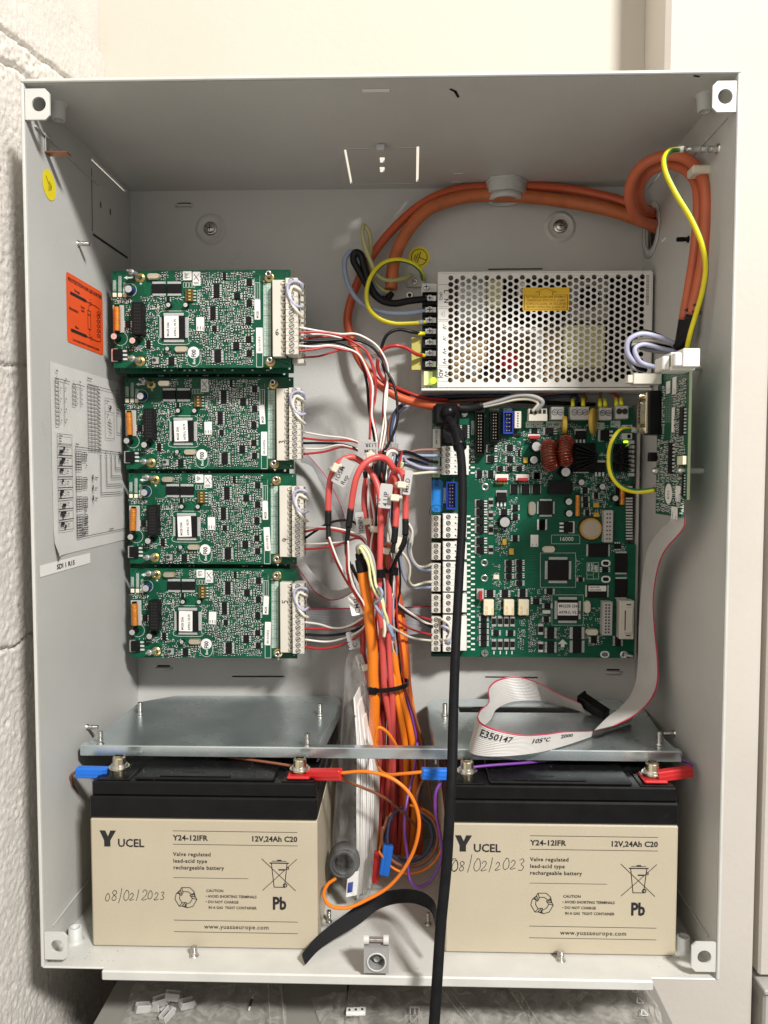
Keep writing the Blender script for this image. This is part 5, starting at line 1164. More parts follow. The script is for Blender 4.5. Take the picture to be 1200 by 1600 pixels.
    B.sticker('chip_label', 620, 597, 165, 52, ('AM29LV800', 'DSTK 90090R'), up=0.0017, size=0.0017, sx=1.05)
    B.so(690, 420, 94, 52, 3); B.qfp(250, 424, 244, 30); B.qfp(340, 798, 244, 30); B.sticker('chip_label', 341, 790, 186, 120, ('MG22B 256k', 'A97R1L V2.75'), up=0.0023, size=0.0036, sx=0.95)
    B.crystal(165, 230, 118, 60); B.crystal(525, 770, 60, 118, True); B.crystal(570, 1005, 116, 60)
    B.so(170, 622, 96, 54, 4); B.so(150, 758, 96, 50, 4); B.so(45, 716, 100, 58, 4); B.header(715, 880, 92, 320, 10, 2, 0.0085, 'grey_block', name='ribbon_socket')
    B.so(805, 200, 60, 76, 3, False); B.so(460, 512, 70, 40, 3); B.block('small_capacitor', 145, 818, 74, 32, 0.002, 'white_block'); B.so(140, 885, 80, 54, 4)
    # big latched ribbon plug with the end of its cable
    a_ = B.p(832, 712, 0.012); b_ = B.p(962, 1075, 0.012); q = MB(); q.box((a_.x, -0.012, b_.z), (b_.x, -0.0002, a_.z), 0, 0.0006); q.box((a_.x+0.004, -0.0135, b_.z+0.006), (b_.x-0.0015, -0.012, a_.z-0.006), 0, 0.0004)
    q.box((a_.x+0.0040, -0.01352, b_.z+0.0085), (a_.x+0.0050, -0.0134, a_.z-0.0085), 1); q.box((b_.x-0.007, -0.0122, a_.z-0.004), (b_.x-0.003, -0.0119, a_.z-0.003), 1); q.box((b_.x-0.007, -0.0122, b_.z+0.003), (b_.x-0.003, -0.0119, b_.z+0.004), 1); q.build('latched_plug', ['cream_block', 'slot_dark'], r); B.take(895, 890, 130, 380)
    for (x, y, w, h, n) in ((180, 1012, 110, 106, 8), (180, 1146, 110, 106, 8), (428, 1013, 136, 118, 12), (428, 1140, 136, 118, 12), (585, 1076, 94, 58, 4), (810, 1086, 92, 100, 8)): B.so(x, y, w, h, n)
    for y in (980, 1145): B.block('power_resistor', 90, y, 50, 104, 0.0014, 'tin'); B.block('resistor_body', 90, y, 44, 56, 0.0017, 'chip_black')
    v = B.p(870, 1218); q = MB(); q.ring((v.x, 0, v.z), (0, -1, 0), 0.0036, 0.0016, 0.0005, 18); q.cyl((v.x, 0.002, v.z), (v.x+0.006, -0.006, v.z), 0.0016, 0.0012, 10); q.build('snap_post', 'tin', r); B.take(880, 1218, 80, 70)
    # printed outlines
    q = MB(); F = lambda a_, b_: B.p(a_, b_)+Vector((0, -0.00006, 0))
    q.stroke(rect(86, 264, 416, 586), 2.6, F, closed=True); q.stroke(rect(194, 657, 488, 941), 2.6, F, closed=True); q.build('chip_outline', 'silk', r, kind='stuff')
    q = MB(); q.stroke(rect(522, 355, 632, 508), 2.6, F, closed=True); q.stroke([(583, 355), (583, 508)], 2, F); q.stroke([(583, 470), (522, 470)], 2, F); v = B.p(594, 378)
    q.text('SEFI', 0.0038, lambda a_, b_: Vector((v.x+b_, -6e-5, v.z-a_)), bold=0.03); v1 = B.p(560, 362); q.text('APPRC', 0.0026, lambda a_, b_: Vector((v1.x+b_, -6e-5, v1.z-a_)), bold=0.02); v3 = B.p(530, 362); q.text('MG2B', 0.0028, lambda a_, b_: Vector((v3.x+b_, -6e-5, v3.z-a_)), bold=0.02); q.build('maker_print', 'silk', r); B.take(577, 430, 120, 165)
    q = MB(); q.poly([F(*p_) for p_ in ((295, 1072), (342, 1118), (312, 1118), (312, 1148), (278, 1148), (278, 1118), (248, 1118))][::-1]); q.build('arrow_print', 'silk', r); B.take(295, 1110, 96, 80)
    q = MB(); q.stroke(rect(190, 96, 455, 178), 2.4, F, closed=True); v = B.p(262, 150); q.text('16000', 0.0052, lambda a_, b_: Vector((v.x+a_, -6e-5, v.z+b_)), sx=1.0); q.build('crystal_outline', 'silk', r); B.take(320, 137, 270, 90)
    # small parts strewn over the fields the photograph shows them in
    c3(); B.smd([(690, 470, 800, 700, 0.8), (770, 480, 930, 700, 0.75), (430, 470, 500, 700, 0.6), (500, 690, 700, 860, 0.5), (690, 700, 1000, 870, 0.5), (590, 1020, 900, 1320, 0.5), (970, 460, 1150, 500, 0.6), (940, 700, 1150, 780, 0.5), (850, 400, 1150, 480, 0.5)], cell=21, p=0.8, seed=11)
    c4(); B.smd([(0, 380, 400, 520, 0.6), (380, 400, 900, 520, 0.5), (380, 860, 900, 1000, 0.6), (440, 980, 700, 1240, 0.55), (0, 820, 200, 960, 0.6), (560, 520, 900, 900, 0.4), (640, 980, 820, 1160, 0.5)], cell=21, p=0.8, seed=12)
    c5(); B.smd([(480, 0, 560, 320, 0.6), (690, 0, 830, 300, 0.6), (660, 370, 740, 580, 0.4), (520, 690, 560, 860, 0.5), (690, 690, 740, 860, 0.6), (900, 900, 960, 1180, 0.75), (1000, 860, 1060, 1200, 0.85), (600, 850, 680, 1150, 0.3), (770, 530, 870, 600, 0.6), (620, 600, 1200, 690, 0.35), (480, 840, 550, 1140, 0.4)], cell=20, p=0.85, seed=13)
    c6(); B.smd([(120, 600, 200, 940, 0.6), (420, 320, 500, 560, 0.5), (490, 780, 660, 960, 0.45), (240, 960, 360, 1230, 0.35), (480, 960, 700, 1140, 0.4), (740, 180, 880, 250, 0.4), (0, 780, 110, 1200, 0.3)], cell=20, p=0.75, seed=14)
    # white link wires on the lowest terminals
    c5()
    for col, pts in (('ivory_wire', ((160, 880), (200, 895), (250, 935), (262, 1010), (235, 1070), (165, 1078))), ('lilac_wire', ((165, 955), (205, 955), (255, 985), (268, 1040), (240, 1095), (180, 1105)))):
        q = MB(); q.tube([B.p(x, y, 0.0185 if 0 < i < 5 else 0.012) for i, (x, y) in enumerate(pts)], 0.00135, 8, sub=5); q.build('link_wire', col, r)
    return r
main_board()

# ------------------------------------------------------------------ power supply
dm('psu_steel', (0.72, 0.71, 0.68), 0.42, 0.12, var=0.04, vs=40)
dm('psu_tan', (0.42, 0.30, 0.16), 0.6)
dm('transformer_yellow', (0.80, 0.78, 0.40), 0.5)
dm('trim_olive', (0.45, 0.40, 0.10), 0.5)
def psu():
    Yf = 0.155; x0 = at(684, 500, Yf).x; x1 = at(1017, 500, Yf).x; z1 = at(850, 426, Yf).z; z0 = at(850, 603, Yf).z; xl = at(659, 500, Yf+0.01).x
    r = thing('power_supply', 'silver perforated power supply with black screw terminals above the main board', 'power supply', (x0, 0.195, z0))
    O = Vector((x0, 0.195, z0)); Wd, Hd, dp = x1-x0, z1-z0, 0.195-Yf
    P = lambda px, py, h=0.0: at(px, py, Yf+h)-O
    q = MB(); cw, rh, rr = 0.00513, 0.00548, 0.00222
    mx0, nx = 0.0112, 33; nz = int((Hd-0.002)/rh)
    left = mx0-cw/2; right = left+nx*cw
    y = -dp
    def ring_cell(cx, cz, w2, h2):
        n = 12; vo = []; vi = []
        for k in range(n):
            a = 2*PI*k/n; c, s_ = math.cos(a), math.sin(a); t = min(w2/abs(c) if abs(c) > 1e-6 else 9, h2/abs(s_) if abs(s_) > 1e-6 else 9)
            vo.append((cx+c*t, y, cz+s_*t)); vi.append((cx+c*rr, y, cz+s_*rr))
        # corners exact
        cor = [(cx+w2, y, cz+h2), (cx-w2, y, cz+h2), (cx-w2, y, cz-h2), (cx+w2, y, cz-h2)]
        back = [(v[0], y+0.0010, v[2]) for v in vi]
        fs = [(k, (k+1) % n, n+(k+1) % n, n+k) for k in range(n)]+[(n+k, n+(k+1) % n, 2*n+(k+1) % n, 2*n+k) for k in range(n)]
        o = [] ; q.add(vo+vi+back, fs)
        for i, c_ in enumerate(cor):
            # corner triangle between the two neighbouring outer points
            ang = math.atan2(h2, w2) if i in (0, 2) else PI-math.atan2(h2, w2)
            if i > 1: ang += PI
            k = int(ang/(2*PI)*n) % n; q.add([vo[k], c_, vo[(k+1) % n]], [(0, 1, 2)])
    for i in range(nx):
        cx = left+cw*(i+0.5); off = rh/2 if i % 2 else 0; zz = 0.0025; q.quad((cx-cw/2, y, 0), (cx+cw/2, y, 0), (cx+cw/2, y, zz+off), (cx-cw/2, y, zz+off))
        z = zz+off
        while z+rh < Hd-0.0004: ring_cell(cx, z+rh/2, cw/2, rh/2); z += rh
        q.quad((cx-cw/2, y, z), (cx+cw/2, y, z), (cx+cw/2, y, Hd), (cx-cw/2, y, Hd))
    q.quad((0, y, 0), (left, y, 0), (left, y, Hd), (0, y, Hd)); q.quad((right, y, 0), (Wd, y, 0), (Wd, y, Hd), (right, y, Hd))
    q.box((0, y, -0.001), (Wd, y+0.001, 0), 0); 
    cover = q.build('perforated_cover', 'psu_steel', r)
    # case walls
    q = MB(); q.box((0, y+0.0002, Hd+0.0002), (Wd, 0, Hd+0.0012)); q.box((Wd+0.0002, y+0.0002, 0), (Wd+0.0012, 0, Hd)); xo = xl-x0
    q.box((xo, y+0.004, -0.0035), (Wd+0.001, 0, -0.0022)); q.box((xo-0.0004, y-0.0012, -0.0040), (Wd+0.0016, y+0.0038, -0.0018), 0, 0.0004); q.box((xo, -0.001, 0), (Wd, 0.0, Hd)); q.box((0, y+0.001, 0), (0.001, 0, Hd))
    q.build('case', 'psu_steel', r)
    # inside: tan board, transformer, capacitors, heatsink bars
    def ib(name, px0, py0, px1, py1, h, m, ch=0.0004):
        a = P(px0, py0, h); b = P(px1, py1, h); q = MB(); q.box((a.x, a.y, b.z), (b.x, -0.004, a.z), 0, ch); q.build(name, m, r)
    q = MB(); q.box((0.001, -0.0035, 0.001), (Wd-0.001, -0.002, Hd-0.001)); q.build('inner_board', 'psu_tan', r)
    ib('transformer', 882, 508, 945, 574, 0.008, 'transformer_yellow'); ib('inner_block', 715, 432, 760, 505, 0.016, 'can_silver'); ib('inner_block', 790, 438, 880, 500, 0.020, 'chip_black'); ib('inner_block', 890, 436, 950, 500, 0.016, 'far_panel'); ib('inner_block', 850, 520, 876, 596, 0.014, 'psu_tan'); ib('filter_coil', 762, 436, 786, 478, 0.008, 'transformer_yellow'); ib('inner_block', 955, 430, 1012, 600, 0.018, 'chip_black'); ib('inner_strip', 786, 512, 846, 518, 0.003, 'label_white', 0); ib('inner_strip', 840, 518, 847, 598, 0.003, 'label_white', 0)
    ib('inner_block', 705, 530, 760, 600, 0.017, 'psu_tan'); ib('relay', 812, 436, 820, 456, 0.003, 'led_cream')
    for (px, py, rad, m) in ((735, 575, 0.008, 'can_silver'), (720, 538, 0.007, 'can_silver'), (760, 580, 0.006, 'chip_black'), (796, 562, 0.010, 'jumper_red'), (920, 465, 0.012, 'chip_black'), (965, 465, 0.012, 'chip_black'), (800, 590, 0.006, 'can_silver')):
        v = P(px, py, 0.012); q = MB(); q.cyl((v.x, -0.004, v.z), (v.x, v.y, v.z), rad*0.8, rad*0.8, 16); q.build('capacitor' if m != 'jumper_red' else 'inner_coil', m, r)
    # mounting ears and the screw terminals
    q = MB(); a = P(659, 443, 0.022); b = P(684, 606, 0.022); q.box((a.x, a.y, b.z), (0.0, a.y+0.001, a.z), 0, 0.0002); q.build('terminal_plate', 'psu_steel', r)
    a = P(660, 456, 0.013); b = P(683, 577, 0.013); q = MB(); q.box((a.x, a.y+0.0012, b.z), (-0.0004, -0.02, a.z), 0, 0.0004); tb = q.build('terminal_block', 'black_plastic', r)
    ys = (466.6, 484.5, 500.8, 517.9, 535.1, 552.4, 568.9); st = P(671, 466.6, 0.012).z-P(671, 484.3, 0.012).z
    def mk():
        q = MB(); q.box((-0.0062, -0.0042, st/2-0.0008), (0.0062, 0.001, st/2), 2, 0.0002); q.box((-0.0040, -0.0012, -st*0.24), (0.0056, -0.0002, st*0.24), 1, 0.0002); q.box((-0.0064, -0.0008, -st/2+0.0008), (-0.0041, 0.0005, st/2-0.0008), 2)
        q.cyl((0, -0.0012, 0), (0, -0.0030, 0), 0.0029, 0.0027, 14); q.box((-0.0022, -0.0033, -0.0004), (0.0022, -0.0030, 0.0004), 3); q.box((-0.0004, -0.0034, -0.0022), (0.0004, -0.0030, 0.0022), 3); return q.mesh('screw_terminal', ['steel', 'tin', 'black_plastic', 'slot_dark'])
    me = mk()
    for y_ in ys: v = P(671.5, y_, 0.013); link('screw_terminal', me, r, v)
    for (px, py) in ((666, 448), (667, 587), (667, 603)):
        v = P(px, py, 0.021); q = MB(); q.cyl((v.x, v.y+0.001, v.z), (v.x, v.y-0.001, v.z), 0.0030, 0.0028, 16); q.box((v.x-0.002, v.y-0.0013, v.z-0.0003), (v.x+0.002, v.y-0.0010, v.z+0.0003), 1); q.box((v.x-0.0003, v.y-0.0013, v.z-0.002), (v.x+0.0003, v.y-0.0010, v.z+0.002), 1); q.build('screw', ['steel', 'slot_dark'], r)
    v = P(677.5, 594, 0.008); q = MB(); q.dome((v.x, v.y, v.z), (0, -1, 0), 0.0026, 0.003, 14); q.cyl((v.x, v.y+0.004, v.z), (v.x, v.y, v.z), 0.0026, n=14); q.build('status_lamp', 'led_green', r)
    ib('trim_block', 662, 580, 676, 602, 0.014, 'transformer_yellow')
    # printed panel left of the holes
    y2 = y-0.0001; F = lambda px, py: Vector((P(px, py).x, y2, P(px, py).z))
    q = MB()
    def box_(cx0, cy0, cx1, cy1): q.stroke([(530+a/5.333, 340+b/5.333) for a, b in rrect(cx0, cy0, cx1, cy1, 12)], 0.35, F, closed=True)
    box_(822, 558, 915, 742); box_(822, 758, 915, 850); box_(822, 862, 915, 1232); box_(822, 1246, 915, 1364)
    def rt(t, cx, cy, size, sx=1.0):
        v = P(530+cx/5.333, 340+cy/5.333); q.text(t, size, lambda a, b: Vector((v.x+b, y2, v.z-a)), bold=0.015, sx=sx)
    rt('L', 874, 602, 0.0056); rt('(AC)', 838, 622, 0.0034); rt('N', 874, 675, 0.0056, 0.9)
    for cy in (880, 975, 1075, 1160): rt('-V' if cy < 1000 else '+V', 862, cy+10, 0.0046, 1.0)
    rt('+V', 874, 1275, 0.0048); rt('ADJ', 832, 1262, 0.0048)
    for i, l in enumerate((26, 18, 10)): q.stroke([(530+(875-i*12)/5.333, 340+(805-l)/5.333), (530+(875-i*12)/5.333, 340+(805+l)/5.333)], 0.4, F)
    q.build('terminal_print', 'print_black', r)
    # upside-down caution sticker
    a = P(817, 449.5); b = P(889, 485.5); q = MB(); q.plate([rrect(a.x, b.z, b.x, a.z, 0.0012)], lambda u, v, h: Vector((u, y-0.0001-h, v)), 0.0001); e = q.build('caution_sticker', 'gold_sticker', r)
    cx, cz = (a.x+b.x)/2, (a.z+b.z)/2; w2, h2 = (b.x-a.x)/2, (a.z-b.z)/2; G = lambda u, v: Vector((cx-u*w2, y-0.00026, cz-v*h2))
    q = MB(); q.stroke([(-0.93, 0.88), (0.93, 0.88), (0.93, -0.36), (0.28, -0.36), (0.28, -0.60), (0.44, -0.60), (0, -0.92), (-0.44, -0.60), (-0.28, -0.60), (-0.28, -0.36), (-0.93, -0.36)], 0.035, G, closed=True)
    for i, t in enumerate(('AC INPUT VOLTAGE CAN BE', 'SELECTED BY SWITCH CHECK', 'INPUT VOLTAGE AVOIDING', 'DAMAGE BEFORE POWER ON')): q.text(t, 0.28, G, 0, 0.58-i*0.29, align='CENTER', sx=0.46, bold=0.02)
    q.build('print', 'gold_print', e)
    a = P(1007.5, 428); b = P(1015, 478); q = MB(); q.quad(Vector((a.x, y2, b.z)), Vector((b.x, y2, b.z)), Vector((b.x, y2, a.z)), Vector((a.x, y2, a.z))); e = q.build('bar_code', 'label_white', r)
    q = MB(); rn = random.Random(2); z = b.z+0.0006
    while z < a.z-0.0008: t = rn.uniform(0.0002, 0.0006); q.quad(Vector((a.x+0.0012, y2-5e-5, z)), Vector((b.x-0.0006, y2-5e-5, z)), Vector((b.x-0.0006, y2-5e-5, z+t)), Vector((a.x+0.0012, y2-5e-5, z+t))); z += t+rn.uniform(0.0003, 0.0006)
    q.build('bars', 'print_black', e, kind='stuff')
    # mounting bracket between the supply and the back panel, with the olive tab at the left
    a = at(643, 527, 0.17)-O; b = at(658, 578, 0.17)-O; q = MB(); q.box((a.x, a.y, b.z), (b.x, a.y+0.0015, a.z), 0, 0.0002); q.build('insulating_tab', 'trim_olive', r)
    q = MB(); a = at(636, 430, 0.19)-O; b = at(658, 447, 0.19)-O; q.box((a.x, -0.003, b.z), (b.x+0.003, 0.0015, a.z), 0, 0.0003); v = at(648.5, 439, 0.19)-O; q.ring((v.x, -0.003, v.z), (0, -1, 0), 0.0026, 0.001, 0.0008, 14, 1); q.build('earth_lug', ['far_panel', 'steel'], r)
    q = MB(); v = at(640, 461, 0.193)-O; q.cyl((v.x, 0, v.z), (v.x, -0.002, v.z), 0.0030, 0.0028, 16); q.dome((v.x, -0.002, v.z), (0, -1, 0), 0.0018, 0.0012, 12, 1); q.build('fixing_nut', ['steel', 'slot_dark'], r)
psu()

# ------------------------------------------------------------------ side board on the right wall
class SideBoard(Board):
    def p(s, cx, cy, h=0.0):
        ox, oy, sc = s.c; P = atx(ox+cx/sc, oy+cy/sc, s.O.x-h); return Vector((s.O.y-P.y, -h, P.z-s.O.z))
    def l(s, w, h=0.0): return w*0.001
    def take(s, cx, cy, w, h, m=4):
        v = s.p(cx, cy); s.taken.append((v.x-w*0.0005-0.0006, v.x+w*0.0005+0.0006, v.z-h*0.0005-0.0006, v.z+h*0.0005+0.0006))
def side():
    xb = 0.447; O = Vector((xb, 0.0745, 0.4262)); r = thing('side_circuit_board', 'narrow green circuit board standing edge-on against the right cabinet wall', 'circuit board', O, (0, 0, -PI/2))
    B = SideBoard(r, 0, 930, 530, 5.333); B.O = O
    PW = 0.0655; tr = B.p(788, 118); br_ = B.p(765, 1338); bl = B.p(718, 1486); ll = B.p(498, 1452)
    q = MB(); q.plate([[(0.0, ll.z), (bl.x, bl.z), (bl.x, br_.z), (tr.x, br_.z), (tr.x, tr.z), (0, tr.z+0.002)]], lambda u, v, h: Vector((u, h, v)), 0.0016, 0); q.build('board_panel', 'pcb_green', r)
    q = MB(); q.box((tr.x+0.00005, -0.0001, br_.z), (tr.x+0.0005, 0.0018, tr.z)); q.build('board_edge', 'pcb_edge', r)
    # wall stand-offs
    for (cx, cy) in ((800, 168), (780, 1095)):
        v = B.p(cx, cy); q = MB(); x = 0.026 if cy < 500 else 0.034; q.cyl((x, 0.0016, v.z), (x, W-xb-0.0004, v.z), 0.0022, 0.0022, 6); q.build('wall_spacer', 'far_panel', r)
    for (cx, cy) in ((760, 160), (732, 1095), (512, 1098)):
        v = B.p(cx, cy); q = MB(); q.cyl((v.x, 0, v.z), (v.x, -0.002, v.z), 0.0030, 0.0026, 14); q.dome((v.x, -0.002, v.z), (0, -1, 0), 0.0020, 0.002, 12); q.build('screw', 'steel', r); B.take(cx, cy, 8, 8)
    # plug terminals at the top
    for (cx, cy, w, hh, lf) in ((590, 200, 0.019, 0.016, 0.012), (690, 170, 0.019, 0.011, 0.012)):
        v = B.p(cx, cy, hh); q = MB(); q.box((v.x-w/2, -hh, v.z-0.006), (v.x+w/2, 0, v.z+0.006), 0, 0.0005); q.box((v.x-w/2+0.001, -hh-0.005, v.z-0.0055), (v.x+w/2-0.001, -hh, v.z+0.0035), 0, 0.0008); q.build('plug_terminal', 'white_block', r)
    v = B.p(440, 290, 0.02); q = MB(); q.box((0.002, -0.022, v.z-0.004), (0.012, -0.001, v.z+0.004), 0, 0.0005); q.box((0.003, -0.026, v.z-0.003), (0.011, -0.022, v.z+0.003), 0, 0.0004); q.build('plug_terminal', 'cream_block', r)
    # nine-pin serial connector facing the viewer's left
    v = B.p(530, 600, 0.006); q = MB(); zc = v.z; q.box((-0.004, -0.009, zc-0.0165), (0.009, -0.0002, zc+0.0165), 0, 0.0006); q.box((-0.002, -0.011, zc-0.0155), (0.007, -0.009, zc+0.0155), 1, 0.0004)
    q.plate([rrect(-0.0015, zc-0.0088, 0.0065, zc+0.0088, 0.002)], lambda u, w_, h: Vector((u, -0.011-h*0.6, w_)), 0.006, 1); q.box((0.0002, -0.01472, zc-0.0072), (0.005, -0.01455, zc+0.0072), 2)
    for i in range(5): q.cyl((0.0037, -0.0147, zc-0.0055+i*0.00275), (0.0037, -0.0154, zc-0.0055+i*0.00275), 0.0005, n=6, mi=1)
    for s_ in (-1, 1): q.cyl((0.0025, -0.011, zc+s_*0.0125), (0.0025, -0.015, zc+s_*0.0125), 0.0026, 0.0026, 6, mi=1)
    q.build('serial_connector', ['black_plastic', 'brass_steel', 'slot_dark'], r); B.taken.append((0, 0.012, zc-0.02, zc+0.02))
    for (cx, cy, w, h) in ((735, 685, 12, 19), (640, 990, 12, 22), (745, 1215, 4, 16), (565, 760, 5, 6)): B.so(cx, cy, w, h, 8)
    B.block('small_relay', 705, 1010, 11, 6, 0.003, 'relay_cream')
    for (cx, cy, w, h, t) in ((608, 402, 9, 9, ('2020', '0033')), (660, 385, 8, 12, ('REF',)), (650, 672, 6, 18, ()), (690, 1288, 10, 11, ('R2', 'DLC4')), (660, 1448, 13, 9, ('A2012', '0.5')), (528, 735, 4, 7, ())): B.sticker('small_label', cx, cy, w, h, t, turn=90, size=0.0022); B.take(cx, cy, w, h)
    v = B.p(612, 1288); q = MB(); q.cyl((v.x, 0, v.z), (v.x, -0.0002, v.z), 0.0075, n=22); q.text('EO', 0.005, lambda a, b: Vector((v.x+0.0018-b, -0.0003, v.z-0.004+a)), mi=1); q.build('round_label', ['label_white', 'print_black'], r); B.take(612, 1288, 15, 15)
    q = MB(); F = lambda a, b: B.p(a, b)+Vector((0, -0.0001, 0))
    for i in range(12): q.stroke([(585, 470+i*20), (640, 462+i*20)], 1.6, F)
    for x in (583, 600, 620, 640): q.stroke([(x, 470), (x-4, 700)], 1.4, F)
    for i in range(4): q.stroke([(560, 290+i*16), (760, 250+i*16)], 1.4, F)
    for x in (600, 640, 680, 720): q.stroke([(x, 275), (x, 330)], 1.4, F)
    q.build('silkscreen_table', 'silk_soft', r); B.take(610, 585, 16, 44)
    s_ = B.smd
    rn = random.Random(21); q = MB(); k = 0
    ztop, zbot = B.p(640, 370).z, B.p(640, 1440).z
    z = ztop
    while z > zbot:
        x = 0.004
        while x < PW-0.006:
            xx, zz = x+rn.uniform(-0.0003, 0.0003), z+rn.uniform(-0.0003, 0.0003); x += 0.0029
            if rn.random() > 0.80 or any(a < xx < b and c < zz < d for a, b, c, d in B.taken): continue
            hor = rn.random() < 0.6; L_, w_ = (0.0019, 0.0010); e = 0.0005
            for (a, b, m_) in ((-L_/2, -L_/2+e, 1), (-L_/2+e, L_/2-e, rn.choice((0, 0, 2))), (L_/2-e, L_/2, 1)):
                if hor: q.box((xx+a, -0.0007, zz-w_/2), (xx+b, -0.0001, zz+w_/2), m_)
                else: q.box((xx-w_/2, -0.0007, zz+a), (xx+w_/2, -0.0001, zz+b), m_)
        z -= 0.0022
    q.build('surface_mount_parts', ['smd_black', 'solder', 'smd_tan'], r, kind='stuff')
    v = B.p(500, 980, 0.003); q = MB(); q.box((-0.0035, -0.006, v.z-0.0035), (0.003, -0.0002, v.z+0.0035), 0, 0.0006); q.build('push_button', 'black_plastic', r)
side()
# ------------------------------------------------------------------ cables, wires, tags
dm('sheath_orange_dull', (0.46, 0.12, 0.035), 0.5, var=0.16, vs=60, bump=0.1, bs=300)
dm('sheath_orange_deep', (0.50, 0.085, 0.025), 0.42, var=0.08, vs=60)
dm('sheath_coil', (0.52, 0.12, 0.05), 0.45, var=0.08, vs=60)
dm('sheath_orange', (0.82, 0.215, 0.012), 0.4, var=0.05, vs=60)
dm('sheath_red', (0.60, 0.085, 0.078), 0.4, var=0.05, vs=60)
dm('wire_red', (0.40, 0.022, 0.022), 0.35)
dm('wire_white', (0.74, 0.71, 0.66), 0.4)
dm('wire_black', (0.007, 0.007, 0.008), 0.38, spec=0.25)
dm('wire_ivory', (0.66, 0.62, 0.50), 0.4)
dm('wire_yellowish', (0.72, 0.70, 0.36), 0.4)
dm('wire_olive', (0.42, 0.40, 0.18), 0.4)
dm('wire_blue_grey', (0.28, 0.33, 0.45), 0.4)
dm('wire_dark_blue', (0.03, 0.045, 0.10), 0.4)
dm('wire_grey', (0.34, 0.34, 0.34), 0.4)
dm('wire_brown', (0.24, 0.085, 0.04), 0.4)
dm('wire_pinkbrown', (0.30, 0.16, 0.14), 0.4)
dm('wire_violet', (0.17, 0.045, 0.30), 0.4)
dm('wire_orange', (0.80, 0.20, 0.01), 0.38)
dm('wire_yellow', (0.72, 0.62, 0.01), 0.35)
dm('wire_green', (0.02, 0.16, 0.05), 0.35)
dm('ferrule_yellow', (0.70, 0.68, 0.02), 0.4)
dm('shrink_black', (0.010, 0.010, 0.0105), 0.5, bump=0.1, spec=0.2)
dm('wire_dark_grey', (0.045, 0.045, 0.045), 0.6)
dm('tie_clear', (0.66, 0.60, 0.48), 0.35)
dm('tie_grey', (0.34, 0.33, 0.31), 0.35)
dm('tag_grey', (0.44, 0.43, 0.42), 0.45)
dm('ribbon_grey', (0.50, 0.49, 0.47), 0.42)
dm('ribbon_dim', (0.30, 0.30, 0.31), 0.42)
dm('ribbon_red', (0.45, 0.03, 0.07), 0.45)

def K(ox, oy, sc, pts):      # crop coordinates -> points; third value is depth in millimetres
    out = []; d = None
    for p in pts:
        if len(p) > 2: d = p[2]
        out.append([ox+p[0]/sc, oy+p[1]/sc, d])
    # depths not given are interpolated
    return out
def path(pts):
    P = [list(p) for p in pts]; known = [i for i, p in enumerate(P) if len(p) > 2 and p[2] is not None]
    for i, p in enumerate(P):
        if i in known: continue
        lo = max([k for k in known if k < i], default=known[0]); hi = min([k for k in known if k > i], default=known[-1])
        t = 0 if lo == hi else (i-lo)/(hi-lo); v = P[lo][2]+(P[hi][2]-P[lo][2])*t
        if len(p) > 2: p[2] = v
        else: p.append(v)
    return [at(p[0], p[1], p[2]/1000) for p in P]
def crop(ox, oy, sc, pts): return [(ox+p[0]/sc, oy+p[1]/sc)+tuple(p[2:]) for p in pts]
def cable(label, m, rpx, pts, group=None, n=9, sub=6, stripe=None, cat='wire', name='wire', kids=()):
    P = path(pts); Y = sum(p.y for p in P)/len(P); r_ = rpx*(Y+0.5215)/FOC
    q = MB(); mats = [m]
    if stripe: mats.append(stripe); st = ({0, 1, n-1}, 1)
    q.tube(P, r_, n if rpx > 3 else 7, sub=sub, stripe=st if stripe else None)
    if r_ > 0.0028:
        o = q.build(name, mats)
    else: o = q.build(name, mats)
    tag(o, label, cat, group)
    for (nm, km, kr, kp) in kids:
        PP = path(kp); q = MB(); q.tube(PP, kr*(PP[0].y+0.5215)/FOC, 12, sub=4); q.build(nm, km, o)
    return o
A_ = lambda *p: crop(440, 680, 4.286, p)
B_ = lambda *p: crop(440, 880, 4.286, p)
C_ = lambda *p: crop(500, 700, 7.5, p)
D_ = lambda *p: crop(540, 840, 7.5, p)
E_ = lambda *p: crop(600, 660, 12, p)
G_ = lambda *p: crop(440, 500, 6, p)

# supply cables at the top
cable('thick soiled orange cable arching under the gland to the power supply', 'sheath_orange_dull', 9.6, [(1040, 362, 178), (1016, 350, 170), (960, 330, 172), (880, 314, 182), (800, 306), (740, 306), (700, 314), (668, 328), (645, 350), (625, 382), (615, 410), (611, 452, 176)], n=14, cat='cable', name='cable',
      kids=(('tape_band', 'tie_clear', 10.2, [(614, 417, 181), (613.5, 424, 181)]),))
cable('thinner orange cable looping down from the top into the black sleeve over the main board', 'sheath_orange_deep', 6.8, [(1040, 338, 178), (1008, 326, 168), (950, 308, 176), (890, 296, 184), (830, 291), (760, 292), (700, 300), (655, 322), (605, 368), (572, 415), (549, 468), (543, 500, 184), (549, 530), (562, 562, 176), (588, 596, 172), (622, 620), (665, 632), (717, 638, 170)], n=14, cat='cable', name='cable',
      kids=(('shrink_sleeve', 'shrink_black', 6.8, [(714, 638, 170), (735, 638, 170), (755, 633, 168)]),))
cable('grey wire arching from the black sleeve into the spring terminal', 'wire_grey', 3.4, [(752, 634, 168), (780, 626), (808, 618, 160), (832, 619), (848, 628, 158), (838, 642, 162)], 'sleeved wires into the spring terminal')
cable('ivory wire lying just below the grey one into the spring terminal', 'wire_ivory', 2.8, [(752, 636, 168), (780, 630), (806, 624, 162), (830, 624), (841, 630, 160), (832, 643, 163)], 'sleeved wires into the spring terminal')
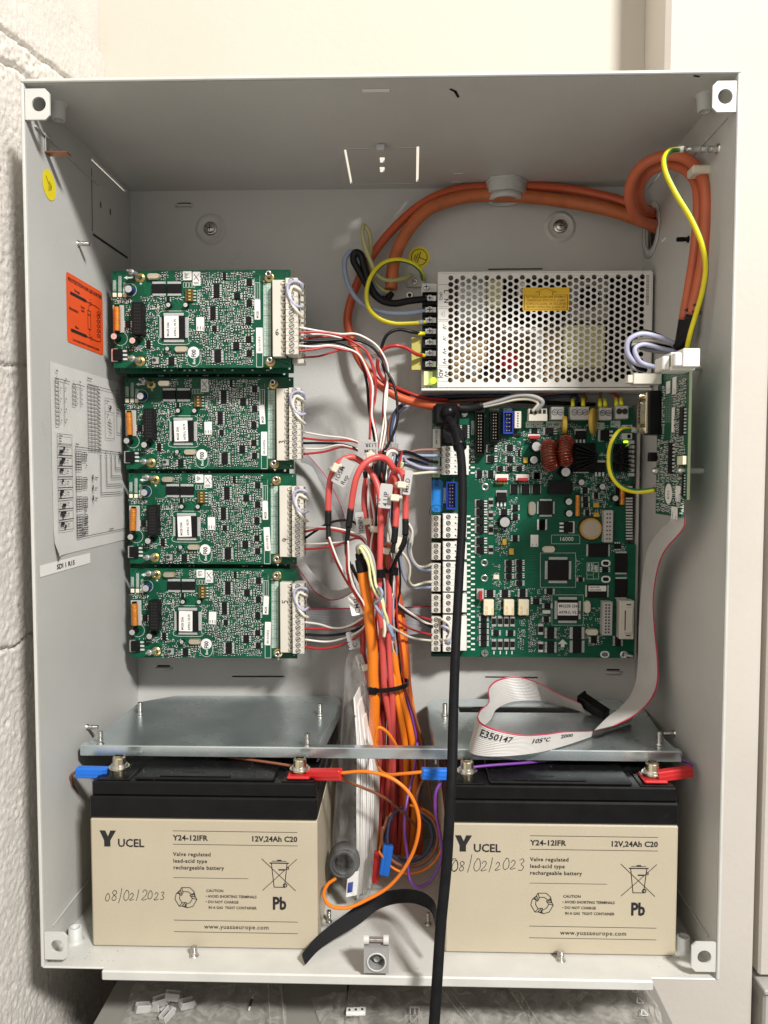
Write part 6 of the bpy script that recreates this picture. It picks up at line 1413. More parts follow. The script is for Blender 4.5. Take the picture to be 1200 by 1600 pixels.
# mains cores
cable('olive wire looping high above the power supply terminals', 'wire_olive', 3.4, [(643, 430, 184), (628, 436, 176), (605, 438, 170), (590, 430, 166), (579, 408, 162), (570, 382, 160), (566, 362), (569, 353), (576, 362, 164), (579, 385, 168), (577, 410, 172), (585, 440, 174), (600, 455, 176), (610, 456, 178)])
cable('black core curling from the thick orange cable to the upper supply terminal', 'wire_black', 5.4, [(612, 458, 178), (603, 468), (590, 465, 174), (577, 450), (562, 425, 168), (552, 405), (555, 395, 164), (563, 397), (570, 420, 166), (580, 450), (594, 468, 168), (615, 474), (640, 470, 168), (668, 467, 169)], n=12)
cable('blue-grey core looping out to the left of the black one', 'wire_blue_grey', 3.9, [(606, 460, 180), (590, 455), (572, 430, 172), (560, 400), (549, 393, 168), (540, 403), (539, 425, 168), (549, 455), (568, 476, 168), (595, 487), (630, 490, 168), (668, 485, 169)], n=12)
cable('yellow and green earth wire circling left of the power supply', 'wire_yellow', 3.6, [(661, 436, 184), (658, 424, 176), (645, 412), (620, 406, 166), (598, 412), (580, 432, 160), (573, 458), (577, 482, 160), (592, 497), (615, 505, 164), (640, 505), (668, 503, 169)], stripe='wire_green', n=12, kids=(('crimp_sleeve', 'wire_grey', 4.0, [(652, 504, 168), (662, 503.5, 168)]),))
cable('thin black wire curving from the power supply into the harness below', 'wire_black', 2.6, [(664, 522, 168), (645, 519, 160), (622, 515), (605, 523, 156), (597, 540), (596, 560, 158), (606, 590, 164), (622, 609, 172), (640, 618, 178)], kids=(('ferrule', 'ferrule_yellow', 3.2, [(652, 521, 163), (663, 521.5, 167)]),))
cable('dark red wire curving from the power supply around below the black one', 'wire_red', 2.8, [(664, 556, 168), (650, 553, 160), (635, 544), (618, 540, 154), (600, 545), (591, 560, 154), (591, 578), (602, 596, 162), (625, 608, 172), (665, 622, 180), (700, 625, 182)], kids=(('ferrule', 'ferrule_yellow', 3.2, [(651, 554, 162), (663, 556, 167)]),))
# wires running behind along the bottom of the power supply
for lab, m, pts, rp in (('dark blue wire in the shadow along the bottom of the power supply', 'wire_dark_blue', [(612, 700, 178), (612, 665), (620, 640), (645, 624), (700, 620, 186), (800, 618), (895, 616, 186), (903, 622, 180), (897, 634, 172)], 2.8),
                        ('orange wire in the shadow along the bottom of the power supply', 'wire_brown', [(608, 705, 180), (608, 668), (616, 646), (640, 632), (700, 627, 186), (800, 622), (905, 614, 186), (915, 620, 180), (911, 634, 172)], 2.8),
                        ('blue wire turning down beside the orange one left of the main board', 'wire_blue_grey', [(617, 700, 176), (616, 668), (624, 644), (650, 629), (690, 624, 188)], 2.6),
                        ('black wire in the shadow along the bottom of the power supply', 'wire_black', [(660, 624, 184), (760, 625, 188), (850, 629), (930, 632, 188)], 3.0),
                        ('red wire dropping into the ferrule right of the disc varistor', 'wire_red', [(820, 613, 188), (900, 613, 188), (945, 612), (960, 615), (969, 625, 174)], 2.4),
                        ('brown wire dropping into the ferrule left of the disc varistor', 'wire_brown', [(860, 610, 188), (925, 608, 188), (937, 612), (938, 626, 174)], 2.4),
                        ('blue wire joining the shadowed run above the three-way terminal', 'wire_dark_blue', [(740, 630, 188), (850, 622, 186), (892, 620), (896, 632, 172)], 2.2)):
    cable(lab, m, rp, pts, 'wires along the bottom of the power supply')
for i, (x, y0_, y1_) in enumerate(((895, 624, 636), (911, 623, 635), (937.5, 624, 636), (945, 624, 635), (963, 623, 635), (970, 622, 634))):
    P = path([(x, y0_, 170), (x+(0.8 if i in (3, 5) else 0), y1_, 166)]); q = MB(); q.tube(P, 0.0017, 12, sub=1); o = q.build('ferrule', 'ferrule_yellow')
    tag(o, 'yellow wire ferrule in the %s hole of the grey power terminals' % ('leftmost', 'second', 'third', 'fourth', 'fifth', 'rightmost')[i], 'ferrule', 'yellow ferrules above the grey power terminals')

# coil on the right wall
rw = lambda px, py, x=0.458: atx(px, py, x).y*1000
cable('outer orange-red cable coiled at the top right and run down the wall', 'sheath_coil', 8.0, [(1040, 348, 172), (1018, 350, 150), (996, 340, 128), (984, 315, 112), (986, 285, 98), (1004, 258, 84), (1035, 244, 72), (1066, 245, 62), (1090, 264, 52), (1101, 292, 44), (1103, 340, 42), (1099, 400), (1090, 450, 46), (1080, 492, 50)], n=14, cat='cable', name='cable', group='orange-red cables coiled at the top right',
      kids=(('shrink_sleeve', 'shrink_black', 8.8, [(1081, 488, 50), (1077, 512, 52), (1069, 532, 56), (1058, 541, 62)]),))
cable('inner orange-red cable coiled at the top right inside the outer one', 'sheath_coil', 7.4, [(1040, 330, 178), (1020, 332, 160), (1006, 326, 140), (999, 306, 122), (1004, 282, 106), (1022, 264, 92), (1048, 257, 80), (1072, 266, 68), (1088, 288, 58), (1091, 325, 54), (1086, 390), (1077, 450, 58), (1068, 500, 62)], n=14, cat='cable', name='cable', group='orange-red cables coiled at the top right',
      kids=(('shrink_sleeve', 'shrink_black', 7.6, [(1069, 494, 62), (1065, 520, 64), (1062, 538, 66)]),))
q = MB(); P = path([(1086, 268, 50), (1101, 270, 44)]); c = (P[0]+P[1])/2; q.box(c+Vector((-0.0072, -0.006, -0.0028)), c+Vector((0.0072, 0.006, 0.0032)), 0, 0.001); q.box(c+Vector((0.006, -0.0065, -0.002)), c+Vector((0.011, -0.0045, 0.006)), 0, 0.0005); tag(q.build('cable_clip', 'tie_clear'), 'pale plastic clip holding the two coiled cables to the wall', 'clip')
for (p, a) in (((1092, 497), '1/2'), ((1082, 499), '1/1')): pass
q = MB(); pp = at(1070, 470, 0.035)
q.text('V2', 0.010, lambda a, b: at(1082, 470, 0.036)+Vector((b*0.9, -0.0004, -a)), bold=0.01); q.text('V1', 0.010, lambda a, b: at(1069, 478, 0.048)+Vector((b*0.9, -0.0004, -a)), bold=0.01)
tag(q.build('cable_marking', 'pen'), 'handwritten marks on the two coiled orange-red cables', 'marking')
cable('yellow and green earth wire sweeping down the right wall from its spade', 'wire_yellow', 4.3, [(1061, 234, 40), (1047, 236, 34), (1038, 248, 28), (1040, 268), (1056, 302, 22), (1080, 342), (1097, 382, 20), (1103, 415), (1099, 450, 26), (1088, 490), (1078, 525, 34), (1072, 556, 40)], stripe='wire_green', n=12,
      kids=(('crimp_sleeve', 'wire_white', 4.6, [(1060, 233.5, 40), (1069, 233, 38)]), ('spade_lug', 'steel', 3.0, [(1069, 233, 38), (1084, 232.5, 34)]), ('lug_cover', 'wire_grey', 5.0, [(1085, 233, 34), (1108, 233, 26)])))
cable('yellow and green earth wire looping in front of the black heatsink', 'wire_yellow', 4.2, [(986, 671, 92), (970, 673, 88), (957, 690, 84), (952, 715), (956, 742, 84), (972, 761), (995, 768, 80), (1024, 765, 72)], stripe='wire_green', n=12,
      kids=(('crimp_sleeve', 'wire_grey', 4.4, [(985, 671, 92), (998, 673, 90)]), ('lug_cover', 'wire_grey', 4.0, [(1000, 673, 90), (1015, 677, 84), (1026, 677, 78)])))
# cores looping into the side board plugs
GS = 'cores looping from the coiled cables into the side board'
for lab, m, rp, pts in (('lilac core making the outermost loop above the side board', 'lilac_wire', 4.0, [(1058, 539, 62), (1030, 527, 58), (1000, 522, 56), (982, 532, 56), (980, 550, 58), (992, 566, 60), (1022, 573, 62)]),
                        ('black core making the tight loop above the side board', 'wire_black', 3.2, [(1058, 542, 64), (1028, 524, 66), (1002, 518, 64), (986, 530, 62), (984, 550, 62), (995, 573), (1010, 579, 66)]),
                        ('ivory core running straight back above the side board', 'wire_ivory', 3.2, [(1060, 543, 64), (1035, 536, 68), (1010, 532, 70), (990, 535, 72), (984, 552, 74)]),
                        ('second black core lying under the ivory core', 'wire_black', 3.4, [(1060, 546, 66), (1035, 541, 66), (1005, 539, 66), (988, 545, 68), (990, 565, 70)]),
                        ('grey core sagging lowest above the side board', 'wire_grey', 3.4, [(1062, 548, 66), (1040, 550, 68), (1010, 546, 70), (990, 540, 70), (978, 556, 74), (990, 575, 76), (1004, 579, 72)]),
                        ('second lilac core bending down into the white plug', 'lilac_wire', 3.6, [(1062, 550, 64), (1035, 545, 62), (1005, 538, 60), (992, 545, 58), (1000, 565, 58), (1024, 574, 60)])):
    cable(lab, m, rp, pts, GS)

# wires from the top left board
G6 = 'wires from the top left board'
for lab, m, rp, pts in (
    ('topmost white wire leaving the top left board', 'wire_white', 1.7, G_((140, 65, 112), (400, 112, 118), (560, 132), (690, 130, 128), (800, 175), (900, 250, 134), (985, 400), (1000, 520, 136), (970, 700), (965, 850, 132), (975, 1000), (935, 1240, 126))),
    ('red wire under the topmost white one at the top left board', 'wire_red', 1.9, G_((140, 117, 110), (350, 115, 116), (540, 145), (660, 200, 126), (780, 280), (850, 430, 130), (880, 600), (875, 750, 130), (850, 860), (880, 1030, 126), (905, 1200, 124))),
    ('white wire crossing behind the red one at the top left board', 'wire_white', 1.6, G_((210, 138, 118), (400, 135, 126), (540, 165), (700, 200, 134), (830, 300), (960, 420, 138), (990, 560), (985, 750, 134), (950, 1000), (915, 1230, 126))),
    ('red wire arched behind the black ones at the top left board', 'wire_red', 1.7, G_((205, 182, 120), (400, 155, 130), (560, 155), (700, 140, 134), (830, 190), (940, 300, 140), (975, 480), (960, 700, 138), (950, 900), (970, 1040, 130), (940, 1240, 126))),
    ('upper black wire leaving the top left board', 'wire_black', 2.2, G_((145, 190, 112), (350, 196, 118), (560, 185), (700, 190, 130), (830, 240), (930, 350, 134), (985, 480), (1050, 600, 132), (1085, 800), (1080, 960, 128), (1010, 1150), (950, 1240, 124))),
    ('lower black wire leaving the top left board', 'wire_black', 2.2, G_((205, 228, 120), (400, 205, 122), (540, 215), (660, 265, 126), (740, 380), (800, 600, 130), (815, 800), (850, 1000, 128), (890, 1230, 124))),
    ('lower white wire leaving the top left board', 'wire_white', 1.7, G_((145, 240, 110), (300, 250, 114), (450, 238), (600, 265, 122), (720, 320), (800, 460, 128), (850, 600), (850, 760, 126), (845, 900), (880, 1060, 124), (900, 1230, 122))),
    ('lower red wire leaving the top left board', 'wire_red', 1.9, G_((145, 292, 110), (300, 275, 114), (430, 252), (580, 278, 122), (690, 310), (770, 420, 128), (820, 560), (835, 760, 126), (830, 1000), (825, 1120, 124))),
    ('lowest red wire leaving the top left board', 'wire_red', 1.6, G_((205, 352, 122), (350, 340, 126), (450, 310), (560, 278, 130), (690, 240), (790, 280, 136), (870, 460), (885, 640, 134), (850, 830)))):
    cable(lab, m, rp, pts, G6)
G3 = 'wires from the second left board'
for lab, m, rp, pts in (
    ('upper white wire leaving the second left board', 'wire_white', 1.5, G_((205, 1050, 146), (400, 1085), (600, 1108, 134), (700, 1140), (760, 1180, 126))),
    ('upper red wire leaving the second left board', 'wire_red', 1.8, G_((205, 1108, 144), (400, 1128), (600, 1130, 134), (700, 1145), (760, 1185, 126))),
    ('black wire leaving the second left board', 'wire_black', 2.0, G_((205, 1155, 146), (400, 1155), (560, 1165, 134), (680, 1200), (770, 1260, 124))),
    ('lower white wire leaving the second left board', 'wire_white', 1.5, G_((205, 1205, 144), (380, 1205), (530, 1172, 134), (650, 1190), (740, 1225, 126))),
    ('lower red wire leaving the second left board', 'wire_red', 1.8, G_((205, 1258, 144), (400, 1235), (560, 1192, 134), (660, 1205), (740, 1235, 126)))):
    cable(lab, m, rp, pts, G3)
G4 = 'wires from the third left board'
for lab, m, rp, pts in (
    ('upper white wire leaving the third left board', 'wire_white', 1.7, A_((150, 620, 142), (250, 615), (350, 622, 132), (470, 650), (545, 685, 120), (575, 730, 114))),
    ('upper red wire leaving the third left board', 'wire_red', 1.9, A_((150, 648, 142), (250, 628), (340, 632, 130), (460, 665), (540, 695, 120), (570, 735, 116))),
    ('black wire rising in an arc from the third left board', 'wire_black', 2.0, A_((150, 695, 144), (230, 640), (310, 592, 140), (400, 570), (480, 580, 134), (540, 640, 126))),
    ('lower white wire leaving the third left board', 'wire_white', 1.5, A_((150, 728, 142), (280, 725), (400, 715, 130), (500, 692), (560, 705, 120), (590, 760, 114))),
    ('lower red wire leaving the third left board', 'wire_red', 1.8, A_((150, 765, 142), (260, 755), (370, 738, 132), (450, 705), (520, 690, 122), (570, 730, 116)))):
    cable(lab, m, rp, pts, G4)
G5 = 'wires from the bottom left board'
for lab, m, rp, pts in (
    ('upper white wire leaving the bottom left board', 'wire_white', 1.8, B_((150, 395, 142), (250, 408), (350, 435, 132), (450, 420), (550, 362, 112))),
    ('upper red wire leaving the bottom left board', 'wire_red', 2.1, B_((150, 437, 142), (300, 441), (420, 432, 128), (500, 412), (565, 380, 112))),
    ('black wire leaving the bottom left board', 'wire_black', 2.2, B_((150, 476, 142), (280, 484), (400, 475, 130), (490, 450), (560, 410, 112), (600, 330, 106), (590, 250), (520, 120, 112), (470, 10, 118))),
    ('lower white wire leaving the bottom left board', 'wire_white', 1.8, B_((150, 511, 142), (300, 526), (400, 508, 130), (500, 468), (560, 415, 108), (580, 350, 102), (545, 260), (490, 150, 108), (455, 0, 114))),
    ('lower red wire leaving the bottom left board', 'wire_red', 2.1, B_((150, 560, 142), (270, 572), (400, 548, 130), (500, 495), (560, 430, 108), (572, 370, 104)))):
    cable(lab, m, rp, pts, G5)
# cores leaving the sleeved red cables
GR = 'cores leaving the sleeved red fire cables'
for lab, m, rp, pts in (
    ('red core below the sleeve of the leftmost red fire cable', 'wire_red', 2.0, B_((313, -175, 90), (330, -100, 91), (370, 0, 94), (440, 130, 98), (510, 230), (560, 320, 102), (572, 380, 104))),
    ('white core below the sleeve of the leftmost red fire cable', 'wire_white', 1.7, B_((318, -175, 88), (345, -100, 90), (385, 0, 92), (450, 120, 96), (525, 225), (570, 320, 100), (580, 390, 104))),
    ('red core below the sleeve of the second red fire cable', 'wire_red', 2.1, B_((437, -150, 86), (438, -60, 88), (440, 60, 90), (470, 170, 94), (530, 270), (568, 350, 100))),
    ('white core below the sleeve of the second red fire cable', 'wire_white', 1.7, B_((445, -150, 84), (449, -60, 86), (455, 60, 88), (490, 170, 92), (545, 260), (578, 340, 98))),
    ('black core below the sleeve of the second red fire cable', 'wire_black', 2.4, B_((432, -160, 90), (434, -60, 94), (475, 40, 98), (540, 160), (590, 260, 96), (595, 350), (560, 410, 104)))):
    cable(lab, m, rp, pts, GR)

# red fire cables
FR = 'red fire cables in the centre'
def fire(lab, pts, sleeve=None, rp=4.9):
    kids = (('shrink_sleeve', 'shrink_black', rp*1.08, sleeve[:len(sleeve)//2+1]), ('shrink_sleeve', 'shrink_black', rp*0.78, sleeve[len(sleeve)//2:])) if sleeve else ()
    return cable(lab, 'sheath_red', rp, pts, FR, n=14, cat='cable', name='cable', kids=kids)
fire('leftmost red fire cable, arching from its black sleeve down into the bundle', C_((97, 740, 92), (100, 560, 90), (125, 360, 88), (185, 215, 88), (280, 130, 90), (370, 108, 92), (460, 145, 96), (565, 240, 98), (640, 360, 98), (690, 500, 96), (708, 680, 94), (710, 900), (705, 1200))+D_((395, 380, 94), (390, 600), (388, 850))+B_((665, 400, 98), (680, 650, 104), (690, 850, 110), (725, 1050, 118), (740, 1240, 126))+[(606, 1230, 140), (604, 1290, 155), (602, 1345, 165)], C_((97, 735, 92), (96, 840), (96, 905, 92), (98, 990), (100, 1070, 90)))
fire('second red fire cable, making the tallest arch over the bundle', C_((362, 720, 84), (385, 540, 82), (430, 340, 80), (500, 210, 80), (590, 135, 82), (690, 108, 84), (780, 135, 88), (845, 215, 92), (878, 300, 98), (850, 450, 104), (810, 620, 108), (770, 820, 112), (730, 1050, 114), (700, 1200, 116))+B_((600, 300, 118), (590, 520, 120), (620, 700), (640, 900, 122), (660, 1240, 132))+[(588, 1240, 146), (588, 1330, 168)], C_((360, 712, 84), (348, 820), (335, 930, 84), (322, 1030), (315, 1120, 86)))
fire('short red fire cable hooked behind the clear cable tie on the right', C_((885, 930, 84), (893, 760, 84), (900, 560, 84), (903, 440), (893, 365, 86), (860, 350, 92), (828, 420, 98), (800, 600, 102), (765, 780, 104), (735, 1000, 108))+D_((515, 300, 106), (505, 550), (515, 800, 104))+B_((715, 500, 106), (725, 700), (740, 900, 112), (745, 1240, 126))+[(614, 1260, 146), (612, 1350, 170)], C_((883, 920, 84), (875, 1030), (865, 1110, 84), (855, 1180), (848, 1230, 84)))
fire('rightmost red fire cable, ending in a long black sleeve', C_((1002, 840, 80), (1003, 680, 80), (1000, 520, 78), (990, 380, 78), (962, 290, 80), (912, 262, 86), (860, 300, 92), (835, 400, 98), (812, 560, 104), (780, 760, 108), (755, 900, 112)), C_((1000, 830, 80), (1002, 930), (1000, 1020, 80), (975, 1120), (940, 1190, 82)))
fire('red fire cable rising on the left behind the white tag', C_((545, 350, 118), (522, 500, 116), (520, 680), (545, 860, 112), (570, 1000), (600, 1200, 112))+B_((620, 150, 118), (560, 350, 124), (545, 600, 126), (570, 720, 126), (600, 900, 126), (640, 1240, 136))+[(580, 1250, 150), (582, 1340, 170)], C_((545, 350, 118), (540, 310), (538, 270, 118), (540, 240), (545, 215, 118)), 4.6)
fire('red fire cable in the middle under the long black sleeves', C_((622, 390, 124), (612, 560, 122), (622, 760), (645, 1000, 120), (655, 1200, 120))+B_((700, 150, 122), (730, 400, 120), (745, 700, 122), (770, 1000, 128), (800, 1240, 136))+[(628, 1260, 150), (620, 1350, 172)], C_((622, 390, 124), (628, 300), (640, 220, 122), (642, 170), (645, 120, 122)), 4.6)
for i, (a, b) in enumerate(((596, 600), (620, 616), (640, 624))):
    fire('%s of the deep red cables filling the shadowed bottom of the bundle' % ('leftmost', 'middle', 'rightmost')[i], [(a-2+i*3, 1120, 146), (a, 1180, 150), (a+3*(i-1), 1260, 158), (b, 1350, 174)], rp=5.2)
rnb = random.Random(8)
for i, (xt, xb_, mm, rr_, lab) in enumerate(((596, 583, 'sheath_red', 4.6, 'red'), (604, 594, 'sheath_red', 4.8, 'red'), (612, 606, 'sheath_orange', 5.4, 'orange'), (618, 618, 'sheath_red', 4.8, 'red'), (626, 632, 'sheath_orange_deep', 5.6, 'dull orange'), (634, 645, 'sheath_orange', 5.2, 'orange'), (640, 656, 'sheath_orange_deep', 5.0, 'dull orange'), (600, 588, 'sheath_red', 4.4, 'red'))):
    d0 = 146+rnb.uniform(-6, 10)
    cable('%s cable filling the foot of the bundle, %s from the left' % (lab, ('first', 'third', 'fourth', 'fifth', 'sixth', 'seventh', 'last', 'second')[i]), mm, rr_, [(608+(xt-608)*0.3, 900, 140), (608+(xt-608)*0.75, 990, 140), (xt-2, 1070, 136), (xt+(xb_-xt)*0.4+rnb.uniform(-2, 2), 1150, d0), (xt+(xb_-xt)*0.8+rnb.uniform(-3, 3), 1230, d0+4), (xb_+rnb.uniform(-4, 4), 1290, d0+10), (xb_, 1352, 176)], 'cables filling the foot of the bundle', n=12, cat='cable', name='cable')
rnb = random.Random(31)
for i, (m_, nm_) in enumerate((('wire_white', 'white'), ('wire_red', 'dark red'), ('wire_black', 'black'), ('wire_grey', 'grey'), ('wire_red', 'dark red'), ('wire_white', 'white'), ('wire_ivory', 'ivory'), ('wire_blue_grey', 'blue-grey'), ('wire_black', 'black'), ('wire_red', 'dark red'))):
    x = 584+i*4.3; pts_ = [(x+rnb.uniform(-6, 6), 705, 124)]+[(x+rnb.uniform(-6, 6)+(k-3)*1.5, 705+k*52, 110+rnb.uniform(-8, 4)) for k in range(1, 6)]+[(x+6, 1030, 120), (x+10, 1110, 134)]
    cable('thin %s wire inside the central bundle, %s of ten from the left' % (nm_, ('first', 'second', 'third', 'fourth', 'fifth', 'sixth', 'seventh', 'eighth', 'ninth', 'tenth')[i]), m_, 1.7, pts_, 'thin wires threading through the bundle')
# long black sleeves standing in the middle
GB2 = 'upright black sleeves in the middle of the bundle'
cable('wide upright black sleeve behind the tallest red arch', 'shrink_black', 7.0, C_((690, 90, 116), (685, 200, 112), (675, 330), (665, 440, 112)), GB2, n=14, cat='sleeve', name='sleeve')
cable('narrow upright black sleeve right of the wide one', 'shrink_black', 5.0, C_((760, 60, 118), (745, 240, 112), (735, 340), (725, 450, 112)), GB2, n=14, cat='sleeve', name='sleeve')
# orange cables
OR = 'bright orange cables running down the centre'
cable('thick orange cable capped in black below the twisted wires', 'sheath_orange', 8.4, D_((195, 380, 96), (215, 520), (245, 680, 98), (270, 850), (283, 1000, 100))+B_((610, 600, 104), (612, 750, 108), (622, 900, 112), (618, 1100, 120), (615, 1260, 128))+[(585, 1260, 145), (590, 1340, 166)], OR, n=16, cat='cable', name='cable',
      kids=(('shrink_cap', 'shrink_black', 9.4, D_((200, 400, 96), (185, 320, 96), (178, 260, 96))), ('shrink_cap', 'shrink_black', 6.4, D_((178, 270, 96), (165, 230, 96), (160, 185, 96)))))
cable('orange cable behind the red ones, swinging right at the bottom', 'sheath_orange', 6.0, D_((490, 60, 114), (465, 260, 116), (450, 420), (520, 700, 122))+B_((740, 500, 120), (765, 720, 120), (800, 900, 124), (850, 1080, 128), (880, 1260, 134))+[(648, 1260, 146), (640, 1330, 166)], OR, n=14, cat='cable', name='cable')
cable('orange cable along the right edge of the bundle, second from the right', 'sheath_orange', 5.0, B_((755, 100, 124), (750, 400, 124), (750, 650, 122), (760, 850, 118), (800, 1050, 120), (830, 1250, 128))+[(634, 1270, 146), (630, 1345, 168)], OR, n=12, cat='cable', name='cable')
cable('orange cable in the back of the bundle beside the deep red ones', 'sheath_orange', 6.5, [(612, 880, 132), (622, 970, 134), (632, 1040, 136), (641, 1100, 138), (655, 1180, 144), (650, 1260, 158), (632, 1345, 176)], OR, n=12, cat='cable', name='cable')
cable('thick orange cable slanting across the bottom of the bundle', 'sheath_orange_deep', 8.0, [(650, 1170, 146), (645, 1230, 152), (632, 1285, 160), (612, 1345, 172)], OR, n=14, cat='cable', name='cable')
cable('thin orange wire hooked over the red cables above the shelf rail', 'wire_orange', 2.6, B_((625, 1300, 90), (628, 1180, 88), (650, 1100, 86), (700, 1125, 88), (750, 1190), (790, 1260, 96)), None, n=9)
cable('brown wire edging the bundle on the far right', 'wire_brown', 1.9, B_((760, 120, 128), (755, 400, 128), (775, 680, 128), (840, 860), (905, 1060, 132), (960, 1260, 136))+[(672, 1240, 140), (690, 1300, 150)], 'thin wires down the right edge of the bundle')
cable('violet wire between the orange cables and the brown wire', 'wire_violet', 2.2, B_((760, 700, 132), (830, 880), (880, 1060, 132), (905, 1200), (905, 1280, 134)), 'thin wires down the right edge of the bundle')
cable('dark blue wire tucked behind the violet wire', 'wire_dark_blue', 2.2, B_((770, 720, 136), (850, 900), (915, 1100, 138), (935, 1280, 140)), 'thin wires down the right edge of the bundle')
cable('orange wire beside the brown one at the edge of the bundle', 'wire_orange', 2.0, D_((590, 300, 128), (570, 500), (575, 700), (590, 850))+B_((770, 500, 128), (772, 680, 128), (800, 780), (870, 960, 132), (940, 1240, 138)), 'thin wires down the right edge of the bundle')
# twisted wires above the capped orange cable
TW = 'twisted wires above the capped orange cable'
cable('pale yellow wire arching from the orange cable into the twist', 'wire_yellowish', 2.3, D_((155, 190, 94), (152, 130, 90), (175, 125), (235, 230, 86), (275, 340), (290, 480, 86), (330, 600), (370, 680, 84), (420, 740, 82), (450, 850), (480, 930, 84), (500, 1010, 86)), TW)
cable('grey wire making the outermost arch into the twist', 'wire_grey', 2.3, D_((140, 190, 96), (135, 110, 92), (180, 82), (240, 105, 88), (300, 190), (335, 310, 86), (345, 420), (352, 540, 86), (390, 620, 84), (385, 700)), TW)
cable('second pale yellow wire arching just inside the grey one', 'wire_yellowish', 2.2, D_((165, 190, 96), (165, 110, 90), (200, 100), (270, 190, 86), (305, 310), (335, 440, 84), (355, 560), (400, 640, 82), (430, 720), (455, 850, 84), (455, 1000), (445, 1150, 88)), TW)
cable('blue-grey wire looping around the middle of the twist', 'wire_blue_grey', 2.5, D_((300, 440, 90), (310, 520), (350, 610, 86), (400, 590, 80), (428, 650, 78), (400, 730, 80), (345, 775, 84), (380, 850, 84), (440, 920), (490, 1020, 86), (560, 1170, 90)), TW)
cable('second blue-grey wire running straight out of the twist', 'wire_blue_grey', 2.4, D_((345, 420, 92), (330, 560), (375, 640, 88), (440, 740), (430, 860, 84), (460, 960), (530, 1060, 88), (555, 1200, 92)), TW)
cable('ivory wire from the twist to the lowest terminal of the main board', 'wire_ivory', 2.0, D_((480, 1000, 88), (560, 1060, 100), (640, 1110, 116), (740, 1160), (850, 1190, 140), (1010, 1208, 158)), TW)
cable('ivory wire hanging with a stripped end from the twist', 'wire_ivory', 2.4, D_((440, 880, 86), (455, 1000), (462, 1090, 84), (450, 1165, 84)), TW)
# harness to the main board
MBG = 'wires into the left terminals of the main board'
for lab, m, rp, pts in (
    ('ivory wire curving into the middle terminals from above', 'wire_ivory', 2.2, D_((735, -130, 120), (778, -60, 124), (775, 60, 126), (760, 130), (775, 230, 134), (830, 320, 142), (910, 345, 152), (1010, 312, 162))),
    ('blue-grey wire just under the uppermost ivory one', 'wire_blue_grey', 2.4, D_((700, -60, 124), (735, 60, 126), (735, 160), (780, 280, 136), (850, 355), (920, 382, 154), (1010, 380, 164))),
    ('ivory wire swinging low into the fifth row of the middle terminals', 'wire_ivory', 2.2, D_((640, 150, 112), (700, 220, 114), (748, 320, 118), (752, 420), (740, 500, 124), (790, 562, 134), (870, 545), (930, 525, 154), (1010, 518, 162))),
    ('blue-grey wire in the lowest sweep beside the middle terminals', 'wire_blue_grey', 2.4, D_((650, 130, 114), (640, 260, 116), (665, 400), (715, 520, 126), (790, 585, 138), (880, 588, 150), (1010, 582, 164))),
    ('dark red wire slanting down to the lowest group of terminals', 'wire_red', 1.9, D_((545, 560, 114), (555, 670, 114), (620, 770, 124), (720, 860), (850, 920, 148), (1010, 965, 162))),
    ('white wire slanting down to the lowest group of terminals', 'wire_white', 2.0, D_((550, 690, 112), (610, 770, 118), (700, 845, 130), (820, 925), (910, 985, 152), (1010, 1025, 162))),
    ('second dark red wire crossing the grey ribbon lower down', 'wire_red', 1.8, D_((470, 800, 102), (520, 900, 106), (600, 965, 116), (720, 1050, 134), (850, 1100), (1010, 1140, 162)))):
    cable(lab, m, rp, pts, MBG)
cable('black core sweeping from the long right sleeve down to the lowest terminals', 'wire_black', 3.2, D_((700, -20, 84), (690, 70, 86), (610, 220, 92), (548, 370, 98), (530, 540, 104), (545, 700, 110), (620, 810, 122), (740, 890, 138), (880, 970, 152), (1010, 1045, 162)), MBG, n=10)
EG = 'wires looping into the uppermost white terminal'
for lab, m, rp, pts in (
    ('pinkish brown wire along the top of the loops into the uppermost white terminal', 'wire_pinkbrown', 2.2, E_((1110, 520, 160), (900, 512, 152), (650, 520), (450, 560, 138), (300, 540), (190, 490, 132), (90, 490), (30, 580, 126))),
    ('blue-grey wire under the pinkish brown one', 'wire_blue_grey', 2.6, E_((1110, 615, 160), (900, 625, 152), (650, 620), (500, 598, 138), (380, 590), (280, 650, 128), (225, 780), (230, 900, 124))),
    ('black wire bowing over the loops to a bare end', 'wire_black', 2.6, E_((1000, 745, 156), (850, 725, 148), (650, 640), (500, 575, 132), (380, 548), (270, 590, 126), (215, 700), (215, 850, 122))),
    ('light blue-grey wire in the middle of the loops', 'lilac_wire', 2.6, E_((1110, 850, 160), (900, 862, 152), (700, 845), (520, 780, 138), (400, 710), (350, 640, 130), (290, 720), (255, 850, 124))),
    ('ivory wire lowest under the loops', 'wire_ivory', 2.4, E_((1120, 940, 160), (900, 935, 152), (700, 950), (540, 965, 138), (420, 950), (340, 920, 126))),
    ('dark grey wire hidden inside the loops', 'wire_dark_blue', 2.6, E_((820, 780, 156), (650, 740, 148), (480, 700), (390, 720, 138), (330, 850, 130))),
    ('white wire curled tightly at the left of the loops', 'wire_white', 2.8, E_((240, 580, 122), (180, 540, 118), (110, 545), (50, 620, 116), (20, 720, 118))),
    ('second dark wire running flat under the loops', 'wire_grey', 2.4, E_((1000, 880, 164), (800, 895, 160), (560, 850), (400, 800, 148), (300, 820, 138)))):
    cable(lab, m, rp, pts, EG)
cable('pale yellow wire end standing up beside the red hook', 'wire_yellowish', 2.6, E_((310, 880, 108), (330, 820), (350, 750, 106)), EG)
cable('ivory wire hanging behind the rightmost red fire cable', 'wire_ivory', 2.6, A_((705, 330, 128), (710, 250, 124), (740, 200, 122), (770, 160, 120)), EG)
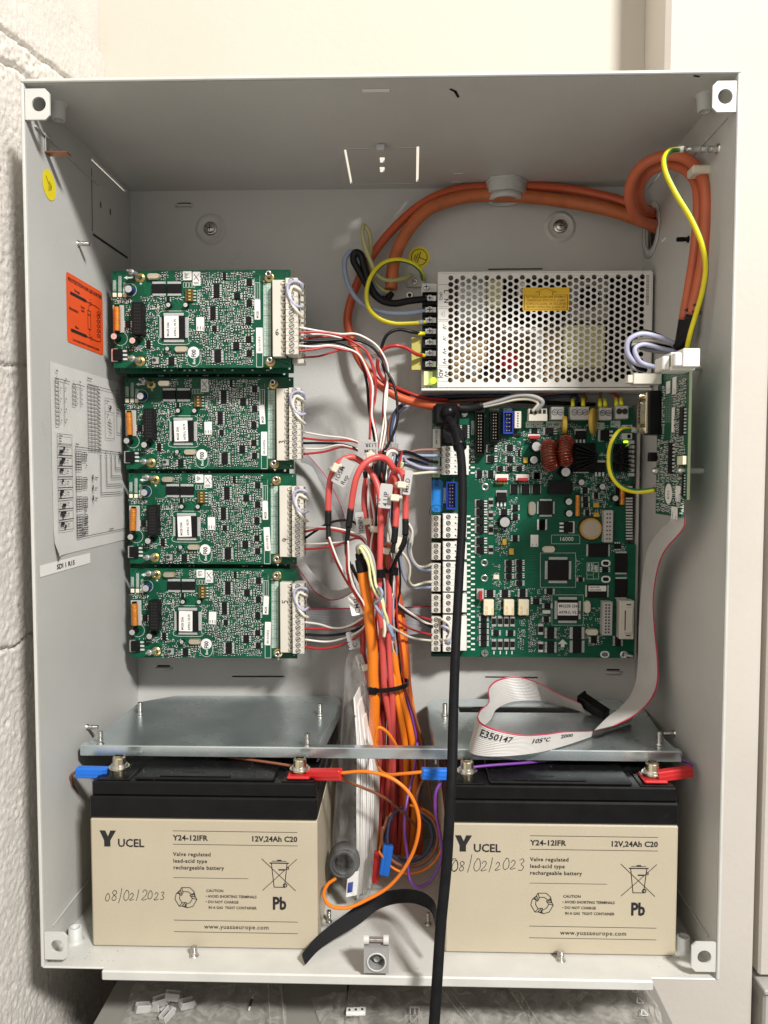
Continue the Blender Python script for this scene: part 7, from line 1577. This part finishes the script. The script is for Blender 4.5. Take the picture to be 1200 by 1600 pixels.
cable('white wires dropping past the long right sleeve', 'wire_white', 2.0, A_((850, 590, 118), (875, 640), (870, 680, 120), (858, 720, 122)), MBG)

# ------------------------------------------------------------------ ribbon cables
def ribbon(label, ea, eb, lanes, m='ribbon_grey', red=None, sub=7, group=None, depthA=None, thick=0.0009, pa=None, pb=None):
    Pa = smooth(pa if pa else path(ea), sub); Pb = smooth(pb if pb else path(eb), sub); n = lanes*2; q = MB(); rows = len(Pa); vs = []
    for i in range(rows):
        a, b = Pa[i], Pb[i]; t = (Pa[min(i+1, rows-1)]-Pa[max(i-1, 0)]).normalized(); nn = t.cross(b-a)
        nn = nn.normalized() if nn.length > 1e-9 else Vector((0, -1, 0))
        if i and nn.dot(last) < 0: nn = -nn
        last = nn
        for k in range(n+1): vs.append(a.lerp(b, k/n)+nn*(thick*0.5*(1 if k % 2 else 0.35)))
        for k in range(n+1): vs.append(a.lerp(b, k/n)-nn*(thick*0.5*(1 if k % 2 else 0.35)))
    w_ = 2*(n+1)
    for i in range(rows-1):
        for k in range(n):
            mi = 1 if (red == 'a' and k < 2) or (red == 'b' and k >= n-2) else 0
            q.add([], []); q.f.append([i*w_+k, i*w_+k+1, (i+1)*w_+k+1, (i+1)*w_+k]); q.m.append(mi); q.s.append(False)
            q.f.append([i*w_+n+1+k, (i+1)*w_+n+1+k, (i+1)*w_+n+2+k, i*w_+n+2+k]); q.m.append(mi); q.s.append(False)
        for s_ in (0, n):
            q.f.append([i*w_+s_, (i+1)*w_+s_, (i+1)*w_+n+1+s_, i*w_+n+1+s_]); q.m.append(1 if (red == 'a' and s_ == 0) or (red == 'b' and s_ == n) else 0); q.s.append(False)
    q.v = [tuple(v) for v in vs]
    return tag(q.build('ribbon_cable', [m, 'ribbon_red']), label, 'ribbon cable', group)
# behind the bundle, left to right
ribbon('wide grey ribbon cable running level behind the bundle to the main board', [(468, 952, 186), (520, 950), (590, 949, 184), (640, 948), (682, 946, 182)], [(468, 1000, 186), (520, 999), (590, 998, 184), (640, 992), (682, 988, 182)], 20, 'ribbon_dim', 'a')
ribbon('pale ribbon cable swooping under the third left board', [(452, 868, 186), (475, 902, 184), (492, 925), (515, 938, 176), (535, 935), (556, 922, 168)], [(470, 868, 186), (488, 895, 184), (503, 912), (520, 922, 176), (538, 920), (556, 910, 168)], 10, 'ribbon_grey', 'a')
ribbon('grey ribbon cable curving down from the second left board', [(470, 700, 184), (492, 722), (512, 748, 182), (528, 778), (538, 806, 178), (545, 850, 176)], [(470, 722, 184), (486, 728), (500, 752, 182), (518, 785), (530, 812, 178), (537, 852, 176)], 8, 'ribbon_dim', 'a')
# from the side board down to the shelf
ra = [(1071, 806, 20), (1070, 822, 24), (1059, 838, 34), (1042, 857, 52), (1031, 879, 68), (1024, 910, 84), (1021, 942, 94), (1024, 989, 98), (1028, 1026, 98), (1029, 1060, 94), (1024, 1082, 86), (1009, 1104, 76), (990, 1119, 70), (960, 1134, 64)]
rb = [(1050, 806, 44), (1046, 815, 48), (1034, 826, 66), (1022, 840, 88), (1011, 862, 108), (1005, 895, 122), (1001, 932, 130), (998, 989, 134), (997, 1030, 134), (993, 1066, 126), (984, 1088, 116), (966, 1108, 104), (950, 1120, 96), (928, 1142, 80)]
ribbon('light grey ribbon cable with a red edge hanging from the side board', ra, rb, 16, 'ribbon_grey', 'a', sub=5)
Zs = 0.1400
def onshelf(px, py): return atz(px, py, Zs)
low = [(985, 1128), (950, 1140), (920, 1152), (880, 1166), (840, 1176), (800, 1181), (760, 1182), (738, 1178), (734, 1166), (746, 1143), (766, 1125), (776, 1108), (800, 1097), (830, 1095), (860, 1097), (890, 1106), (915, 1114)]
upp = [(990, 1119), (960, 1135), (927, 1142), (882, 1143), (850, 1147), (815, 1148), (777, 1140), (755, 1131), (747, 1121), (752, 1108), (764, 1096), (764, 1074), (780, 1061), (807, 1057), (835, 1064), (872, 1084), (907, 1099)]
pa = []; pb = []
for l_, u_ in zip(low, upp):
    b = onshelf(*l_); b.y = min(b.y, 0.188); b = at(l_[0], l_[1], b.y) if b.y >= 0.188 else b; pb.append(b); pa.append(at(u_[0], u_[1], b.y))
ribbon('light grey ribbon cable with a red edge folded in a loop on the shelf', None, None, 16, 'ribbon_grey', 'a', sub=5, pa=pa, pb=pb)
o = bpy.data.objects['ribbon_cable.004'] if 'ribbon_cable.004' in bpy.data.objects else None
def rib_print():
    Sa, Sb = smooth(pa, 8)[::-1], smooth(pb, 8)[::-1]       # reversed: the print reads from the left bend to the right
    n0 = min(range(len(Sb)), key=lambda i: Sb[i].x); Sa, Sb = Sa[n0:], Sb[n0:]; L = [0.0]
    for i in range(1, len(Sa)): L.append(L[-1]+((Sa[i]+Sb[i])/2-(Sa[i-1]+Sb[i-1])/2).length)
    def fn(x, y):
        i = max([k for k in range(len(L)) if L[k] <= x] or [0]); i = min(i, len(L)-2); t = (x-L[i])/max(L[i+1]-L[i], 1e-9)
        lo, hi = Sb[i].lerp(Sb[i+1], t), Sa[i].lerp(Sa[i+1], t); up = (hi-lo); d = (Sb[i+1]-Sb[i]); nn = d.cross(up).normalized()
        if nn.y > 0: nn = -nn
        return lo+up*(y/0.020)+nn*0.0007
    q = MB()
    for x0, y0, t in ((0.008, 0.0125, 'E350147'), (0.048, 0.0115, '105°C'), (0.078, 0.012, '2000')):
        q.text(t, 0.0066, lambda x, y, x0=x0, y0=y0: fn(x0+x, y0+y), bold=0.015, sx=1.05)
    q.build('print', 'print_black', o)
if o: rib_print()
q = MB(); P0, P1 = at(910, 1092, 0.150), at(948, 1118, 0.132); d = (P1-P0)/2; u = d.normalized(); v = u.cross(Vector((0, -0.55, 0.83))).normalized(); w2 = u.cross(v).normalized()
q.obox((P0+P1)/2, d, v*0.0042, w2*0.0050, 0, 0.0006); q.obox((P0+P1)/2+w2*0.0055+v*0.001, d*0.9, v*0.0025, w2*0.0012, 0, 0.0004); q.obox(P0-u*0.001, u*0.0012, v*0.0050, w2*0.0056, 0, 0.0004)
tag(q.build('ribbon_plug', 'black_plastic'), 'black ribbon plug lying on the right tray behind the folded ribbon', 'plug')

# ------------------------------------------------------------------ the long black cable in front
o = cable('long black cable plugged into the main board and hanging past the shelf', 'black_matt', 7.6, [(700, 655, 150), (708, 664, 140), (715, 685, 132), (721, 720, 124), (722.5, 800, 108), (717.5, 900, 88), (711.5, 1020, 58), (708, 1130, 20), (706, 1210, -2), (702.5, 1270, -10), (698, 1350, -16), (688.5, 1450, -24), (682.5, 1540, -34), (677, 1620, -42)], n=18, cat='cable', name='cable')
q = MB(); a = at(700, 652, 0.158); q.box(a+Vector((-0.013, -0.004, -0.008)), a+Vector((0.010, 0.012, 0.012)), 0, 0.003); q.dome(a+Vector((-0.0, -0.004, 0.004)), (0, -1, 0), 0.007, 0.006, 14); q.build('plug', 'black_plastic', o)
q = MB(); P = path([(700, 668, 148), (712, 676, 140), (719, 700, 130)]); q.tube(P, 0.0058, 12, sub=4); q.build('strain_relief', 'black_plastic', o)
# black hook-and-loop strap on the cabinet floor
def strap():
    a = [(472, 1492), (490, 1470), (515, 1448), (545, 1426), (575, 1404), (610, 1393), (640, 1391), (665, 1398), (680, 1413), (684, 1440), (683, 1478)]
    b = [(477, 1506), (497, 1484), (525, 1464), (562, 1442), (590, 1420), (615, 1411), (640, 1409), (660, 1414), (674, 1424), (680, 1446), (681, 1482)]
    Ya = [6, 16, 26, 36, 44, 44, 38, 26, 14, 6, 2]; q = MB(); Pa = smooth([at(x, y, d/1000) for (x, y), d in zip(a, Ya)], 5); Pb = smooth([at(x, y, (d-3)/1000) for (x, y), d in zip(b, Ya)], 5); vs = []
    for p_, r_ in zip(Pa, Pb): n_ = Vector((0, 0.0006, 0.0006)); vs += [p_-n_, r_-n_, r_+n_, p_+n_]
    q.add(vs, [(4*i+k, 4*i+(k+1) % 4, 4*i+4+(k+1) % 4, 4*i+4+k) for i in range(len(Pa)-1) for k in range(4)]+[(3, 2, 1, 0)], 0, False)
    tag(q.build('strap', 'black_matt'), 'black fabric strap arched over the cabinet floor between the batteries', 'strap')
strap()

# ------------------------------------------------------------------ cable ties and hand-written tags
def tie(label, px, py, Y, rx, ry, m='black_plastic', h=0.0035, tilt=0.0, head=-0.7, group='black cable ties round the bundle'):
    c = at(px, py, Y); q = MB(); n = 28; vs = []; rot = Matrix.Rotation(tilt, 3, 'Y')
    for hh, g in ((-h/2, 1), (h/2, 1), (h/2, 0.93), (-h/2, 0.93)):
        vs += [c+rot @ Vector((rx*g*math.cos(2*PI*i/n), ry*g*math.sin(2*PI*i/n), hh)) for i in range(n)]
    q.add(vs, [(k*n+i, k*n+(i+1) % n, ((k+1) % 4)*n+(i+1) % n, ((k+1) % 4)*n+i) for k in range(4) for i in range(n)])
    p_ = c+rot @ Vector((rx*math.cos(-PI/2+head), ry*math.sin(-PI/2+head), 0)); q.box(p_+Vector((-0.0035, -0.003, -0.0032)), p_+Vector((0.0035, 0.0012, 0.0032)), 0, 0.0006); q.box(p_+Vector((-0.0015, -0.0042, -0.0026)), p_+Vector((0.0015, -0.003, 0.0026)), 0, 0.0003)
    tag(q.build('cable_tie', m), label, 'cable tie', group)
tie('black cable tie around the whole bundle just above the shelf', 606, 1070, 0.120, 0.0182, 0.0165, tilt=-0.12, head=-0.75)
tie('black cable tie around one red cable, higher up the bundle', 594, 895, 0.094, 0.0042, 0.0042, head=0.2)
tie('black cable tie across the red cable beside the black core', 608, 892, 0.104, 0.0052, 0.0048, h=0.003, head=0.9)
def tag_(label, px, py, Y, w, h, ang, text='', lines=None, knot=None, km='tie_clear', m='tag_grey', tip=0.0, size=0.0058, up=False):
    """plastic label tied to a cable: w,h in mm, ang in degrees in the plane of the picture"""
    c = at(px, py, Y); a = math.radians(ang); U = Vector((math.cos(a), 0.25*math.sin(tip), math.sin(a))).normalized(); V = Vector((-math.sin(a), 0.15, math.cos(a))); V = (V-U*V.dot(U)).normalized(); N = U.cross(V)
    q = MB(); fn = lambda u, v, hh: c+U*u+V*v-N*hh*-1
    q.plate([rrect(-w/2000, -h/2000, w/2000, h/2000, 0.0012)], lambda u, v, hh: c+U*u+V*v+N*hh, 0.0005)
    o = q.build('cable_tag', m); tag(o, label, 'cable tag', 'hand-written tags tied to the cables')
    if text:
        q = MB(); L = text.split('/'); sgn = 1
        face = 0.0007 if N.y < 0 else -0.0002
        for i, t in enumerate(L):
            if up: fnn = lambda x, y, i=i: c+V*(x-h*0.00042)-U*(y-w/2000*0.5+i*size*0.95)+N*face
            else: fnn = lambda x, y, i=i: c+U*(x-w*0.00042)+V*(y+size*0.1-i*size*1.0)+N*face
            q.text(t, size*0.88, fnn, bold=0.004, sx=1.0)
        q.build('handwriting', 'pen', o)
    if knot:
        k = at(knot[0], knot[1], Y-0.004); q = MB(); q.obox(k, U*0.0034, V*0.0026, N*0.0022, 0, 0.0006)
        r_ = 0.0058; q.ring(k+Vector((0, 0.006, -0.0012)), Vector((knot[2], 0.15, knot[3])), r_, r_-0.0009, 0.0026, 18); q.build('tie_knot', km, o)
tag_('grey tag on the leftmost red fire cable, slanting down to the left', 537, 738, 0.080, 21, 12, 62, '1D5M/Rep', None, (524.5, 731, -0.35, 1), size=0.0058)
tag_('grey tag lying flat above the tallest red arch', 575, 701, 0.088, 16, 11, -8+180+8, '10dM/L13R', None, (579, 712, 1, 0.5), size=0.0048)
tag_('grey tag lettered 4 Up beside the red hook on the right', 602.5, 775, 0.070, 9.5, 19, -6, '4 UP/1d', None, (617, 778, 0.05, 1), size=0.0064, up=True)
tag_('grey tag seen nearly edge-on right of the red hook', 637, 754, 0.072, 6, 19, -8, 'M!1D', None, (628, 758, 0.1, 1), size=0.0056, up=True)
tag_('grey tag on the left beside the rising red cable', 563, 817, 0.104, 7, 18, 8, '1D9N', None, (574, 815, 0.1, 1), size=0.0056, up=True)
tag_('grey tag standing among the red cables in the middle', 601, 835, 0.104, 4.5, 18, -4, '45P', None, (585, 827, 0.1, 1), size=0.005, up=True)
tag_('pale tag beside the sleeve of the short red cable', 622, 854, 0.100, 5, 16, -12, '1', None, (602, 861, 0.1, 1), m='wire_ivory', size=0.005, up=True)
tag_('white tag lettered CMSI left of the thick orange cable', 556, 945, 0.104, 10, 17, 12, 'CMSI', None, (575, 938, 0.25, 1), m='label_white', size=0.0062, up=True)
tag_('pale tag lettered C AV under the wires of the lowest board', 552, 1000, 0.122, 10, 15, 12, 'C/AV', None, None, size=0.0060, up=True)
tag_('narrow pale tag below the lowest one at the left of the bundle', 564, 1035, 0.118, 6, 14, 20, '1P', None, (572, 1043, 0.1, 1), size=0.0056, up=True)
tag_('small blank grey tag behind the tag lettered CMSI', 559, 972, 0.125, 8, 10, 10, '2', None, None, m='tie_grey', size=0.0050, up=True)
# clear tie round the wires left of the main board loops
tie('clear cable tie holding the blue and orange wires left of the main board', 612, 697, 0.172, 0.006, 0.0045, 'tie_grey', 0.0045, 0, 0.2, 'clear cable ties')

# ------------------------------------------------------------------ battery leads
def lead(label, m, rp, pts, sl, sm, cat='wire', grp='battery leads'):
    """wire ending in a boxy insulating sleeve: sl = two ends (px, py, Y), half height in mm"""
    o = cable(label, m, rp, pts, grp)
    if sl:
        a, b, hh = at(*sl[0][:2], sl[0][2]/1000), at(*sl[1][:2], sl[1][2]/1000), sl[2]/1000; d = (b-a)/2; u = d.normalized(); v = Vector((0, 1, 0)); v = (v-u*v.dot(u)).normalized(); w2 = u.cross(v)
        q = MB(); q.obox((a+b)/2, d, v*0.0032, w2*hh, 0, 0.0008); q.obox((a+b)/2-v*0.0034, d*0.98, v*0.0003, w2*hh*0.2, 0, 0.0001); q.build('crimp_cover', sm, o)
    return o
lead('brown lead bending behind the left battery from its blue cover', 'wire_brown', 2.6, [(124, 1205, 40), (113, 1210, 42), (112, 1222, 48), (120, 1240, 60), (140, 1275, 90)], ((120, 1206, 38), (169, 1207, 38), 3.9), 'blue_plastic')
lead('orange lead looping from the red cover of the left battery to the floor', 'wire_orange', 2.9, [(530, 1208, 26), (575, 1206, 16), (612, 1216, 10), (640, 1240, 8), (654, 1275, 8), (652, 1310, 10), (636, 1350, 16), (608, 1385, 22), (575, 1405, 24), (540, 1419, 24), (514, 1414, 26), (506, 1398, 34), (512, 1382, 46), (524, 1373, 56)], ((481, 1210, 36), (534, 1210, 26), 3.9), 'red_plastic')
lead('thin brown lead slanting down under the orange lead', 'wire_brown', 2.3, [(526, 1216, 28), (560, 1228, 40), (600, 1246, 60), (628, 1268, 80), (650, 1292, 100)], None, None)
lead('orange lead running into the blue cover left of the black cable', 'wire_orange', 2.7, [(588, 1160, 100), (590, 1195, 70), (604, 1210, 44), (630, 1209, 34), (662, 1206, 28)], ((659, 1208.5, 28), (704, 1209.5, 32), 3.9), 'blue_plastic')
lead('violet lead running back under the shelf from the right battery', 'wire_violet', 2.3, [(728, 1200, 38), (765, 1196, 44), (820, 1192, 54), (880, 1186, 70), (920, 1182, 90)], None, None)
lead('violet lead tucked up behind the red cover of the right battery', 'wire_violet', 2.6, [(1078, 1206, 36), (1080, 1196, 40), (1072, 1190, 50), (1050, 1187, 66)], ((1026, 1213, 34), (1081, 1205, 36), 3.9), 'red_plastic')
lead('brown lead running back from the red terminal of the left battery', 'wire_brown', 2.2, [(486, 1205, 38), (460, 1198, 42), (410, 1190, 52), (345, 1182, 70), (300, 1180, 90)], None, None)
lead('violet lead hanging in a long loop between the batteries', 'wire_violet', 2.6, [(692, 1218, 34), (682, 1235, 32), (680, 1262, 34), (687, 1300, 36), (691, 1330, 38), (684, 1358, 44), (668, 1380, 54), (652, 1386, 60), (641, 1375, 66), (637, 1340, 72), (632, 1290, 80), (636, 1250, 90), (648, 1200, 104), (652, 1160, 112)], None, None)
ring = lambda cx, cy, r, a0, a1, n, Y0, Y1: [(cx+r*math.cos(math.radians(a0+(a1-a0)*i/n)), cy+r*1.05*math.sin(math.radians(a0+(a1-a0)*i/n)), Y0+(Y1-Y0)*i/n) for i in range(n+1)]
lead('orange brown lead coiled in a ring between the batteries', 'wire_brown', 2.7, [(664, 1170, 112), (664, 1210, 104), (652, 1240, 96)]+ring(640, 1308, 44, -70, 200, 9, 84, 76)+[(598, 1300, 78), (606, 1275, 82)], None, None)
lead('dark blue lead coiled in a ring inside the orange brown one', 'wire_dark_blue', 2.7, [(660, 1160, 114), (661, 1215, 106), (655, 1245, 98)]+ring(638, 1306, 38, -60, 230, 9, 90, 80), None, None)
lead('slim orange lead wound around the coil between the batteries', 'wire_orange', 2.0, [(640, 1258, 90)]+ring(641, 1312, 50, -60, 150, 8, 88, 70)+[(592, 1330, 70)], None, None)
lead('dark lead ending in a hanging blue cover', 'wire_dark_blue', 2.4, [(630, 1262, 84), (612, 1275, 80), (606, 1300, 76), (606, 1322, 74)], ((607, 1320, 74), (600, 1367, 70), 4.0), 'blue_plastic')
lead('orange lead ending in a hanging red cover', 'wire_orange', 2.0, [(612, 1270, 86), (600, 1295, 82), (593, 1330, 78)], ((590, 1330, 80), (586, 1378, 76), 2.6), 'red_plastic')

# ------------------------------------------------------------------ clear bag with papers between the batteries
def film(name, tint, a, rough=0.12):
    m = bpy.data.materials.new(name); m.use_nodes = True; nt = m.node_tree; b = nt.nodes['Principled BSDF']; b.inputs['Base Color'].default_value = (*tint, 1); b.inputs['Roughness'].default_value = rough
    tc = nt.nodes.new('ShaderNodeTexCoord'); n = nt.nodes.new('ShaderNodeTexNoise'); n.inputs['Scale'].default_value = 55; n.inputs['Detail'].default_value = 6; n.inputs['Distortion'].default_value = 1.2
    mp = nt.nodes.new('ShaderNodeMapping'); mp.inputs['Scale'].default_value = (1.6, 1.6, 0.35); nt.links.new(tc.outputs['Object'], mp.inputs['Vector']); nt.links.new(mp.outputs['Vector'], n.inputs['Vector'])
    r = nt.nodes.new('ShaderNodeMapRange'); r.inputs['From Min'].default_value = 0.35; r.inputs['From Max'].default_value = 0.7; r.inputs['To Min'].default_value = a*0.35; r.inputs['To Max'].default_value = a*1.7
    nt.links.new(n.outputs['Fac'], r.inputs['Value']); nt.links.new(r.outputs['Result'], b.inputs['Alpha'])
    bp = nt.nodes.new('ShaderNodeBump'); bp.inputs['Strength'].default_value = 0.7; bp.inputs['Distance'].default_value = 0.003; nt.links.new(n.outputs['Fac'], bp.inputs['Height']); nt.links.new(bp.outputs['Normal'], b.inputs['Normal'])
    M[name] = m
film('clear_film', (0.6, 0.6, 0.58), 0.11, 0.08)
film('clear_film_low', (0.66, 0.64, 0.59), 0.30, 0.2)
def bag():
    r = thing('document_bag', 'crumpled clear plastic bag of folded papers standing between the batteries', 'plastic bag', at(550, 1400, 0.09))
    O = r.location
    # outline: (py, left px, right px, front depth mm, thickness mm)
    rows = [(1000, 549, 553, 128, 4), (1012, 546, 557, 124, 8), (1035, 540, 566, 112, 18), (1055, 535, 573, 104, 26), (1080, 534, 577, 96, 36), (1110, 532, 580, 88, 44), (1150, 528, 582, 78, 50), (1200, 524, 583, 68, 52), (1250, 520, 582, 64, 50), (1300, 517, 583, 62, 46), (1335, 515, 585, 62, 40), (1365, 521, 584, 64, 34), (1390, 530, 582, 66, 26), (1405, 541, 578, 68, 18), (1410, 552, 572, 70, 8)]
    q = MB(); n = 52; vs = []
    R3 = []
    for k in range(len(rows)-1):
        for t_ in (0, 0.34, 0.67): R3.append([a_+(b_-a_)*t_ for a_, b_ in zip(rows[k], rows[k+1])])
    rows = R3+[list(rows[-1])]
    for j, (py, l, r_, d, t) in enumerate(rows):
        a = at(l, py, d/1000); b = at(r_, py, d/1000); c = (a+b)/2; hx = (b-a).length/2
        for k in range(n):
            th = 2*PI*k/n; w_ = 1+0.14*noise.noise(Vector((math.cos(th)*2.2, math.sin(th)*2.2, j*0.16)))-0.16*abs(noise.noise(Vector((math.cos(th)*4+j*0.09, math.sin(th)*4, j*0.10))))+0.05*noise.noise(Vector((math.cos(th)*11, math.sin(th)*11, j*0.5)))
            vs.append(Vector((c.x+hx*w_*math.cos(th), c.y+t/2000+t/2000*w_*math.sin(th), a.z+0.002*noise.noise(Vector((k*0.6, j, 3)))))-O)
    q.add(vs, [(j*n+k, j*n+(k+1) % n, (j+1)*n+(k+1) % n, (j+1)*n+k) for j in range(len(rows)-1) for k in range(n)], 0, True); q.build('bag_film', 'clear_film', r)
    rp = random.Random(9)
    for i in range(9):
        x = 555+i*2.3+rp.uniform(-0.8, 0.8); a = at(x-1+rp.uniform(-2, 2), 1094+i*6+rp.uniform(-5, 5), 0.088+0.003*i); m = at(x+3+i*0.9, 1250, 0.080+0.0025*i); b = at(x+4, 1402-i*2+rp.uniform(-3, 3), 0.086+0.002*i); pts = smooth([a, (a+m)/2+Vector((0.0015, 0, 0)), m, b], 5); q = MB(); dpt = Vector((0.004, 0.050-i*0.0035, 0)); vs = []
        for p_ in pts: e = Vector((0.0006, 0, 0)); vs += [p_-e-O, p_+e-O, p_+e+dpt-O, p_-e+dpt-O]
        q.add(vs, [(4*j+k, 4*j+(k+1) % 4, 4*j+4+(k+1) % 4, 4*j+4+k) for j in range(len(pts)-1) for k in range(4)]+[(0, 1, 2, 3)]); q.build('folded_paper', 'label_white', r)
    q = MB(); rn = random.Random(4)
    for i in range(16):
        py = 1120+i*17+rn.uniform(-4, 4); p_ = at(554.5, py, 0.0835)-O; q.box(p_+Vector((-0.0004, -0.0006, -rn.uniform(0.001, 0.0035))), p_+Vector((0.0006, 0, 0)), 0)
    q.build('printed_edges', 'print_black', r, kind='stuff')
    c = at(538, 1337, 0.085)-O; q = MB(); q.ring(c, (0.12, -1, 0.1), 0.0120, 0.0080, 0.014, 28, 0); q.ring(c+Vector((0, -0.014, 0)), (0.12, -1, 0.1), 0.0112, 0.0084, 0.0012, 28, 0); q.cyl(c+Vector((0, -0.002, 0)), c+Vector((0, -0.001, 0)), 0.0082, n=24, mi=1); q.build('rubber_bush', ['wire_dark_grey', 'slot_dark'], r)
    a, b = at(552, 1362, 0.072)-O, at(549, 1400, 0.070)-O; q = MB(); d = (b-a)/2; q.obox((a+b)/2, d, Vector((0.0045, 0, 0.001)), Vector((0, 0.001, 0)), 0, 0.0004); q.obox((a+b)/2+Vector((-0.0015, -0.0012, -0.002)), d*0.4, Vector((0.002, 0, 0.0005)), Vector((0, 0.0006, 0)), 1); q.build('fuse_card', ['label_white', 'header_blue'], r)
    for i, (x0, y0, x1, y1, dd) in enumerate(((575, 1050, 584, 1180, 92), (578, 1180, 582, 1390, 86))):
        pass
bag()

# ------------------------------------------------------------------ bags and clips on the ledge
def flatbag(label, corners, seed, wr=0.009, lift=0.0015, nx=26, ny=12, mark=None):
    Z = -0.062; P = [atz(x, y, Z) for x, y in corners]; q = MB(); vs = []
    for j in range(ny+1):
        for i in range(nx+1):
            u, v = i/nx, j/ny; p_ = P[0].lerp(P[1], u).lerp(P[3].lerp(P[2], u), v); s_ = Vector((u*6, v*4, seed)); z = lift+wr*(0.5+0.5*noise.noise(s_))*0.8+wr*0.5*abs(noise.noise(s_*3))
            ed = min(u, 1-u, v, 1-v)*8; vs.append(Vector((p_.x+0.004*noise.noise(Vector((v*3, seed, 1)))*(1 if ed < 0.5 else 0), p_.y, Z+z*min(1, 0.3+ed))))
    q.add(vs, [(j*(nx+1)+i, j*(nx+1)+i+1, (j+1)*(nx+1)+i+1, (j+1)*(nx+1)+i) for j in range(ny) for i in range(nx)], 0, True)
    o = q.build('plastic_bag', 'clear_film_low'); tag(o, label, 'plastic bag', 'clear plastic bags on the ledge')
    # welded seams
    q = MB(); 
    for u in (0.985, 0.9 if seed % 2 else 0.93): a = P[0].lerp(P[1], u)+Vector((0, 0, 0.0062)); b = P[3].lerp(P[2], u)+Vector((0, 0, 0.0062)); q.tube([a, (a+b)/2, b], 0.0006, 6, sub=2)
    q.build('seam', 'clear_film_low', o, kind='stuff'); return o
o1 = flatbag('clear plastic bag at the lower left holding pale plastic clips', [(215, 1530), (440, 1527), (452, 1640), (170, 1640)], 1)
o2 = flatbag('clear plastic bag lying in the lower middle beside the hanging cable', [(485, 1562), (690, 1538), (770, 1640), (515, 1640)], 2)
o3 = flatbag('clear plastic bag in the lower middle just right of the hanging cable', [(655, 1540), (800, 1538), (862, 1640), (700, 1640)], 3)
o4 = flatbag('long clear plastic bag at the lower right with printed marks on its edge', [(790, 1536), (1008, 1532), (1048, 1640), (850, 1640)], 4)
q = MB()
for i, (x, y) in enumerate(((992, 1547), (999, 1564), (1006, 1583))): p_ = atz(x, y, -0.054); q.stroke([(p_.x-0.0028, p_.y-0.003), (p_.x+0.0028, p_.y-0.003), (p_.x, p_.y+0.004)], 0.0008, lambda a, b: Vector((a, b, -0.0535)), closed=True)
q.build('print', 'label_white', o4, kind='stuff')
q = MB(); p_ = atz(640, 1572, -0.054); q.text('ESD', 0.016, lambda a, b: Vector((p_.x+b*0.7, p_.y-a*1.3, -0.0530)), bold=0.0); q.build('print', 'tie_grey', o2)
for (x0, y0, x1, y1) in ((388, 1558, 396, 1578), ):
    a, b = atz(x0, y1, -0.055), atz(x1, y0, -0.055); q = MB(); q.box((a.x, a.y, -0.0555), (b.x, b.y, -0.0545), 0); q.box(((a.x+b.x)/2-0.001, a.y+0.003, -0.0545), ((a.x+b.x)/2+0.001, b.y-0.003, -0.0541), 1); q.build('label', ['label_white', 'pen'], o1)
def clips():
    m = MB()      # one plastic clip: two jaws, a bridge and a toothed slot
    m.box((-0.0075, -0.0045, 0), (0.0075, -0.0025, 0.008), 0, 0.0006); m.box((-0.0075, 0.0025, 0), (0.0075, 0.0045, 0.008), 0, 0.0006); m.box((-0.0075, -0.0025, 0), (-0.0045, 0.0025, 0.006), 0, 0.0004); m.box((-0.002, -0.0025, 0), (0.0075, 0.0025, 0.0022), 0, 0.0004); m.box((0.0075, -0.0035, 0.001), (0.0105, 0.0035, 0.004), 0, 0.0006); m.box((-0.0045, -0.0012, 0.002), (0.004, 0.0012, 0.0045), 1)
    me = m.mesh('plastic_clip', ['tag_grey', 'slot_dark'])
    for i, (x, y, a, z, lab) in enumerate(((222, 1580, 0.5, 0.004, 'leftmost'), (252, 1568, 0.15, 0.007, 'upper'), (268, 1562, 0.2, 0.010, 'topmost'), (262, 1590, 1.1, 0.004, 'lowest'), (290, 1573, 0.7, 0.005, 'rightmost'), (244, 1578, -0.4, 0.003, 'middle'))):
        p_ = atz(x, y, -0.062+z); o = link('plastic_clip', me, None, p_, (0.2*math.sin(i*2), 0.25*math.cos(i*3), a)); o.scale = (0.72, 0.72, 0.72); tag(o, '%s pale plastic clip of the heap in the lower left bag' % lab, 'clip', 'plastic clips in the lower left bag')
    me2 = MB().box((-0.0025, -0.003, 0), (0.0025, 0.003, 0.003), 0, 0.0004).box((-0.0008, -0.001, 0.003), (0.0008, 0.001, 0.0032), 1).mesh('small_block', ['label_white', 'slot_dark'])
    for i, x in enumerate((546, 556, 566)): p_ = atz(x, 1584-i*0.5, -0.056); o = link('small_block', me2, None, p_); tag(o, '%s of three tiny white blocks in the lower middle bag' % ('leftmost', 'middle', 'rightmost')[i], 'block', 'tiny white blocks in the lower middle bag')
clips()
